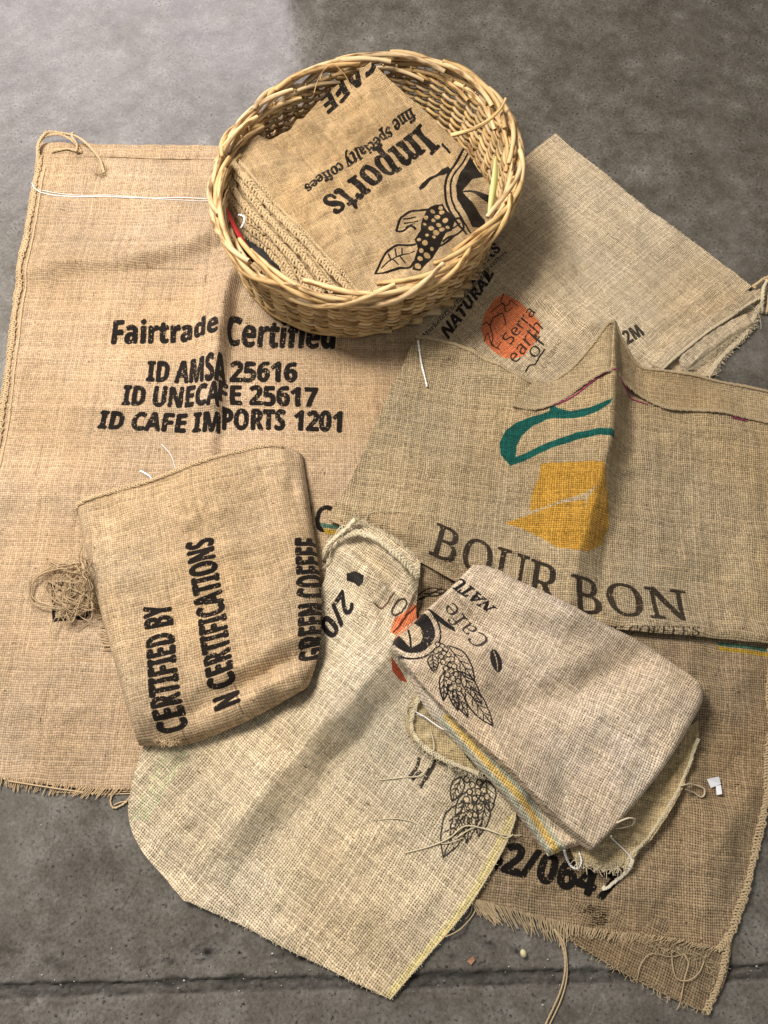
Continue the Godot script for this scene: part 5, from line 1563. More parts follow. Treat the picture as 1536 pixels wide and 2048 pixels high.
	var s := sack("burlap_sack", "pale greenish sack in front with tied frayed mouth and black leaf print", Vector3(-0.02, 0, -0.05))
	part(s, "front_panel", cloth_mesh(cl, cloth_material(Color(0.86, 0.755, 0.585), "open", 0.0035, cl)))
	part(s, "frayed_edge", fringe(cl, 0, 0.1, 1.0, 0.012, 0.0028, M.pale_yarn, 0.4, 0.1), "stuff")
	part(s, "drawn_cord", braid(lay([Vector3(-0.0635, 0.0060, -0.3831), Vector3(-0.0391, 0.0080, -0.3865), Vector3(-0.0130, 0.0100, -0.3729), Vector3(0.0177, 0.0100, -0.3476), Vector3(0.0353, 0.0060, -0.3309), Vector3(0.0519, 0.0020, -0.3128)], 0.002), 0.0042, 0.0022, 0.0024, 0.017, M.pale_yarn, 3))
	part(s, "knotted_cord", thread(lay([Vector3(-0.0459, 0.0120, -0.4071), Vector3(-0.0555, 0.0140, -0.3951), Vector3(-0.0668, 0.0120, -0.3865), Vector3(-0.0812, 0.0080, -0.3763), Vector3(-0.0915, 0.0040, -0.3644), Vector3(-0.0964, 0.0000, -0.3525)], 0.001), 0.0030, M.pale_yarn, 3))
	part(s, "knotted_cord", thread(lay([Vector3(-0.0556, 0.0100, -0.4002), Vector3(-0.0686, 0.0120, -0.3968), Vector3(-0.0766, 0.0080, -0.3882), Vector3(-0.0841, 0.0040, -0.3627), Vector3(-0.0905, 0.0000, -0.3425), Vector3(-0.1023, 0.0000, -0.3359)], 0.001), 0.0010, M.pale_yarn))
	part(s, "frayed_fibres", frizz(lay([Vector3(-0.0556, 0.0100, -0.4037), Vector3(-0.0459, 0.0120, -0.4089), Vector3(-0.0376, 0.0100, -0.4037)], 0.001), 0.012, 0.0006, M.pale_yarn, 0.0007), "stuff")
	part(s, "edge_fuzz", frizz(edge_of(cl, 2), 0.004, 0.0022, M.pale_yarn, 0.0004), "stuff")
	part(s, "edge_fuzz", frizz(edge_of(cl, 1, 0.5, 1.0), 0.005, 0.0022, M.pale_yarn, 0.0004), "stuff")
	part(s, "selvedge", braid(edge_of(cl, 1, 0.55, 1.0, 0), 0.0008, 0.0006, 0.0010, 0.010, yarn_material(Color(0.54, 0.46, 0.27)), 2))


func certified_sack() -> void:
	var net := [
		[Vector3(-0.5037, 0.0140, -0.4404), Vector3(-0.3855, 0.0200, -0.4838), Vector3(-0.2633, 0.0300, -0.5307), Vector3(-0.1848, 0.0360, -0.5507), Vector3(-0.1377, 0.0300, -0.5371)],
		[Vector3(-0.4680, 0.0140, -0.3419), Vector3(-0.3640, 0.0240, -0.3638), Vector3(-0.2529, 0.0340, -0.3939), Vector3(-0.1703, 0.0360, -0.4186), Vector3(-0.1173, 0.0300, -0.4207)],
		[Vector3(-0.4307, 0.0140, -0.2454), Vector3(-0.3383, 0.0240, -0.2628), Vector3(-0.2377, 0.0340, -0.2880), Vector3(-0.1573, 0.0360, -0.3074), Vector3(-0.0997, 0.0300, -0.3090)],
		[Vector3(-0.3945, 0.0140, -0.1539), Vector3(-0.3149, 0.0220, -0.1714), Vector3(-0.2245, 0.0300, -0.1926), Vector3(-0.1493, 0.0340, -0.2070), Vector3(-0.0969, 0.0300, -0.2114)],
		[Vector3(-0.3693, 0.0140, -0.0955), Vector3(-0.3026, 0.0200, -0.1130), Vector3(-0.2215, 0.0240, -0.1307), Vector3(-0.1552, 0.0260, -0.1487), Vector3(-0.1101, 0.0300, -0.1518)],
		[Vector3(-0.3584, 0.0100, -0.0659), Vector3(-0.2931, 0.0120, -0.0672), Vector3(-0.2207, 0.0140, -0.0919), Vector3(-0.1661, 0.0160, -0.1170), Vector3(-0.1260, 0.0300, -0.1387)],
	]
	var folds := [
		[[Vector3(-0.3438, -0.0040, -0.0808), Vector3(-0.2710, -0.0200, -0.1170), Vector3(-0.1994, -0.0280, -0.1504), Vector3(-0.1413, -0.0300, -0.1851), Vector3(-0.0967, -0.0180, -0.2039)], 0.030, 0.028, 0.4],
		[[Vector3(-0.1472, 0.0000, -0.5262), Vector3(-0.1488, -0.0080, -0.4639), Vector3(-0.1341, 0.0000, -0.3953)], 0.02, 0.02, 0.2],
		[[Vector3(-0.1733, -0.0060, -0.5535), Vector3(-0.1474, -0.0140, -0.5307), Vector3(-0.1383, -0.0040, -0.5082)], 0.014, 0.02, 0.2],
		[[Vector3(-0.2843, 0.0020, -0.4815), Vector3(-0.2581, 0.0050, -0.3454), Vector3(-0.2338, 0.0020, -0.2191)], 0.06, 0.08, 0.0],
		[[Vector3(-0.3238, 0.0040, -0.1022), Vector3(-0.2277, 0.0060, -0.1300), Vector3(-0.1256, 0.0060, -0.1665)], 0.02, 0.03, 0.0],
	]
	var under := cloth([
		[Vector3(-0.4713, 0.0100, -0.4192), Vector3(-0.3044, 0.0100, -0.4719), Vector3(-0.1490, 0.0100, -0.5169)],
		[Vector3(-0.4298, 0.0100, -0.2462), Vector3(-0.2723, 0.0100, -0.2699), Vector3(-0.1242, 0.0100, -0.2859)],
		[Vector3(-0.3773, 0.0100, -0.1031), Vector3(-0.2525, 0.0100, -0.1103), Vector3(-0.1347, 0.0100, -0.1544)]], {"seed": 70, "cell": 0.008, "thick": 0.006, "wave": [[0.06, 0.003]]})
	settle(2, 2)
	var cl := cloth(net, {"seed": 72, "creases": 7, "cell": 0.0042, "folds": folds, "thick": 0.034, "puff": [0.012, 0.060, 0.050, 0.018], "wave": [[0.12, 0.006], [0.04, 0.0024], [0.014, 0.0007]], "arc": 0.3, "density": 1700.0})
	write(cl, "CERTIFIED BY", sans, [Vector3(-0.2832, 0.0340, -0.0897), Vector3(-0.3234, 0.0340, -0.2707), Vector3(-0.3634, 0.0340, -0.2645), Vector3(-0.3237, 0.0340, -0.0799)], INK, 0, 2.6)
	write(cl, "N CERTIFICATIONS", sans, [Vector3(-0.2061, 0.0340, -0.1252), Vector3(-0.2666, 0.0340, -0.3756), Vector3(-0.3061, 0.0340, -0.3656), Vector3(-0.2434, 0.0340, -0.1123)], INK, 0, 2.6)
	write(cl, "GREEN COFFEE", sans, [Vector3(-0.0871, 0.0340, -0.1942), Vector3(-0.0967, 0.0340, -0.3805), Vector3(-0.1376, 0.0340, -0.3739), Vector3(-0.1242, 0.0340, -0.1808)], INK, 0, 2.6)
	for k in 40:
		speckle(cl, (Vector3(-0.3564, 0.0340, -0.2412)).lerp(Vector3(-0.2193, 0.0340, -0.2412), rng.randf()), 0.12, 3)
	var s := sack("folded_sack", "plump folded tan sack with CERTIFIED BY printed in black, beside a tangle of frayed yarn", Vector3(-0.27, 0, -0.32))
	var tan := Color(0.64, 0.485, 0.32)
	part(s, "lower_layer", cloth_mesh(under, cloth_material(tan, "tight", 0.0036, under), 0.008))
	part(s, "upper_layer", cloth_mesh(cl, cloth_material(tan, "tight", 0.0036, cl), 0.003))
	part(s, "edge_stitching", braid(edge_of(cl, 0, 0.0, 0.9, 3), 0.0034, 0.0018, 0.0016, 0.013, M.tan_yarn, 3))
	part(s, "edge_stitching", braid(edge_of(cl, 0, 0.02, 0.85, 0), 0.0012, 0.0008, 0.0012, 0.011, M.tan_yarn, 2))
	part(s, "fringe", fringe(under, 3, 0.38, 0.66, 0.022, 0.0036, M.tan_yarn, 0.2, 0.1, 0.0012), "stuff")
	part(s, "frayed_fibres", frizz(lay([Vector3(-0.3262, 0.0080, -0.0722), Vector3(-0.3096, 0.0080, -0.0693), Vector3(-0.2947, 0.0080, -0.0693)], 0.001), 0.010, 0.0005, M.tan_yarn, 0.0007), "stuff")
	# the tangle of pulled yarn
	var t := Soup.new()
	var heart: Vector3 = Vector3(-0.4860, 0.0120, -0.2935)
	for k in 30:
		var pts := []
		var start: Vector3 = (Vector3(-0.4763, 0.0120, -0.3508)).lerp(Vector3(-0.4505, 0.0120, -0.2615), rng.randf())
		var reach := rng.randf_range(0.4, 1.0)
		var turn := rng.randf_range(0.0, TAU)
		var r := rng.randf_range(0.012, 0.034)
		pts.append(start + Vector3(0.01, 0, 0))
		for j in 6:
			var a := turn + j * rng.randf_range(0.6, 1.2)
			var c := heart.lerp(start, 1.0 - reach) + Vector3(rng.randf_range(-0.012, 0.012), 0, rng.randf_range(-0.02, 0.02))
			pts.append(c + Vector3(cos(a) * r, rng.randf_range(0.0, 0.026) - 0.0, sin(a) * r * 1.1))
		for j in pts.size():
			pts[j].y = clampf(absf(pts[j].y - 0.012), 0.0, 0.028)
		t.tube(lay(pts, 0.001, 0.004), rng.randf_range(0.0005, 0.0014), 0.0004, 4, Color(1, 1, 1) * rng.randf_range(0.55, 1.15))
	for loop in [[Vector3(-0.4768, 0.0120, -0.3425), Vector3(-0.5164, 0.0120, -0.3408), Vector3(-0.5486, 0.0120, -0.3326), Vector3(-0.5616, 0.0120, -0.3137), Vector3(-0.5578, 0.0120, -0.2894), Vector3(-0.5459, 0.0120, -0.2734), Vector3(-0.5142, 0.0120, -0.2711)], [Vector3(-0.4797, 0.0120, -0.3342), Vector3(-0.5234, 0.0120, -0.3342), Vector3(-0.5514, 0.0120, -0.3194), Vector3(-0.5581, 0.0120, -0.3015), Vector3(-0.5432, 0.0120, -0.2814), Vector3(-0.4984, 0.0120, -0.2695), Vector3(-0.4559, 0.0120, -0.2734)], [Vector3(-0.4825, 0.0120, -0.3260), Vector3(-0.5159, 0.0120, -0.3375), Vector3(-0.5418, 0.0120, -0.3508), Vector3(-0.5261, 0.0120, -0.3524), Vector3(-0.4922, 0.0120, -0.3383)], [Vector3(-0.4742, 0.0120, -0.2935), Vector3(-0.5029, 0.0120, -0.3015), Vector3(-0.5329, 0.0120, -0.3178), Vector3(-0.5344, 0.0120, -0.3015), Vector3(-0.5157, 0.0120, -0.2814)], [Vector3(-0.4838, 0.0120, -0.2774), Vector3(-0.5006, 0.0120, -0.2576), Vector3(-0.5100, 0.0120, -0.2419), Vector3(-0.5098, 0.0120, -0.2302)], [Vector3(-0.4755, 0.0120, -0.2734), Vector3(-0.4884, 0.0120, -0.2536), Vector3(-0.4948, 0.0120, -0.2442)], [Vector3(-0.4735, 0.0120, -0.3178), Vector3(-0.4653, 0.0120, -0.2854), Vector3(-0.4817, 0.0120, -0.2615), Vector3(-0.5045, 0.0120, -0.2576)]]:
		for k in 3:
			var pts := []
			for p in loop:
				pts.append(p + Vector3(rng.randf_range(-0.004, 0.004), rng.randf_range(0.0, 0.012) - 0.012, rng.randf_range(-0.004, 0.004)))
				pts[-1].y = maxf(pts[-1].y, 0.0) + rng.randf_range(0.0, 0.008)
			t.tube(lay(pts, 0.001, 0.005), rng.randf_range(0.0007, 0.0011), 0.0005, 4, Color(1, 1, 1) * rng.randf_range(0.75, 1.15))
	part(s, "frayed_fibres", frizz(lay([Vector3(-0.4763, 0.0000, -0.3508), Vector3(-0.4954, 0.0100, -0.3293), Vector3(-0.4989, 0.0150, -0.2964), Vector3(-0.4865, 0.0100, -0.2642), Vector3(-0.5163, 0.0000, -0.2854), Vector3(-0.5381, 0.0000, -0.3260), Vector3(-0.5089, 0.0000, -0.3441)], 0.002), 0.016, 0.0012, M.tan_yarn, 0.0004), "stuff")
	part(s, "yarn_tangle", t.mesh(M.tan_yarn), "stuff")


func cafe_sack() -> void:
	# the ragged back hem that looks out at the lower right
	var flap := cloth([
		[Vector3(0.4667, 0.0120, -0.1029), Vector3(0.4652, 0.0120, -0.0871), Vector3(0.4603, 0.0120, -0.0729)],
		[Vector3(0.3820, 0.0120, -0.0461), Vector3(0.4164, 0.0120, -0.0288), Vector3(0.4338, 0.0120, -0.0171)],
		[Vector3(0.3096, 0.0120, 0.0222), Vector3(0.3576, 0.0120, 0.0421), Vector3(0.3832, 0.0120, 0.0540)],
		[Vector3(0.2628, 0.0120, 0.0683), Vector3(0.3106, 0.0120, 0.0851), Vector3(0.3517, 0.0120, 0.0826)],
		[Vector3(0.2681, 0.0120, 0.0890), Vector3(0.3057, 0.0120, 0.0992), Vector3(0.3463, 0.0120, 0.0928)]], {"seed": 80, "cell": 0.005, "wave": [[0.025, 0.008], [0.010, 0.0030]], "curl": [0, 0.006, 0.008, 0], "gap": 0.004})
	var tongue := cloth([
		[Vector3(0.0529, 0.0120, -0.1542), Vector3(0.0848, 0.0120, -0.1616), Vector3(0.1222, 0.0120, -0.1467)],
		[Vector3(0.0328, 0.0120, -0.1087), Vector3(0.0613, 0.0120, -0.1174), Vector3(0.0980, 0.0120, -0.0957)],
		[Vector3(0.0326, 0.0120, -0.0842), Vector3(0.0606, 0.0120, -0.0814), Vector3(0.1117, 0.0120, -0.0601)],
		[Vector3(0.0602, 0.0120, -0.0587), Vector3(0.0893, 0.0120, -0.0461), Vector3(0.1396, 0.0120, -0.0253)],
		[Vector3(0.1251, 0.0120, -0.0267), Vector3(0.1505, 0.0120, -0.0240), Vector3(0.1751, 0.0120, -0.0082)]], {"seed": 81, "cell": 0.005, "wave": [[0.025, 0.007], [0.010, 0.0026]], "curl": [0, 0, 0.003, 0.006], "gap": 0.006, "thick": 0.006, "puff": [0.02, 0, 0, 0.012]})
	settle(2, 1)
	var lower := cloth([
		[Vector3(0.0243, 0.0220, -0.1977), Vector3(0.1461, 0.0220, -0.2053), Vector3(0.3265, 0.0220, -0.1826), Vector3(0.4556, 0.0220, -0.1309)],
		[Vector3(0.0608, 0.0220, -0.1164), Vector3(0.1649, 0.0220, -0.1236), Vector3(0.3054, 0.0220, -0.1164), Vector3(0.4113, 0.0220, -0.0736)],
		[Vector3(0.1178, 0.0220, -0.0527), Vector3(0.1982, 0.0220, -0.0596), Vector3(0.2844, 0.0220, -0.0458), Vector3(0.3605, 0.0220, -0.0115)],
		[Vector3(0.1795, 0.0220, 0.0153), Vector3(0.2226, 0.0220, 0.0087), Vector3(0.2786, 0.0220, 0.0220), Vector3(0.3192, 0.0220, 0.0417)],
		[Vector3(0.2314, 0.0220, 0.0831), Vector3(0.2531, 0.0220, 0.0742), Vector3(0.2746, 0.0220, 0.0677), Vector3(0.2962, 0.0220, 0.0613)]], {"seed": 82, "cell": 0.0048, "thick": 0.016, "puff": [0.02, 0.02, 0.008, 0.014], "wave": [[0.06, 0.003], [0.02, 0.0008]], "axis": Vector3(0.4755, 0.0220, -0.1455) - Vector3(0.1521, 0.0220, -0.3478)})
	for k in 9:
		var u := k / 8.0
		var ink: Color = [Color(0.90, 0.95, 0.95), Color(0.79, 0.90, 0.91), Color(0.93, 0.93, 0.88), Color(0.99, 0.92, 0.66), Color(0.98, 0.92, 0.60), Color(0.99, 0.92, 0.68), Color(0.81, 0.90, 0.91), Color(0.86, 0.93, 0.93), Color(0.95, 0.95, 0.92)][k]
		stroke(lower, [(Vector3(0.0768, 0.0220, -0.1020)).lerp(Vector3(0.1037, 0.0220, -0.1128), u), (Vector3(0.1248, 0.0220, -0.0458)).lerp(Vector3(0.1507, 0.0220, -0.0562), u), (Vector3(0.1851, 0.0220, 0.0167)).lerp(Vector3(0.2099, 0.0220, 0.0073), u), (Vector3(0.2315, 0.0220, 0.0819)).lerp(Vector3(0.2546, 0.0220, 0.0729), u)], 0.0042, ink)
	settle(2, 1)
	var net := [
		[Vector3(0.1397, 0.0450, -0.3378), Vector3(0.1684, 0.0450, -0.3378), Vector3(0.2163, 0.0500, -0.3092), Vector3(0.3220, 0.0500, -0.2516), Vector3(0.4157, 0.0450, -0.2028), Vector3(0.4700, 0.0350, -0.1526)],
		[Vector3(0.1014, 0.0450, -0.3010), Vector3(0.1427, 0.0500, -0.2919), Vector3(0.2045, 0.0560, -0.2580), Vector3(0.3050, 0.0560, -0.2053), Vector3(0.3973, 0.0500, -0.1564), Vector3(0.4712, 0.0350, -0.1294)],
		[Vector3(0.0530, 0.0450, -0.2527), Vector3(0.1028, 0.0500, -0.2334), Vector3(0.1714, 0.0560, -0.1979), Vector3(0.2740, 0.0560, -0.1449), Vector3(0.3689, 0.0500, -0.0996), Vector3(0.4382, 0.0350, -0.0812)],
		[Vector3(0.0135, 0.0450, -0.2132), Vector3(0.0606, 0.0500, -0.1856), Vector3(0.1356, 0.0560, -0.1377), Vector3(0.2369, 0.0560, -0.0852), Vector3(0.3266, 0.0500, -0.0379), Vector3(0.3874, 0.0350, -0.0208)],
		[Vector3(0.0238, 0.0400, -0.1835), Vector3(0.0817, 0.0450, -0.1283), Vector3(0.1482, 0.0500, -0.0788), Vector3(0.2335, 0.0500, -0.0212), Vector3(0.2946, 0.0450, 0.0150), Vector3(0.3343, 0.0350, 0.0309)],
		[Vector3(0.0518, 0.0350, -0.1468), Vector3(0.1104, 0.0350, -0.0854), Vector3(0.1728, 0.0350, -0.0282), Vector3(0.2261, 0.0350, 0.0250), Vector3(0.2593, 0.0320, 0.0556), Vector3(0.2836, 0.0280, 0.0763)],
	]
	var folds := [
		[[Vector3(0.0677, 0.0000, -0.1710), Vector3(0.1751, -0.0060, -0.1136), Vector3(0.2782, -0.0210, -0.1349), Vector3(0.3712, -0.0180, -0.1856), Vector3(0.4175, -0.0060, -0.2004)], 0.045, 0.045, 0.1],
		[[Vector3(0.1657, 0.0040, -0.0719), Vector3(0.2758, 0.0100, -0.1066), Vector3(0.3802, 0.0120, -0.1349), Vector3(0.4477, 0.0060, -0.1492)], 0.05, 0.07, 0.0],
		[[Vector3(0.1475, 0.0040, -0.3156), Vector3(0.2223, 0.0080, -0.2841), Vector3(0.3238, 0.0100, -0.2304), Vector3(0.4082, 0.0080, -0.1856)], 0.03, 0.05, 0.0],
		[[Vector3(0.0810, 0.0040, -0.1136), Vector3(0.1508, 0.0060, -0.0582), Vector3(0.2303, 0.0040, 0.0215)], 0.02, 0.02, 0.0],
	]
	var cl := cloth(net, {"seed": 83, "creases": 6, "cell": 0.0042, "folds": folds, "thick": 0.022, "puff": [0.013, 0.014, 0.006, 0.010], "wave": [[0.12, 0.005], [0.04, 0.0020], [0.014, 0.0006]], "axis": Vector3(0.4662, 0.0450, -0.1427) - Vector3(0.1492, 0.0450, -0.3410), "arc": 0.3, "density": 1700.0})
	write(cl, "NATU", serif_bold, [Vector3(0.1724, 0.0450, -0.2652), Vector3(0.1166, 0.0450, -0.3144), Vector3(0.1013, 0.0450, -0.2998), Vector3(0.1569, 0.0450, -0.2615)], INK * 1.1, 0, 1.0)
	write(cl, "Imported & Marketed by", serif, [Vector3(0.1703, 0.0450, -0.2217), Vector3(0.1067, 0.0450, -0.2941), Vector3(0.1010, 0.0450, -0.2892), Vector3(0.1650, 0.0450, -0.2174)], FAINT_INK)
	write(cl, "Cafe", serif, [Vector3(0.1602, 0.0450, -0.2152), Vector3(0.1062, 0.0450, -0.2772), Vector3(0.0874, 0.0450, -0.2641), Vector3(0.1361, 0.0450, -0.1993)], WORN_INK)
	area(cl, [Vector3(0.1340, 0.0450, -0.3336), Vector3(0.1389, 0.0450, -0.3430), Vector3(0.1514, 0.0450, -0.3477), Vector3(0.1662, 0.0450, -0.3422), Vector3(0.1727, 0.0450, -0.3305), Vector3(0.1602, 0.0450, -0.3344), Vector3(0.1453, 0.0450, -0.3352)], ORANGE)
	stroke(cl, [Vector3(0.1514, 0.0450, -0.3469), Vector3(0.1498, 0.0450, -0.3344)], 0.003, INK)
	stroke(cl, [Vector3(0.1521, 0.0450, -0.3367), Vector3(0.1621, 0.0450, -0.3344), Vector3(0.1727, 0.0450, -0.3298)], 0.003, INK)
	# the cup: a dark ring with a pale hollow
	var ring := []
	var outer := []
	for k in 24:
		var a := deg_to_rad(-75.0 + 230.0 * k / 23.0)
		ring.append((Vector3(0.0423, 0.0450, -0.2261)) + ((Vector3(0.0800, 0.0450, -0.2261)) - (Vector3(0.0423, 0.0450, -0.2261))) * cos(a) * 0.90 + ((Vector3(0.0419, 0.0450, -0.1900)) - (Vector3(0.0423, 0.0450, -0.2261))) * sin(a) * 0.98)
		outer.append((Vector3(0.0423, 0.0450, -0.2261)) + ((Vector3(0.0800, 0.0450, -0.2261)) - (Vector3(0.0423, 0.0450, -0.2261))) * cos(a) * 1.12 + ((Vector3(0.0419, 0.0450, -0.1900)) - (Vector3(0.0423, 0.0450, -0.2261))) * sin(a) * 1.22)
	area(cl, ring, INK * 1.05)
	stroke(cl, outer, 0.0028, INK)
	area(cl, [Vector3(0.0439, 0.0450, -0.2400), Vector3(0.0547, 0.0450, -0.2327), Vector3(0.0574, 0.0450, -0.2181), Vector3(0.0536, 0.0450, -0.2073), Vector3(0.0391, 0.0450, -0.1983), Vector3(0.0213, 0.0450, -0.2199), Vector3(0.0322, 0.0450, -0.2272)], Color(0.9, 0.88, 0.83))
	stroke(cl, [Vector3(0.0358, 0.0450, -0.2290), Vector3(0.0386, 0.0450, -0.2145), Vector3(0.0391, 0.0450, -0.1993)], 0.003, INK)
	area(cl, [Vector3(0.0086, 0.0450, -0.2127), Vector3(0.0213, 0.0450, -0.2181), Vector3(0.0384, 0.0450, -0.1993), Vector3(0.0265, 0.0450, -0.1983), Vector3(0.0140, 0.0450, -0.2055)], INK * 1.05)
	area(cl, [Vector3(0.0112, 0.0450, -0.2246), Vector3(0.0178, 0.0450, -0.2437), Vector3(0.0324, 0.0450, -0.2474), Vector3(0.0490, 0.0450, -0.2641), Vector3(0.0581, 0.0450, -0.2585), Vector3(0.0440, 0.0450, -0.2419), Vector3(0.0340, 0.0450, -0.2290), Vector3(0.0231, 0.0450, -0.2199), Vector3(0.0158, 0.0450, -0.2145), Vector3(0.0097, 0.0450, -0.2109)], ORANGE)
	stroke(cl, [Vector3(0.0526, 0.0450, -0.2585), Vector3(0.0360, 0.0450, -0.2419), Vector3(0.0232, 0.0450, -0.2309), Vector3(0.0140, 0.0450, -0.2127)], 0.003, Color(0.2, 0.1, 0.08))
	area(cl, [Vector3(0.0691, 0.0450, -0.2622), Vector3(0.0871, 0.0450, -0.2518), Vector3(0.1067, 0.0450, -0.2371), Vector3(0.1083, 0.0450, -0.2298), Vector3(0.0922, 0.0450, -0.2382), Vector3(0.0761, 0.0450, -0.2492)], INK * 1.05)
	# the sprig under it
	for leaf in [[Vector3(0.0724, 0.0450, -0.1628), Vector3(0.0694, 0.0450, -0.1893), 0.28], [Vector3(0.1299, 0.0450, -0.1513), Vector3(0.0931, 0.0450, -0.2037), 0.2], [Vector3(0.0839, 0.0450, -0.1229), Vector3(0.0867, 0.0450, -0.1646), 0.16], [Vector3(0.1182, 0.0450, -0.1008), Vector3(0.0985, 0.0450, -0.1436), 0.16], [Vector3(0.1532, 0.0450, -0.0890), Vector3(0.1162, 0.0450, -0.1436), 0.18], [Vector3(0.1399, 0.0450, -0.1195), Vector3(0.1098, 0.0450, -0.1646), 0.16], [Vector3(0.1045, 0.0450, -0.1093), Vector3(0.0916, 0.0450, -0.1506), 0.14]]:
		leaf_print(cl, leaf[0], leaf[1], leaf[2], INK * 1.15, 0.0022)
	berries(cl, [Vector3(0.0788, 0.0450, -0.2055), Vector3(0.0852, 0.0450, -0.2029), Vector3(0.0901, 0.0450, -0.1979), Vector3(0.0807, 0.0450, -0.1972), Vector3(0.0756, 0.0450, -0.1936), Vector3(0.0870, 0.0450, -0.1908), Vector3(0.0934, 0.0450, -0.1893), Vector3(0.0826, 0.0450, -0.1858), Vector3(0.0918, 0.0450, -0.1815), Vector3(0.0979, 0.0450, -0.1822), Vector3(0.0853, 0.0450, -0.1780), Vector3(0.0951, 0.0450, -0.1737), Vector3(0.1011, 0.0450, -0.1716), Vector3(0.0886, 0.0450, -0.1688), Vector3(0.0963, 0.0450, -0.1646), Vector3(0.1033, 0.0450, -0.1603), Vector3(0.0905, 0.0450, -0.1593), Vector3(0.0981, 0.0450, -0.1540), Vector3(0.1058, 0.0450, -0.1506), Vector3(0.0923, 0.0450, -0.1492), Vector3(0.1003, 0.0450, -0.1429), Vector3(0.1072, 0.0450, -0.1401), Vector3(0.0949, 0.0450, -0.1401)], 0.0034, INK * 1.15, Color(0.88, 0.86, 0.82))
	# the bean
	var bean := []
	for k in 20:
		var a := TAU * k / 20
		bean.append((Vector3(0.1644, 0.0450, -0.1833)) + ((Vector3(0.1727, 0.0450, -0.1858)) - (Vector3(0.1644, 0.0450, -0.1833))) * cos(a) + ((Vector3(0.1675, 0.0450, -0.1660)) - (Vector3(0.1644, 0.0450, -0.1833))) * sin(a))
	area(cl, bean, INK * 1.05)
	stroke(cl, [Vector3(0.1619, 0.0450, -0.1983), Vector3(0.1655, 0.0450, -0.1840), Vector3(0.1654, 0.0450, -0.1674)], 0.0016, Color(0.85, 0.82, 0.78))
	for k in 120:
		speckle(cl, (Vector3(0.0681, 0.0450, -0.2109)).lerp(Vector3(0.1392, 0.0450, -0.1025), rng.randf()), 0.03, 5)
	var s := sack("folded_sack", "folded pinkish beige sack with coffee cup print on top of the other sacks", Vector3(0.25, 0, -0.22))
	var rose := Color(0.80, 0.68, 0.55)
	part(s, "back_hem", cloth_mesh(flap, cloth_material(Color(0.60, 0.49, 0.31), "tight", 0.0034, flap), 0.004))
	part(s, "front_hem", cloth_mesh(tongue, cloth_material(Color(0.62, 0.52, 0.33), "tight", 0.0034, tongue), 0.004))
	part(s, "striped_layer", cloth_mesh(lower, cloth_material(rose, "open", 0.0034, lower), 0.006))
	part(s, "upper_layer", cloth_mesh(cl, cloth_material(rose, "open", 0.0034, cl), 0.003))
	part(s, "frayed_edge", frizz(edge_of(flap, 2), 0.012, 0.0007, M.pale_yarn, 0.0008), "stuff")
	part(s, "frayed_edge", frizz(edge_of(tongue, 3), 0.012, 0.0008, M.pale_yarn, 0.0006), "stuff")
	part(s, "frayed_edge", frizz(edge_of(tongue, 2), 0.010, 0.0010, M.pale_yarn, 0.0006), "stuff")
	part(s, "hem_stitching", braid(edge_of(flap, 1, 0.02, 1.0, 1), 0.0018, 0.0010, 0.0012, 0.012, M.pale_yarn, 3))
	part(s, "hem_stitching", braid(edge_of(tongue, 3, 0.1, 1.0, 2), 0.0030, 0.0012, 0.0014, 0.012, M.pale_yarn, 3))
	part(s, "white_stitching", thread(lay([Vector3(0.0417, 0.0000, -0.1146), Vector3(0.0498, 0.0000, -0.1102), Vector3(0.0596, 0.0000, -0.1048), Vector3(0.0709, 0.0000, -0.0960), Vector3(0.0853, 0.0000, -0.0858)], 0.0012), 0.0009, M.white_yarn))
	for k in 5:
		part(s, "white_stitching", thread(lay([Vector3(0.0482, 0.0000, -0.1111).lerp(Vector3(0.0612, 0.0000, -0.1032), k / 4.0), Vector3(0.0501, 0.0000, -0.1079).lerp(Vector3(0.0628, 0.0000, -0.1003), k / 4.0)], 0.0012, 0.002), 0.0006, M.white_yarn))
	part(s, "white_chain_loop", braid(lay([Vector3(0.2493, 0.0000, 0.0737), Vector3(0.2566, 0.0000, 0.0876), Vector3(0.2642, 0.0000, 0.0974), Vector3(0.2716, 0.0000, 0.0974), Vector3(0.2751, 0.0000, 0.0876), Vector3(0.2727, 0.0000, 0.0768)], 0.003), 0.0010, 0.0006, 0.0008, 0.008, M.white_yarn, 2))
	part(s, "white_chain_loop", thread(lay([Vector3(0.3086, 0.0000, 0.0541), Vector3(0.3213, 0.0000, 0.0622), Vector3(0.3338, 0.0000, 0.0721), Vector3(0.3429, 0.0000, 0.0820), Vector3(0.3463, 0.0000, 0.0876)], 0.003), 0.0008, M.white_yarn))
	part(s, "chain_cord", braid(lay([Vector3(0.3465, 0.0000, 0.0860), Vector3(0.3430, 0.0000, 0.0968), Vector3(0.3335, 0.0000, 0.1074), Vector3(0.3209, 0.0000, 0.1165), Vector3(0.3118, 0.0000, 0.1234), Vector3(0.3050, 0.0000, 0.1255), Vector3(0.3074, 0.0000, 0.1210)], 0.003), 0.0018, 0.0008, 0.0012, 0.009, yarn_material(Color(0.66, 0.60, 0.48)), 3))
	for k in 5:
		part(s, "pulled_thread", thread(lay([Vector3(0.4228, 0.0000, -0.0100), Vector3(0.4377, 0.0000, -0.0133), Vector3(0.4500, 0.0000, -0.0113), Vector3(0.4613, 0.0000, -0.0073), Vector3(0.4615, 0.0000, 0.0008), Vector3(0.4554, 0.0000, 0.0050), Vector3(0.4452, 0.0000, -0.0015), Vector3(0.4302, 0.0000, -0.0057)], 0.001 + 0.0012 * k), 0.0009, M.grey_yarn)) if k < 3 else null
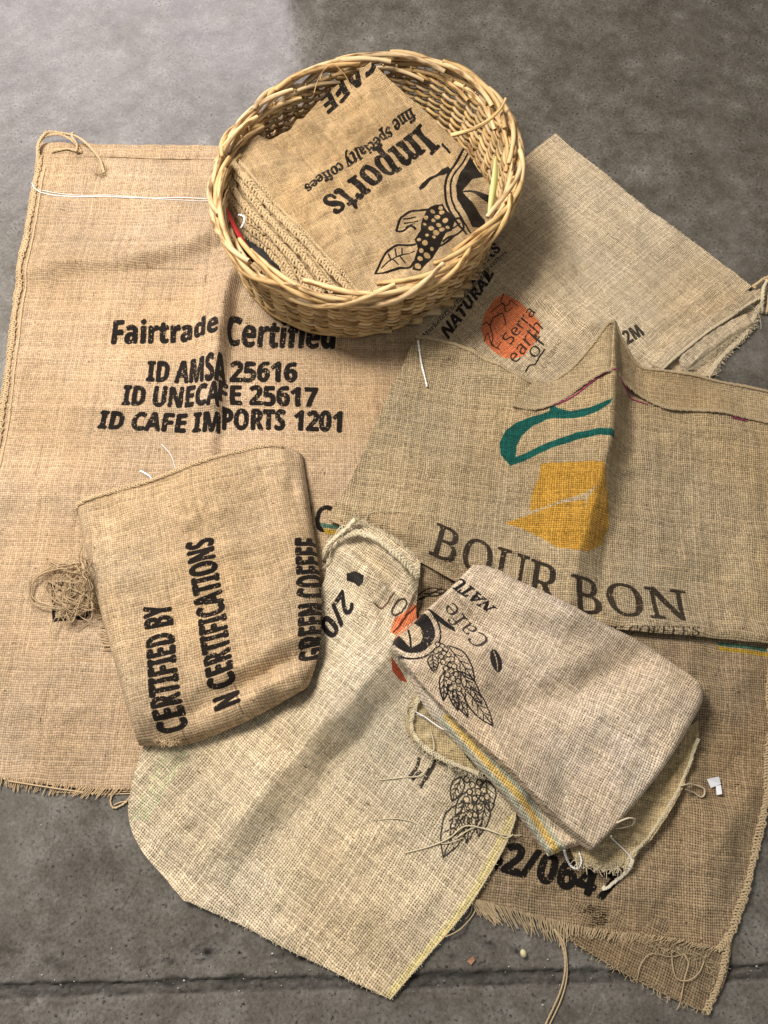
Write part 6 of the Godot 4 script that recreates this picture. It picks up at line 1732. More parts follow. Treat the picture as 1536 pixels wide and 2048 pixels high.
	for k in 3:
		part(s, "pulled_thread", thread(lay([Vector3(0.3170, 0.0000, 0.0377), Vector3(0.3347, 0.0000, 0.0313), Vector3(0.3481, 0.0000, 0.0345), Vector3(0.3491, 0.0000, 0.0408), Vector3(0.3368, 0.0000, 0.0440), Vector3(0.3196, 0.0000, 0.0456)], 0.002 + 0.0015 * k), 0.0011, M.pale_yarn))


func stacked_sacks() -> void:
	# a stack of folded sacks; of the lower ones only the hems and ends show
	var shade := Color(0.56, 0.415, 0.25)
	var lines := [
		[Vector3(-0.2826, 0.1160, -1.0663), Vector3(-0.2450, 0.1130, -0.9996), Vector3(-0.1871, 0.1100, -0.9241), Vector3(-0.1312, 0.1080, -0.8545), Vector3(-0.0841, 0.1020, -0.7881)],
		[Vector3(-0.2844, 0.1090, -1.0481), Vector3(-0.2521, 0.1060, -0.9817), Vector3(-0.2000, 0.1020, -0.9159), Vector3(-0.1494, 0.0980, -0.8572), Vector3(-0.1086, 0.0920, -0.7933)],
		[Vector3(-0.2842, 0.1020, -1.0265), Vector3(-0.2540, 0.0990, -0.9638), Vector3(-0.2085, 0.0950, -0.9260), Vector3(-0.1668, 0.0910, -0.8836), Vector3(-0.1317, 0.0840, -0.8031)],
		[Vector3(-0.2803, 0.0950, -1.0027), Vector3(-0.2505, 0.0920, -0.9458), Vector3(-0.2109, 0.0870, -0.9176), Vector3(-0.1800, 0.0830, -0.8825), Vector3(-0.1535, 0.0760, -0.8129)],
		[Vector3(-0.2730, 0.0880, -0.9800), Vector3(-0.2440, 0.0840, -0.9331), Vector3(-0.2098, 0.0790, -0.9070), Vector3(-0.1895, 0.0750, -0.8782), Vector3(-0.1706, 0.0680, -0.8270)],
		[Vector3(-0.2623, 0.0800, -0.9583), Vector3(-0.2357, 0.0760, -0.9202), Vector3(-0.2089, 0.0700, -0.8992), Vector3(-0.1957, 0.0660, -0.8725), Vector3(-0.1862, 0.0600, -0.8412)],
	]
	var ranks := ["lowest", "fifth", "fourth", "third", "second", "first"]
	var words := {0: "folded sack right under the printed one in the basket, its hem nearly straight", 1: "folded sack second under the printed one in the basket, hem slightly bowed", 2: "folded sack third under the printed one, its hem curling near a white thread", 3: "folded sack fourth under the printed one, its hem wavy like the one above", 4: "folded sack fifth under the printed one, with a short wavy hem", 5: "lowest folded sack in the basket whose hem ends by the red cloth"}
	for k in range(5, -1, -1):
		var line: Array = lines[k]
		var net := []
		for p in line:
			var far: Vector3 = p.lerp(Vector3(0.10, p.y, -1.02), 0.9)
			far.y = p.y - 0.004
			var row := [p + Vector3(0, -0.002, 0)]
			for q in [0.12, 0.4, 1.0]:
				row.append(p.lerp(far, q))
			net.append(row)
		var cl := cloth(net, {"seed": 90 + k, "use_y": true, "loose": true, "gap": 0.0, "cell": 0.006, "wave": [[0.03, 0.003], [0.012, 0.001]], "density": 500.0, "axis": Vector3(1, 0, -0.6)})
		var s := sack("folded_sack", words[k], line[2], "sacks stacked under the printed one in the basket")
		part(s, "folded_cloth", cloth_mesh(cl, cloth_material(shade * (0.92 + 0.03 * (k % 3)), "tight", 0.0031, cl), 0.007))
		var hem := edge_of(cl, 3, 0.0, 1.0, 0)
		for i in hem.size():
			hem[i] += Vector3(sin(i * 0.33 + k * 2.0), 0.6 * sin(i * 0.21 + k), cos(i * 0.27 + k)) * 0.0022
		part(s, "hem_stitching", braid(hem, 0.0060, 0.0030, 0.0027, 0.021, M.basket_yarn, 3, 0.0015))
		part(s, "seam_cord", braid(edge_of(cl, 3, 0.02, 1.0, 2), 0.0016, 0.0010, 0.0014, 0.012, M.basket_yarn, 2, 0.0006))
		part(s, "frayed_fibres", frizz(edge_of(cl, 3, 0.0, 1.0, 0), 0.010, 0.0014, M.basket_yarn, 0.0005), "stuff")
	# the printed sack on top
	var net := [
		[Vector3(-0.2870, 0.1260, -1.0815), Vector3(-0.2601, 0.1280, -1.1117), Vector3(-0.2009, 0.1220, -1.1133), Vector3(-0.1537, 0.1260, -1.1396), Vector3(-0.1028, 0.1380, -1.1980), Vector3(-0.0235, 0.1660, -1.2405)],
		[Vector3(-0.2702, 0.1260, -1.0430), Vector3(-0.2196, 0.1260, -1.0542), Vector3(-0.1587, 0.1230, -1.0742), Vector3(-0.0970, 0.1260, -1.1115), Vector3(-0.0343, 0.1340, -1.1558), Vector3(0.0289, 0.1500, -1.1940)],
		[Vector3(-0.2167, 0.1160, -0.9749), Vector3(-0.1641, 0.1220, -0.9858), Vector3(-0.0946, 0.1240, -1.0059), Vector3(-0.0247, 0.1250, -1.0439), Vector3(0.0419, 0.1280, -1.0864), Vector3(0.1004, 0.1340, -1.1264)],
		[Vector3(-0.1526, 0.1160, -0.9000), Vector3(-0.1011, 0.1210, -0.9116), Vector3(-0.0327, 0.1230, -0.9310), Vector3(0.0451, 0.1240, -0.9677), Vector3(0.1069, 0.1240, -1.0059), Vector3(0.1612, 0.1240, -1.0505)],
		[Vector3(-0.0996, 0.1140, -0.8345), Vector3(-0.0490, 0.1180, -0.8467), Vector3(0.0186, 0.1200, -0.8656), Vector3(0.0957, 0.1200, -0.8967), Vector3(0.1575, 0.1180, -0.9407), Vector3(0.1907, 0.1160, -0.9968)],
		[Vector3(-0.0525, 0.1100, -0.7774), Vector3(0.0017, 0.1120, -0.7809), Vector3(0.0686, 0.1140, -0.7993), Vector3(0.1372, 0.1120, -0.8412), Vector3(0.1869, 0.1080, -0.8961), Vector3(0.2032, 0.1060, -0.9566)],
	]
	var folds := [
		[[Vector3(-0.1617, 0.0100, -1.1412), Vector3(-0.1412, 0.0120, -1.1271), Vector3(-0.1151, 0.0040, -1.1003)], 0.018, 0.018, 0.1],
		[[Vector3(-0.2056, -0.0080, -1.1119), Vector3(-0.1778, -0.0100, -1.0945), Vector3(-0.1585, 0.0000, -1.0601)], 0.02, 0.02, 0.1],
		[[Vector3(-0.0714, 0.0000, -1.2021), Vector3(-0.0256, 0.0080, -1.1900), Vector3(0.0289, 0.0040, -1.1424)], 0.03, 0.04, 0.0],
		[[Vector3(-0.1821, 0.0030, -0.9931), Vector3(-0.1045, 0.0060, -1.0375), Vector3(-0.0253, 0.0030, -1.1177)], 0.04, 0.05, 0.0],
		[[Vector3(0.1700, -0.0060, -1.0375), Vector3(0.1802, -0.0120, -0.9713), Vector3(0.1640, -0.0080, -0.8967)], 0.03, 0.03, 0.0],
	]
	var cl := cloth(net, {"seed": 98, "creases": 8, "use_y": true, "loose": true, "gap": 0.0, "cell": 0.0042, "folds": folds, "wave": [[0.09, 0.008], [0.035, 0.0034], [0.012, 0.0007]], "axis": Vector3(0.1618, 0.1200, -1.0544) - Vector3(-0.1521, 0.1200, -0.8967), "density": 1800.0, "puff": [0, 0, 0, 0]})
	write(cl, "Imports", serif_bold, [Vector3(0.0645, 0.1240, -1.1289), Vector3(-0.1105, 0.1240, -0.9697), Vector3(-0.0740, 0.1240, -0.9229), Vector3(0.0987, 0.1240, -1.0814)], INK, 0, 2.6)
	write(cl, "fine specialty coffees", serif_bold, [Vector3(0.0484, 0.1240, -1.1612), Vector3(-0.1399, 0.1240, -0.9955), Vector3(-0.1298, 0.1240, -0.9786), Vector3(0.0588, 0.1240, -1.1396)], INK * 1.05, 0, 1.6)
	write(cl, "CAFE", sans, [Vector3(-0.0274, 0.1500, -1.2724), Vector3(-0.1168, 0.1340, -1.1895), Vector3(-0.1005, 0.1300, -1.1602), Vector3(-0.0089, 0.1460, -1.2333)], INK, 0, 2.6)
	area(cl, [Vector3(0.1583, 0.1180, -1.0701), Vector3(0.1700, 0.1180, -1.0572), Vector3(0.1851, 0.1180, -1.0340), Vector3(0.1768, 0.1180, -1.0274), Vector3(0.1562, 0.1180, -1.0162), Vector3(0.1414, 0.1180, -0.9960), Vector3(0.1370, 0.1180, -0.9860), Vector3(0.1594, 0.1180, -0.9960), Vector3(0.1951, 0.1180, -0.9900), Vector3(0.1945, 0.1180, -0.9786), Vector3(0.1786, 0.1180, -0.9786), Vector3(0.1550, 0.1180, -0.9850), Vector3(0.1370, 0.1180, -0.9840), Vector3(0.1502, 0.1180, -0.9662), Vector3(0.1769, 0.1180, -0.9416), Vector3(0.1763, 0.1180, -0.9270), Vector3(0.1525, 0.1180, -0.9222), Vector3(0.1377, 0.1180, -0.9465), Vector3(0.1274, 0.1180, -0.9711), Vector3(0.1254, 0.1180, -0.9960), Vector3(0.1322, 0.1180, -1.0213), Vector3(0.1452, 0.1180, -1.0469)], INK)
	stroke(cl, [Vector3(0.1510, 0.1180, -1.0717), Vector3(0.1349, 0.1180, -1.0417), Vector3(0.1199, 0.1180, -1.0137), Vector3(0.1160, 0.1180, -0.9885), Vector3(0.1214, 0.1180, -0.9588), Vector3(0.1332, 0.1180, -0.9319), Vector3(0.1500, 0.1180, -0.9078)], 0.0034, INK)
	stroke(cl, [Vector3(0.1423, 0.1180, -1.0780), Vector3(0.1270, 0.1180, -1.0469), Vector3(0.1112, 0.1180, -1.0162), Vector3(0.1063, 0.1180, -0.9860), Vector3(0.1122, 0.1180, -0.9539), Vector3(0.1232, 0.1180, -0.9270), Vector3(0.1420, 0.1180, -0.9030)], 0.0044, INK)
	area(cl, [Vector3(0.0606, 0.1180, -0.9960), Vector3(0.0668, 0.1180, -1.0061), Vector3(0.0899, 0.1180, -1.0188), Vector3(0.1044, 0.1180, -1.0325), Vector3(0.1134, 0.1180, -1.0397), Vector3(0.1195, 0.1180, -1.0264), Vector3(0.1040, 0.1180, -1.0172), Vector3(0.0877, 0.1180, -1.0101), Vector3(0.0633, 0.1180, -0.9890)], INK)
	area(cl, [Vector3(0.1016, 0.1180, -1.0832), Vector3(0.1042, 0.1180, -1.0884), Vector3(0.1183, 0.1180, -1.0675), Vector3(0.1165, 0.1180, -1.0634)], INK)
	stroke(cl, [Vector3(0.0978, 0.1180, -1.1309), Vector3(0.1107, 0.1180, -1.1191), Vector3(0.1228, 0.1180, -1.1106)], 0.0035, INK)
	# berries and leaves
	area(cl, [Vector3(0.0746, 0.1180, -0.9514), Vector3(0.0906, 0.1180, -0.9612), Vector3(0.1026, 0.1180, -0.9637), Vector3(0.1100, 0.1180, -0.9465), Vector3(0.1234, 0.1180, -0.9319), Vector3(0.1167, 0.1180, -0.9078), Vector3(0.1048, 0.1180, -0.8982), Vector3(0.0924, 0.1180, -0.8698), Vector3(0.0764, 0.1180, -0.8464), Vector3(0.0607, 0.1180, -0.8279), Vector3(0.0473, 0.1180, -0.8279), Vector3(0.0515, 0.1180, -0.8511), Vector3(0.0575, 0.1180, -0.8698), Vector3(0.0520, 0.1180, -0.8887), Vector3(0.0619, 0.1180, -0.9030), Vector3(0.0642, 0.1180, -0.9222)], INK)
	for spot in [Vector3(0.0843, 0.1180, -0.9465), Vector3(0.0984, 0.1180, -0.9563), Vector3(0.0722, 0.1180, -0.9329), Vector3(0.0851, 0.1180, -0.9280), Vector3(0.1001, 0.1180, -0.9465), Vector3(0.0700, 0.1180, -0.9193), Vector3(0.0808, 0.1180, -0.9087), Vector3(0.0943, 0.1180, -0.9183), Vector3(0.1055, 0.1180, -0.9270), Vector3(0.0992, 0.1180, -0.9078), Vector3(0.0600, 0.1180, -0.9054), Vector3(0.0735, 0.1180, -0.8934), Vector3(0.0851, 0.1180, -0.8911), Vector3(0.0597, 0.1180, -0.8863), Vector3(0.0693, 0.1180, -0.8792), Vector3(0.0815, 0.1180, -0.8698), Vector3(0.0633, 0.1180, -0.8660), Vector3(0.0728, 0.1180, -0.8581), Vector3(0.0892, 0.1180, -0.9006), Vector3(0.0611, 0.1180, -0.8511), Vector3(0.0570, 0.1180, -0.8371), Vector3(0.1091, 0.1180, -0.9126), Vector3(0.0920, 0.1180, -0.9368)]:
		dot(cl, spot, rng.randf_range(0.0030, 0.0058), Color(0.9, 0.88, 0.83))
	stroke(cl, [Vector3(0.0209, 0.1180, -0.9020), Vector3(0.0249, 0.1180, -0.9174), Vector3(0.0329, 0.1180, -0.9309), Vector3(0.0527, 0.1180, -0.9441), Vector3(0.0745, 0.1180, -0.9504)], 0.0042, INK)
	stroke(cl, [Vector3(0.0209, 0.1180, -0.9020), Vector3(0.0346, 0.1180, -0.9054), Vector3(0.0445, 0.1180, -0.9116), Vector3(0.0542, 0.1180, -0.9054)], 0.0042, INK)
	for vein in [[Vector3(0.0347, 0.1180, -0.9174), Vector3(0.0583, 0.1180, -0.9222)], [Vector3(0.0328, 0.1180, -0.9246), Vector3(0.0545, 0.1180, -0.9319)], [Vector3(0.0366, 0.1180, -0.9102), Vector3(0.0524, 0.1180, -0.9164)]]:
		stroke(cl, vein, 0.0026, INK)
	stroke(cl, [Vector3(-0.0151, 0.1180, -0.8242), Vector3(-0.0044, 0.1180, -0.8464), Vector3(0.0111, 0.1180, -0.8651), Vector3(0.0305, 0.1180, -0.8768), Vector3(0.0538, 0.1180, -0.8783)], 0.0042, INK)
	stroke(cl, [Vector3(-0.0151, 0.1180, -0.8242), Vector3(0.0071, 0.1180, -0.8242), Vector3(0.0263, 0.1180, -0.8288), Vector3(0.0416, 0.1180, -0.8316), Vector3(0.0514, 0.1180, -0.8464)], 0.0042, INK)
	stroke(cl, [Vector3(-0.0044, 0.1180, -0.8348), Vector3(0.0149, 0.1180, -0.8464), Vector3(0.0342, 0.1180, -0.8557), Vector3(0.0517, 0.1180, -0.8651)], 0.0026, INK)
	for vein in [[Vector3(0.0110, 0.1180, -0.8455), Vector3(0.0072, 0.1180, -0.8557)], [Vector3(0.0206, 0.1180, -0.8501), Vector3(0.0188, 0.1180, -0.8660)], [Vector3(0.0303, 0.1180, -0.8548), Vector3(0.0304, 0.1180, -0.8698)], [Vector3(0.0149, 0.1180, -0.8455), Vector3(0.0244, 0.1180, -0.8348)], [Vector3(0.0264, 0.1180, -0.8511), Vector3(0.0360, 0.1180, -0.8395)]]:
		stroke(cl, vein, 0.0026, INK)
	stroke(cl, [Vector3(0.1092, 0.1180, -0.9174), Vector3(0.1293, 0.1180, -0.9319), Vector3(0.1365, 0.1180, -0.9126), Vector3(0.1164, 0.1180, -0.8958), Vector3(0.1005, 0.1180, -0.8839)], 0.0036, INK)
	stroke(cl, [Vector3(0.1109, 0.1180, -0.9078), Vector3(0.1228, 0.1180, -0.9150), Vector3(0.1309, 0.1180, -0.9222)], 0.0026, INK)
	stroke(cl, [Vector3(0.0925, 0.1180, -0.8745), Vector3(0.1083, 0.1180, -0.8839), Vector3(0.1204, 0.1180, -0.8982)], 0.0036, INK)
	var s := sack("folded_sack", "folded tan sack on top of the basket stack with upside down Imports print", Vector3(-0.02, 0.11, -1.0))
	part(s, "upper_layer", cloth_mesh(cl, cloth_material(shade * 1.04, "tight", 0.0032, cl), 0.006))
	part(s, "hem_stitching", braid(edge_of(cl, 3, 0.02, 1.0, 1), 0.0062, 0.0026, 0.0026, 0.019, M.basket_yarn, 3, 0.001))
	part(s, "seam_cord", braid(edge_of(cl, 3, 0.05, 1.0, 4), 0.0020, 0.0010, 0.0013, 0.012, M.basket_yarn, 2, 0.0006))
	part(s, "frayed_fibres", frizz(edge_of(cl, 3, 0.0, 1.0, 1), 0.010, 0.0025, M.basket_yarn, 0.0005), "stuff")
	for k in 4:
		part(s, "pulled_thread", thread(spline([Vector3(-0.2835, 0.1180, -1.0850), Vector3(-0.2875, 0.1140, -1.0546), Vector3(-0.2828, 0.1060, -1.0171), Vector3(-0.2749, 0.1000, -0.9893), Vector3(-0.2710, 0.0940, -0.9670)].map(func(p): return p + Vector3(rng.randf_range(-0.004, 0.004), rng.randf_range(-0.003, 0.006), rng.randf_range(-0.003, 0.003))), 0.006), 0.0012, M.basket_yarn))
	part(s, "yarn_loop", thread(spline([Vector3(-0.2719, 0.0980, -0.9911), Vector3(-0.2564, 0.1040, -0.9879), Vector3(-0.2435, 0.1040, -0.9791), Vector3(-0.2491, 0.1000, -0.9738), Vector3(-0.2661, 0.0960, -0.9796)], 0.004), 0.0016, M.basket_yarn, 2))
	part(s, "knotted_cord", thread(spline([Vector3(-0.2907, 0.1500, -1.0285), Vector3(-0.2842, 0.1460, -1.0235), Vector3(-0.2780, 0.1400, -1.0427), Vector3(-0.2846, 0.1320, -1.0641), Vector3(-0.2801, 0.1240, -1.0789)], 0.004), 0.0030, M.basket_yarn, 2))


func small_things() -> void:
	# a strip of red cloth, a dark cloth and a white thread low in the basket
	var red := StandardMaterial3D.new()
	red.albedo_color = Color(0.42, 0.008, 0.012).linear_to_srgb()
	red.roughness = 0.6
	var strip := cloth([
		[Vector3(-0.2771, 0.1320, -0.9583), Vector3(-0.2736, 0.1310, -0.9549), Vector3(-0.2703, 0.1200, -0.9518)],
		[Vector3(-0.2622, 0.1320, -0.9159), Vector3(-0.2564, 0.1300, -0.9134), Vector3(-0.2508, 0.1180, -0.9131)],
		[Vector3(-0.2447, 0.1310, -0.8793), Vector3(-0.2376, 0.1280, -0.8787), Vector3(-0.2324, 0.1140, -0.8808)],
		[Vector3(-0.2247, 0.1280, -0.8470), Vector3(-0.2187, 0.1240, -0.8491), Vector3(-0.2144, 0.1100, -0.8530)]], {"use_y": true, "loose": true, "gap": 0.0, "cell": 0.004, "density": 100.0, "wave": [[0.03, 0.002]]})
	single("red_cloth", cloth_mesh(strip, red, 0.004), "strip of red cloth tucked between basket wall and stacked hems", "cloth")
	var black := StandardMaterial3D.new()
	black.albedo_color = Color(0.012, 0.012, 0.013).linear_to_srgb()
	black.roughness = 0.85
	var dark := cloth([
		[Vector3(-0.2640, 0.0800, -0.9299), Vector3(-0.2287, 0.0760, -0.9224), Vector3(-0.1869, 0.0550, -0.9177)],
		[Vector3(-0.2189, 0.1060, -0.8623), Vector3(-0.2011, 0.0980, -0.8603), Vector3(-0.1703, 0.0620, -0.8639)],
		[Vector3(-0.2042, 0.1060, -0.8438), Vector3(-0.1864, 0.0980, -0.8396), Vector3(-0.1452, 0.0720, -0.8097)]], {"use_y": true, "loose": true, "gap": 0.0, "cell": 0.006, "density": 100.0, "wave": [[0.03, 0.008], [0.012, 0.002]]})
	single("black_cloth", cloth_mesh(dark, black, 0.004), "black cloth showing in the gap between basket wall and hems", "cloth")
	single("white_thread", thread(spline([Vector3(-0.2477, 0.1320, -0.9285), Vector3(-0.2382, 0.1350, -0.9217), Vector3(-0.2381, 0.1320, -0.9117), Vector3(-0.2439, 0.1260, -0.9063)], 0.003), 0.0013, M.white_yarn, 2), "short curled white thread in the basket beside the red cloth", "thread")
	var green := StandardMaterial3D.new()
	green.albedo_color = Color(0.42, 0.40, 0.13).linear_to_srgb()
	green.roughness = 0.5
	var blade := cloth([
		[Vector3(0.1926, 0.1500, -1.0395), Vector3(0.1943, 0.1500, -1.0384), Vector3(0.1961, 0.1490, -1.0383)],
		[Vector3(0.1875, 0.1380, -1.0092), Vector3(0.1933, 0.1390, -1.0061), Vector3(0.1981, 0.1360, -1.0078)],
		[Vector3(0.1823, 0.1260, -0.9767), Vector3(0.1888, 0.1280, -0.9727), Vector3(0.1938, 0.1240, -0.9742)],
		[Vector3(0.1798, 0.1140, -0.9442), Vector3(0.1839, 0.1150, -0.9433), Vector3(0.1877, 0.1130, -0.9450)]], {"use_y": true, "loose": true, "gap": 0.0, "cell": 0.003, "density": 100.0, "wave": [[0.03, 0.0]]})
	single("dry_leaf_blade", cloth_mesh(blade, green, 0.0006), "narrow yellow green dry leaf standing between printed sack and basket wall", "leaf")
	single("white_string", thread(lay([Vector3(0.0595, 0.0000, -0.7444), Vector3(0.0626, 0.0000, -0.7212), Vector3(0.0666, 0.0000, -0.6963), Vector3(0.0706, 0.0000, -0.6786), Vector3(0.0745, 0.0000, -0.6611)], 0.0012), 0.0013, M.white_yarn, 2), "short white string lying over the edge of the brown sack below the basket", "string")
	single("white_thread", thread(lay([Vector3(-0.3784, 0.0000, -0.5574), Vector3(-0.3653, 0.0000, -0.5444), Vector3(-0.3574, 0.0000, -0.5324), Vector3(-0.3527, 0.0000, -0.5186), Vector3(-0.3465, 0.0000, -0.5058), Vector3(-0.3415, 0.0000, -0.5058)], 0.001), 0.0007, M.white_yarn), "thin curved white thread on the tan sack above the folded one", "thread")
	single("white_thread", thread(lay([Vector3(-0.4088, 0.0000, -0.5086), Vector3(-0.3999, 0.0000, -0.5040), Vector3(-0.3918, 0.0000, -0.4986), Vector3(-0.3869, 0.0000, -0.4914)], 0.001), 0.0013, M.white_yarn, 2), "short thick white thread tuft left of the thin curved one", "thread")
	single("loose_thread", thread(lay([Vector3(0.0299, 0.0000, 0.0790), Vector3(0.0638, 0.0000, 0.0706), Vector3(0.0911, 0.0000, 0.0597), Vector3(0.1154, 0.0000, 0.0434), Vector3(0.1425, 0.0000, 0.0471), Vector3(0.1693, 0.0000, 0.0550), Vector3(0.1964, 0.0000, 0.0559)], 0.001), 0.0011, M.pale_yarn), "long pale thread trailing over the leaf print of the tied sack", "thread")
	single("loose_thread", thread(lay([Vector3(-0.0072, 0.0000, 0.0351), Vector3(0.0201, 0.0000, 0.0338), Vector3(0.0473, 0.0000, 0.0408), Vector3(0.0640, 0.0000, 0.0581), Vector3(0.0842, 0.0000, 0.0666), Vector3(0.1115, 0.0000, 0.0591)], 0.001), 0.0007, M.pale_yarn), "thin pale thread curving left of the leaf print", "thread")
	single("loose_thread", thread(lay([Vector3(0.1013, 0.0000, 0.0597), Vector3(0.1290, 0.0000, 0.0456), Vector3(0.1560, 0.0000, 0.0503), Vector3(0.1725, 0.0000, 0.0597), Vector3(0.1830, 0.0000, 0.0541)], 0.001), 0.0010, M.pale_yarn), "short pale thread crossing onto the brown sack beside the leaf print", "thread")
	single("loose_thread", thread(lay([Vector3(-0.0080, 0.0000, -0.0185), Vector3(0.0100, 0.0000, -0.0204), Vector3(0.0309, 0.0000, -0.0224), Vector3(0.0518, 0.0000, -0.0244), Vector3(0.0660, 0.0000, -0.0403), Vector3(0.0718, 0.0000, -0.0637), Vector3(0.0687, 0.0000, -0.0841)], 0.001), 0.0008, M.pale_yarn), "pale thread hanging from the raw hem under the cup print", "thread")
	single("loose_thread", thread(lay([Vector3(-0.0267, 0.0000, -0.3953), Vector3(-0.0300, 0.0000, -0.4102), Vector3(-0.0253, 0.0000, -0.4220), Vector3(-0.0111, 0.0000, -0.4287), Vector3(0.0063, 0.0000, -0.4312), Vector3(0.0254, 0.0000, -0.4329)], 0.001), 0.0006, M.pale_yarn, 1, 4), "hair thin yellow thread curving up over the brown sack from the tied mouth", "thread")
	single("jute_string", thread(lay([Vector3(0.2344, 0.0000, 0.1755), Vector3(0.2416, 0.0000, 0.1889), Vector3(0.2468, 0.0000, 0.2101), Vector3(0.2436, 0.0000, 0.2339), Vector3(0.2352, 0.0000, 0.2544), Vector3(0.2214, 0.0000, 0.2776), Vector3(0.2065, 0.0000, 0.3003)], 0.001), 0.0014, M.brown_yarn, 2), "long brown cord lying across the floor joint to the lower frame edge", "cord")
	single("jute_string", thread(lay([Vector3(0.2384, 0.0000, 0.1780), Vector3(0.2467, 0.0000, 0.1950), Vector3(0.2488, 0.0000, 0.2191), Vector3(0.2458, 0.0000, 0.2398), Vector3(0.2374, 0.0000, 0.2602), Vector3(0.2252, 0.0000, 0.2804), Vector3(0.2118, 0.0000, 0.3003)], 0.001), 0.0012, M.brown_yarn), "thinner brown strand running just right of the long cord", "cord")
	single("jute_string", thread(lay([Vector3(0.1302, 0.0000, 0.1458), Vector3(0.1234, 0.0000, 0.1582), Vector3(0.1119, 0.0000, 0.1694), Vector3(0.0964, 0.0000, 0.1792), Vector3(0.0839, 0.0000, 0.1841)], 0.001), 0.0009, M.brown_yarn), "thin brown strand on the floor right of the tied sack's corner", "cord")
	# paper scraps, a green coffee bean, a flake
	var paper := StandardMaterial3D.new()
	paper.albedo_color = Color(0.80, 0.81, 0.84)
	paper.roughness = 0.7
	for q in 2:
		var at: Array = [[Vector3(0.4712, 0.0100, -0.0199), Vector3(0.4877, 0.0100, -0.0233), Vector3(0.4906, 0.0100, -0.0130), Vector3(0.4752, 0.0100, -0.0076)], [Vector3(0.4829, 0.0100, -0.0103), Vector3(0.4904, 0.0100, -0.0117), Vector3(0.4885, 0.0100, 0.0006), Vector3(0.4818, 0.0100, 0.0020)]][q]
		var s := Soup.new()
		var top := []
		for k in 4:
			var p: Vector3 = at[k]
			top.append(Vector3(p.x, pile_at(p.x, p.z) + 0.004 + (0.004 if k == q + 1 else 0.0), p.z))
		var low := top.map(func(p): return p - Vector3(0, 0.0006, 0))
		s.tri(top[0], top[1], top[2])
		s.tri(top[0], top[2], top[3])
		for k in 4:
			s.tri(top[k], low[k], top[(k + 1) % 4])
			s.tri(top[(k + 1) % 4], low[k], low[(k + 1) % 4])
		single("paper_scrap", s.mesh(paper), ["small square white paper scrap on the brown sack", "smaller torn white paper scrap just below the square one"][q], "paper")
	var bean := SphereMesh.new()
	bean.radius = 0.0042
	bean.height = 0.0076
	bean.radial_segments = 20
	bean.rings = 10
	var bm := StandardMaterial3D.new()
	bm.albedo_color = Color(0.48, 0.43, 0.25).linear_to_srgb()
	bm.roughness = 0.5
	var bs := SurfaceTool.new()
	var arrays := bean.get_mesh_arrays()
	var bv: PackedVector3Array = arrays[Mesh.ARRAY_VERTEX]
	for k in bv.size():   # an oval with a flat side and a crease
		var p := bv[k]
		p.z *= 1.3
		p.y = p.y * 0.8 - 0.0009 * exp(-p.x * p.x / 0.0000006) * (1.0 if p.y > 0.0 else 0.0)
		bv[k] = p
	arrays[Mesh.ARRAY_VERTEX] = bv
	var bmesh := ArrayMesh.new()
	bmesh.add_surface_from_arrays(Mesh.PRIMITIVE_TRIANGLES, arrays)
	bmesh.surface_set_material(0, bm)
	var bo := single("coffee_bean", bmesh, "single pale green coffee bean on the floor above the joint", "bean")
	bo.position = Vector3(0.1899, 0.0010, 0.2047) + Vector3(0, 0.003, 0)
	bo.rotation.y = 0.3
	var fs := Soup.new()
	var fl := [Vector3(0.1129, 0.0020, 0.2141), Vector3(0.1211, 0.0040, 0.2078), Vector3(0.1238, 0.0030, 0.2127), Vector3(0.1182, 0.0020, 0.2189)]
	fs.tri(fl[0], fl[1], fl[2], Color(0.30, 0.15, 0.09))
	fs.tri(fl[0], fl[2], fl[3], Color(0.34, 0.18, 0.11))
	single("brown_flake", fs.mesh(yarn_material(Color(1, 1, 1))), "thin brown flake on the floor left of the coffee bean", "flake")
	# grit on the concrete
	var bits := MultiMesh.new()
	bits.transform_format = MultiMesh.TRANSFORM_3D
	bits.use_colors = true
	var crumb := SphereMesh.new()
	crumb.radius = 0.5
	crumb.height = 1.0
	crumb.radial_segments = 6
	crumb.rings = 3
	var cm := StandardMaterial3D.new()
	cm.vertex_color_use_as_albedo = true
	cm.roughness = 0.9
	crumb.material = cm
	bits.mesh = crumb
	bits.instance_count = 620
	for k in 620:
		var at := Vector3(rng.randf_range(-0.95, 0.95), 0, rng.randf_range(-1.6, 0.32))
		if k < 330:
			at = Vector3(rng.randf_range(-0.6, 0.6), 0, rng.randfn(0.228, 0.016))
		var size := absf(rng.randfn(0.0006, 0.0006)) + 0.0004
		if k < 330 and rng.randf() < 0.06:
			size *= 2.2
		var b := Basis.from_euler(Vector3(rng.randf() * 3, rng.randf() * 3, rng.randf() * 3)).scaled(Vector3(size * rng.randf_range(0.7, 1.6), size * 0.7, size))
		bits.set_instance_transform(k, Transform3D(b, at))
		var l := rng.randf_range(0.10, 0.5) if rng.randf() < 0.6 else rng.randf_range(0.02, 0.08)
		bits.set_instance_color(k, Color(l, l * 0.96, l * 0.9))
	var grit := MultiMeshInstance3D.new()
	grit.name = "grit"
	grit.multimesh = bits
	grit.set_meta("kind", "stuff")
	grit.set_meta("label", "grit and crumbs scattered over the concrete and its joint")
	grit.set_meta("category", "grit")
	add_child(grit)


func font(name_: String, weight := 400) -> SystemFont:
	var f := SystemFont.new()
	f.font_names = PackedStringArray([name_])
	f.font_weight = weight
	return f


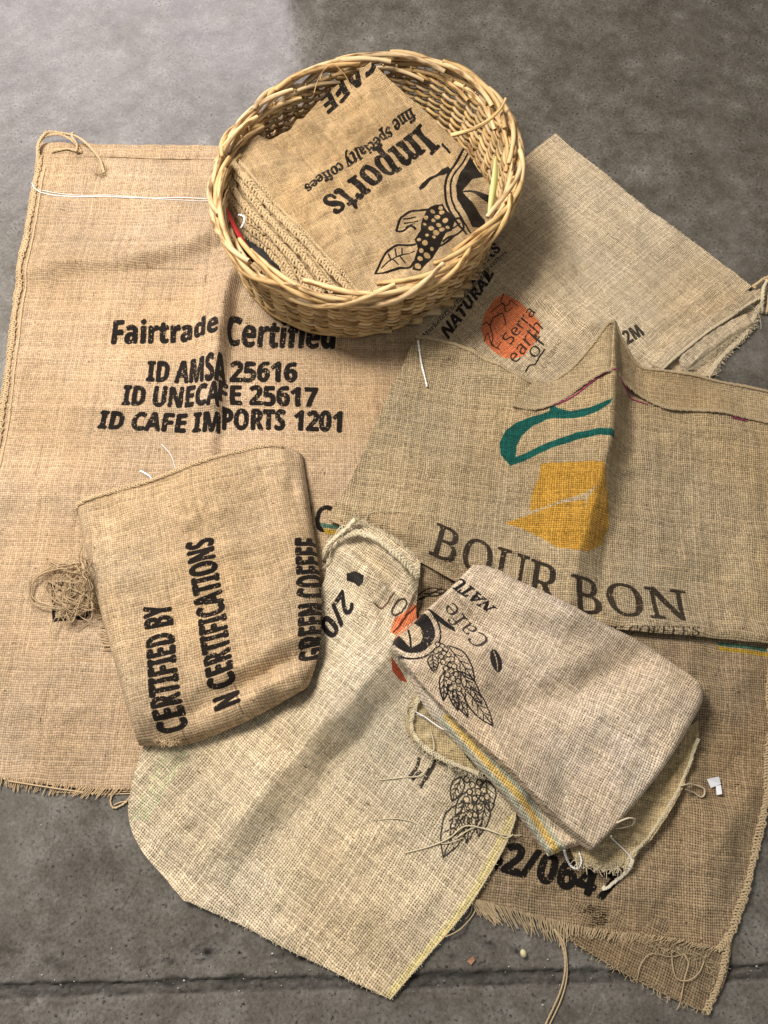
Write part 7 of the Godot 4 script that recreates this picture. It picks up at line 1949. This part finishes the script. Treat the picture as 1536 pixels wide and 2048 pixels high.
func _ready() -> void:
	rng.seed = 20240611
	# camera: held above the pile, looking down and a little forward
	var cam := Camera3D.new()
	cam.name = "camera"
	cam.fov = 67.0
	cam.near = 0.05
	cam.far = 60.0
	add_child(cam)
	cam.position = Vector3(0, 1.2, 0)
	cam.rotation_degrees = Vector3(-70, 0, 0)
	cam.current = true
	# the room's even light, a lamp high on the left, and a bright doorway beyond the upper left
	var env := Environment.new()
	env.background_mode = Environment.BG_COLOR
	env.background_color = Color(0.80, 0.79, 0.77)
	env.background_energy_multiplier = 0.48
	env.tonemap_mode = Environment.TONE_MAPPER_LINEAR
	env.tonemap_exposure = 1.34
	env.sdfgi_enabled = true
	env.ssao_enabled = true
	env.ssil_enabled = true
	var we := WorldEnvironment.new()
	we.name = "environment"
	we.environment = env
	add_child(we)
	var key := AreaLight3D.new()
	key.name = "ceiling_lamp"
	key.area_size = Vector2(0.7, 0.7)
	key.light_energy = 7.2
	key.light_color = Color(1.0, 0.965, 0.92)
	key.shadow_enabled = true
	key.area_range = 12.0
	key.area_attenuation = 2.0
	add_child(key)
	key.look_at_from_position(Vector3(-1.0, 2.0, -1.22), Vector3(-0.1, 0, -0.6))
	var door := AreaLight3D.new()
	door.name = "doorway_light"
	door.area_size = Vector2(3.2, 2.0)
	door.light_energy = 7.5
	door.light_color = Color(0.99, 0.96, 1.0)
	door.shadow_enabled = true
	door.area_range = 14.0
	door.area_attenuation = 2.0
	add_child(door)
	door.look_at_from_position(Vector3(-1.7, 2.1, -4.2), Vector3(-1.7, 1.0, -1.0))

	sans = font("Droid Sans", 700)
	sans_plain = font("Droid Sans", 400)
	serif = font("Droid Serif", 400)
	serif_bold = font("Droid Serif", 700)
	pile.resize(NX * NZ)
	materials()
	for k in 2:
		var ground := MeshInstance3D.new()
		ground.name = ["floor", "floor_joint"][k]
		ground.mesh = floor_mesh(k == 1)
		ground.set_meta("kind", "structure")
		ground.set_meta("label", ["grey sealed concrete floor under the sacks", "dark crumbling joint across the concrete floor"][k])
		add_child(ground)
	# the end of a wall just past the top of the frame, which keeps the doorway's light off the right of the floor
	var wall := MeshInstance3D.new()
	wall.name = "wall"
	var wall_box := BoxMesh.new()
	wall_box.size = Vector3(4.6, 2.6, 0.16)
	var plaster := StandardMaterial3D.new()
	plaster.albedo_color = Color(0.55, 0.54, 0.52)
	plaster.roughness = 0.9
	wall_box.material = plaster
	wall.mesh = wall_box
	wall.set_meta("kind", "structure")
	wall.set_meta("label", "grey plastered wall end beyond the basket")
	add_child(wall)
	wall.position = Vector3(2.3 - 0.225, 1.296, -1.86)
	settle(2, 2)
	natural_sack()
	settle(2, 2)
	fairtrade_sack()
	settle(3, 2)
	dark_sack()
	settle(3, 3)
	bourbon_sack()
	settle(3, 2)
	tied_sack()
	settle(2, 2)
	certified_sack()
	settle(3, 2)
	cafe_sack()
	make_basket()
	stacked_sacks()
	small_things()
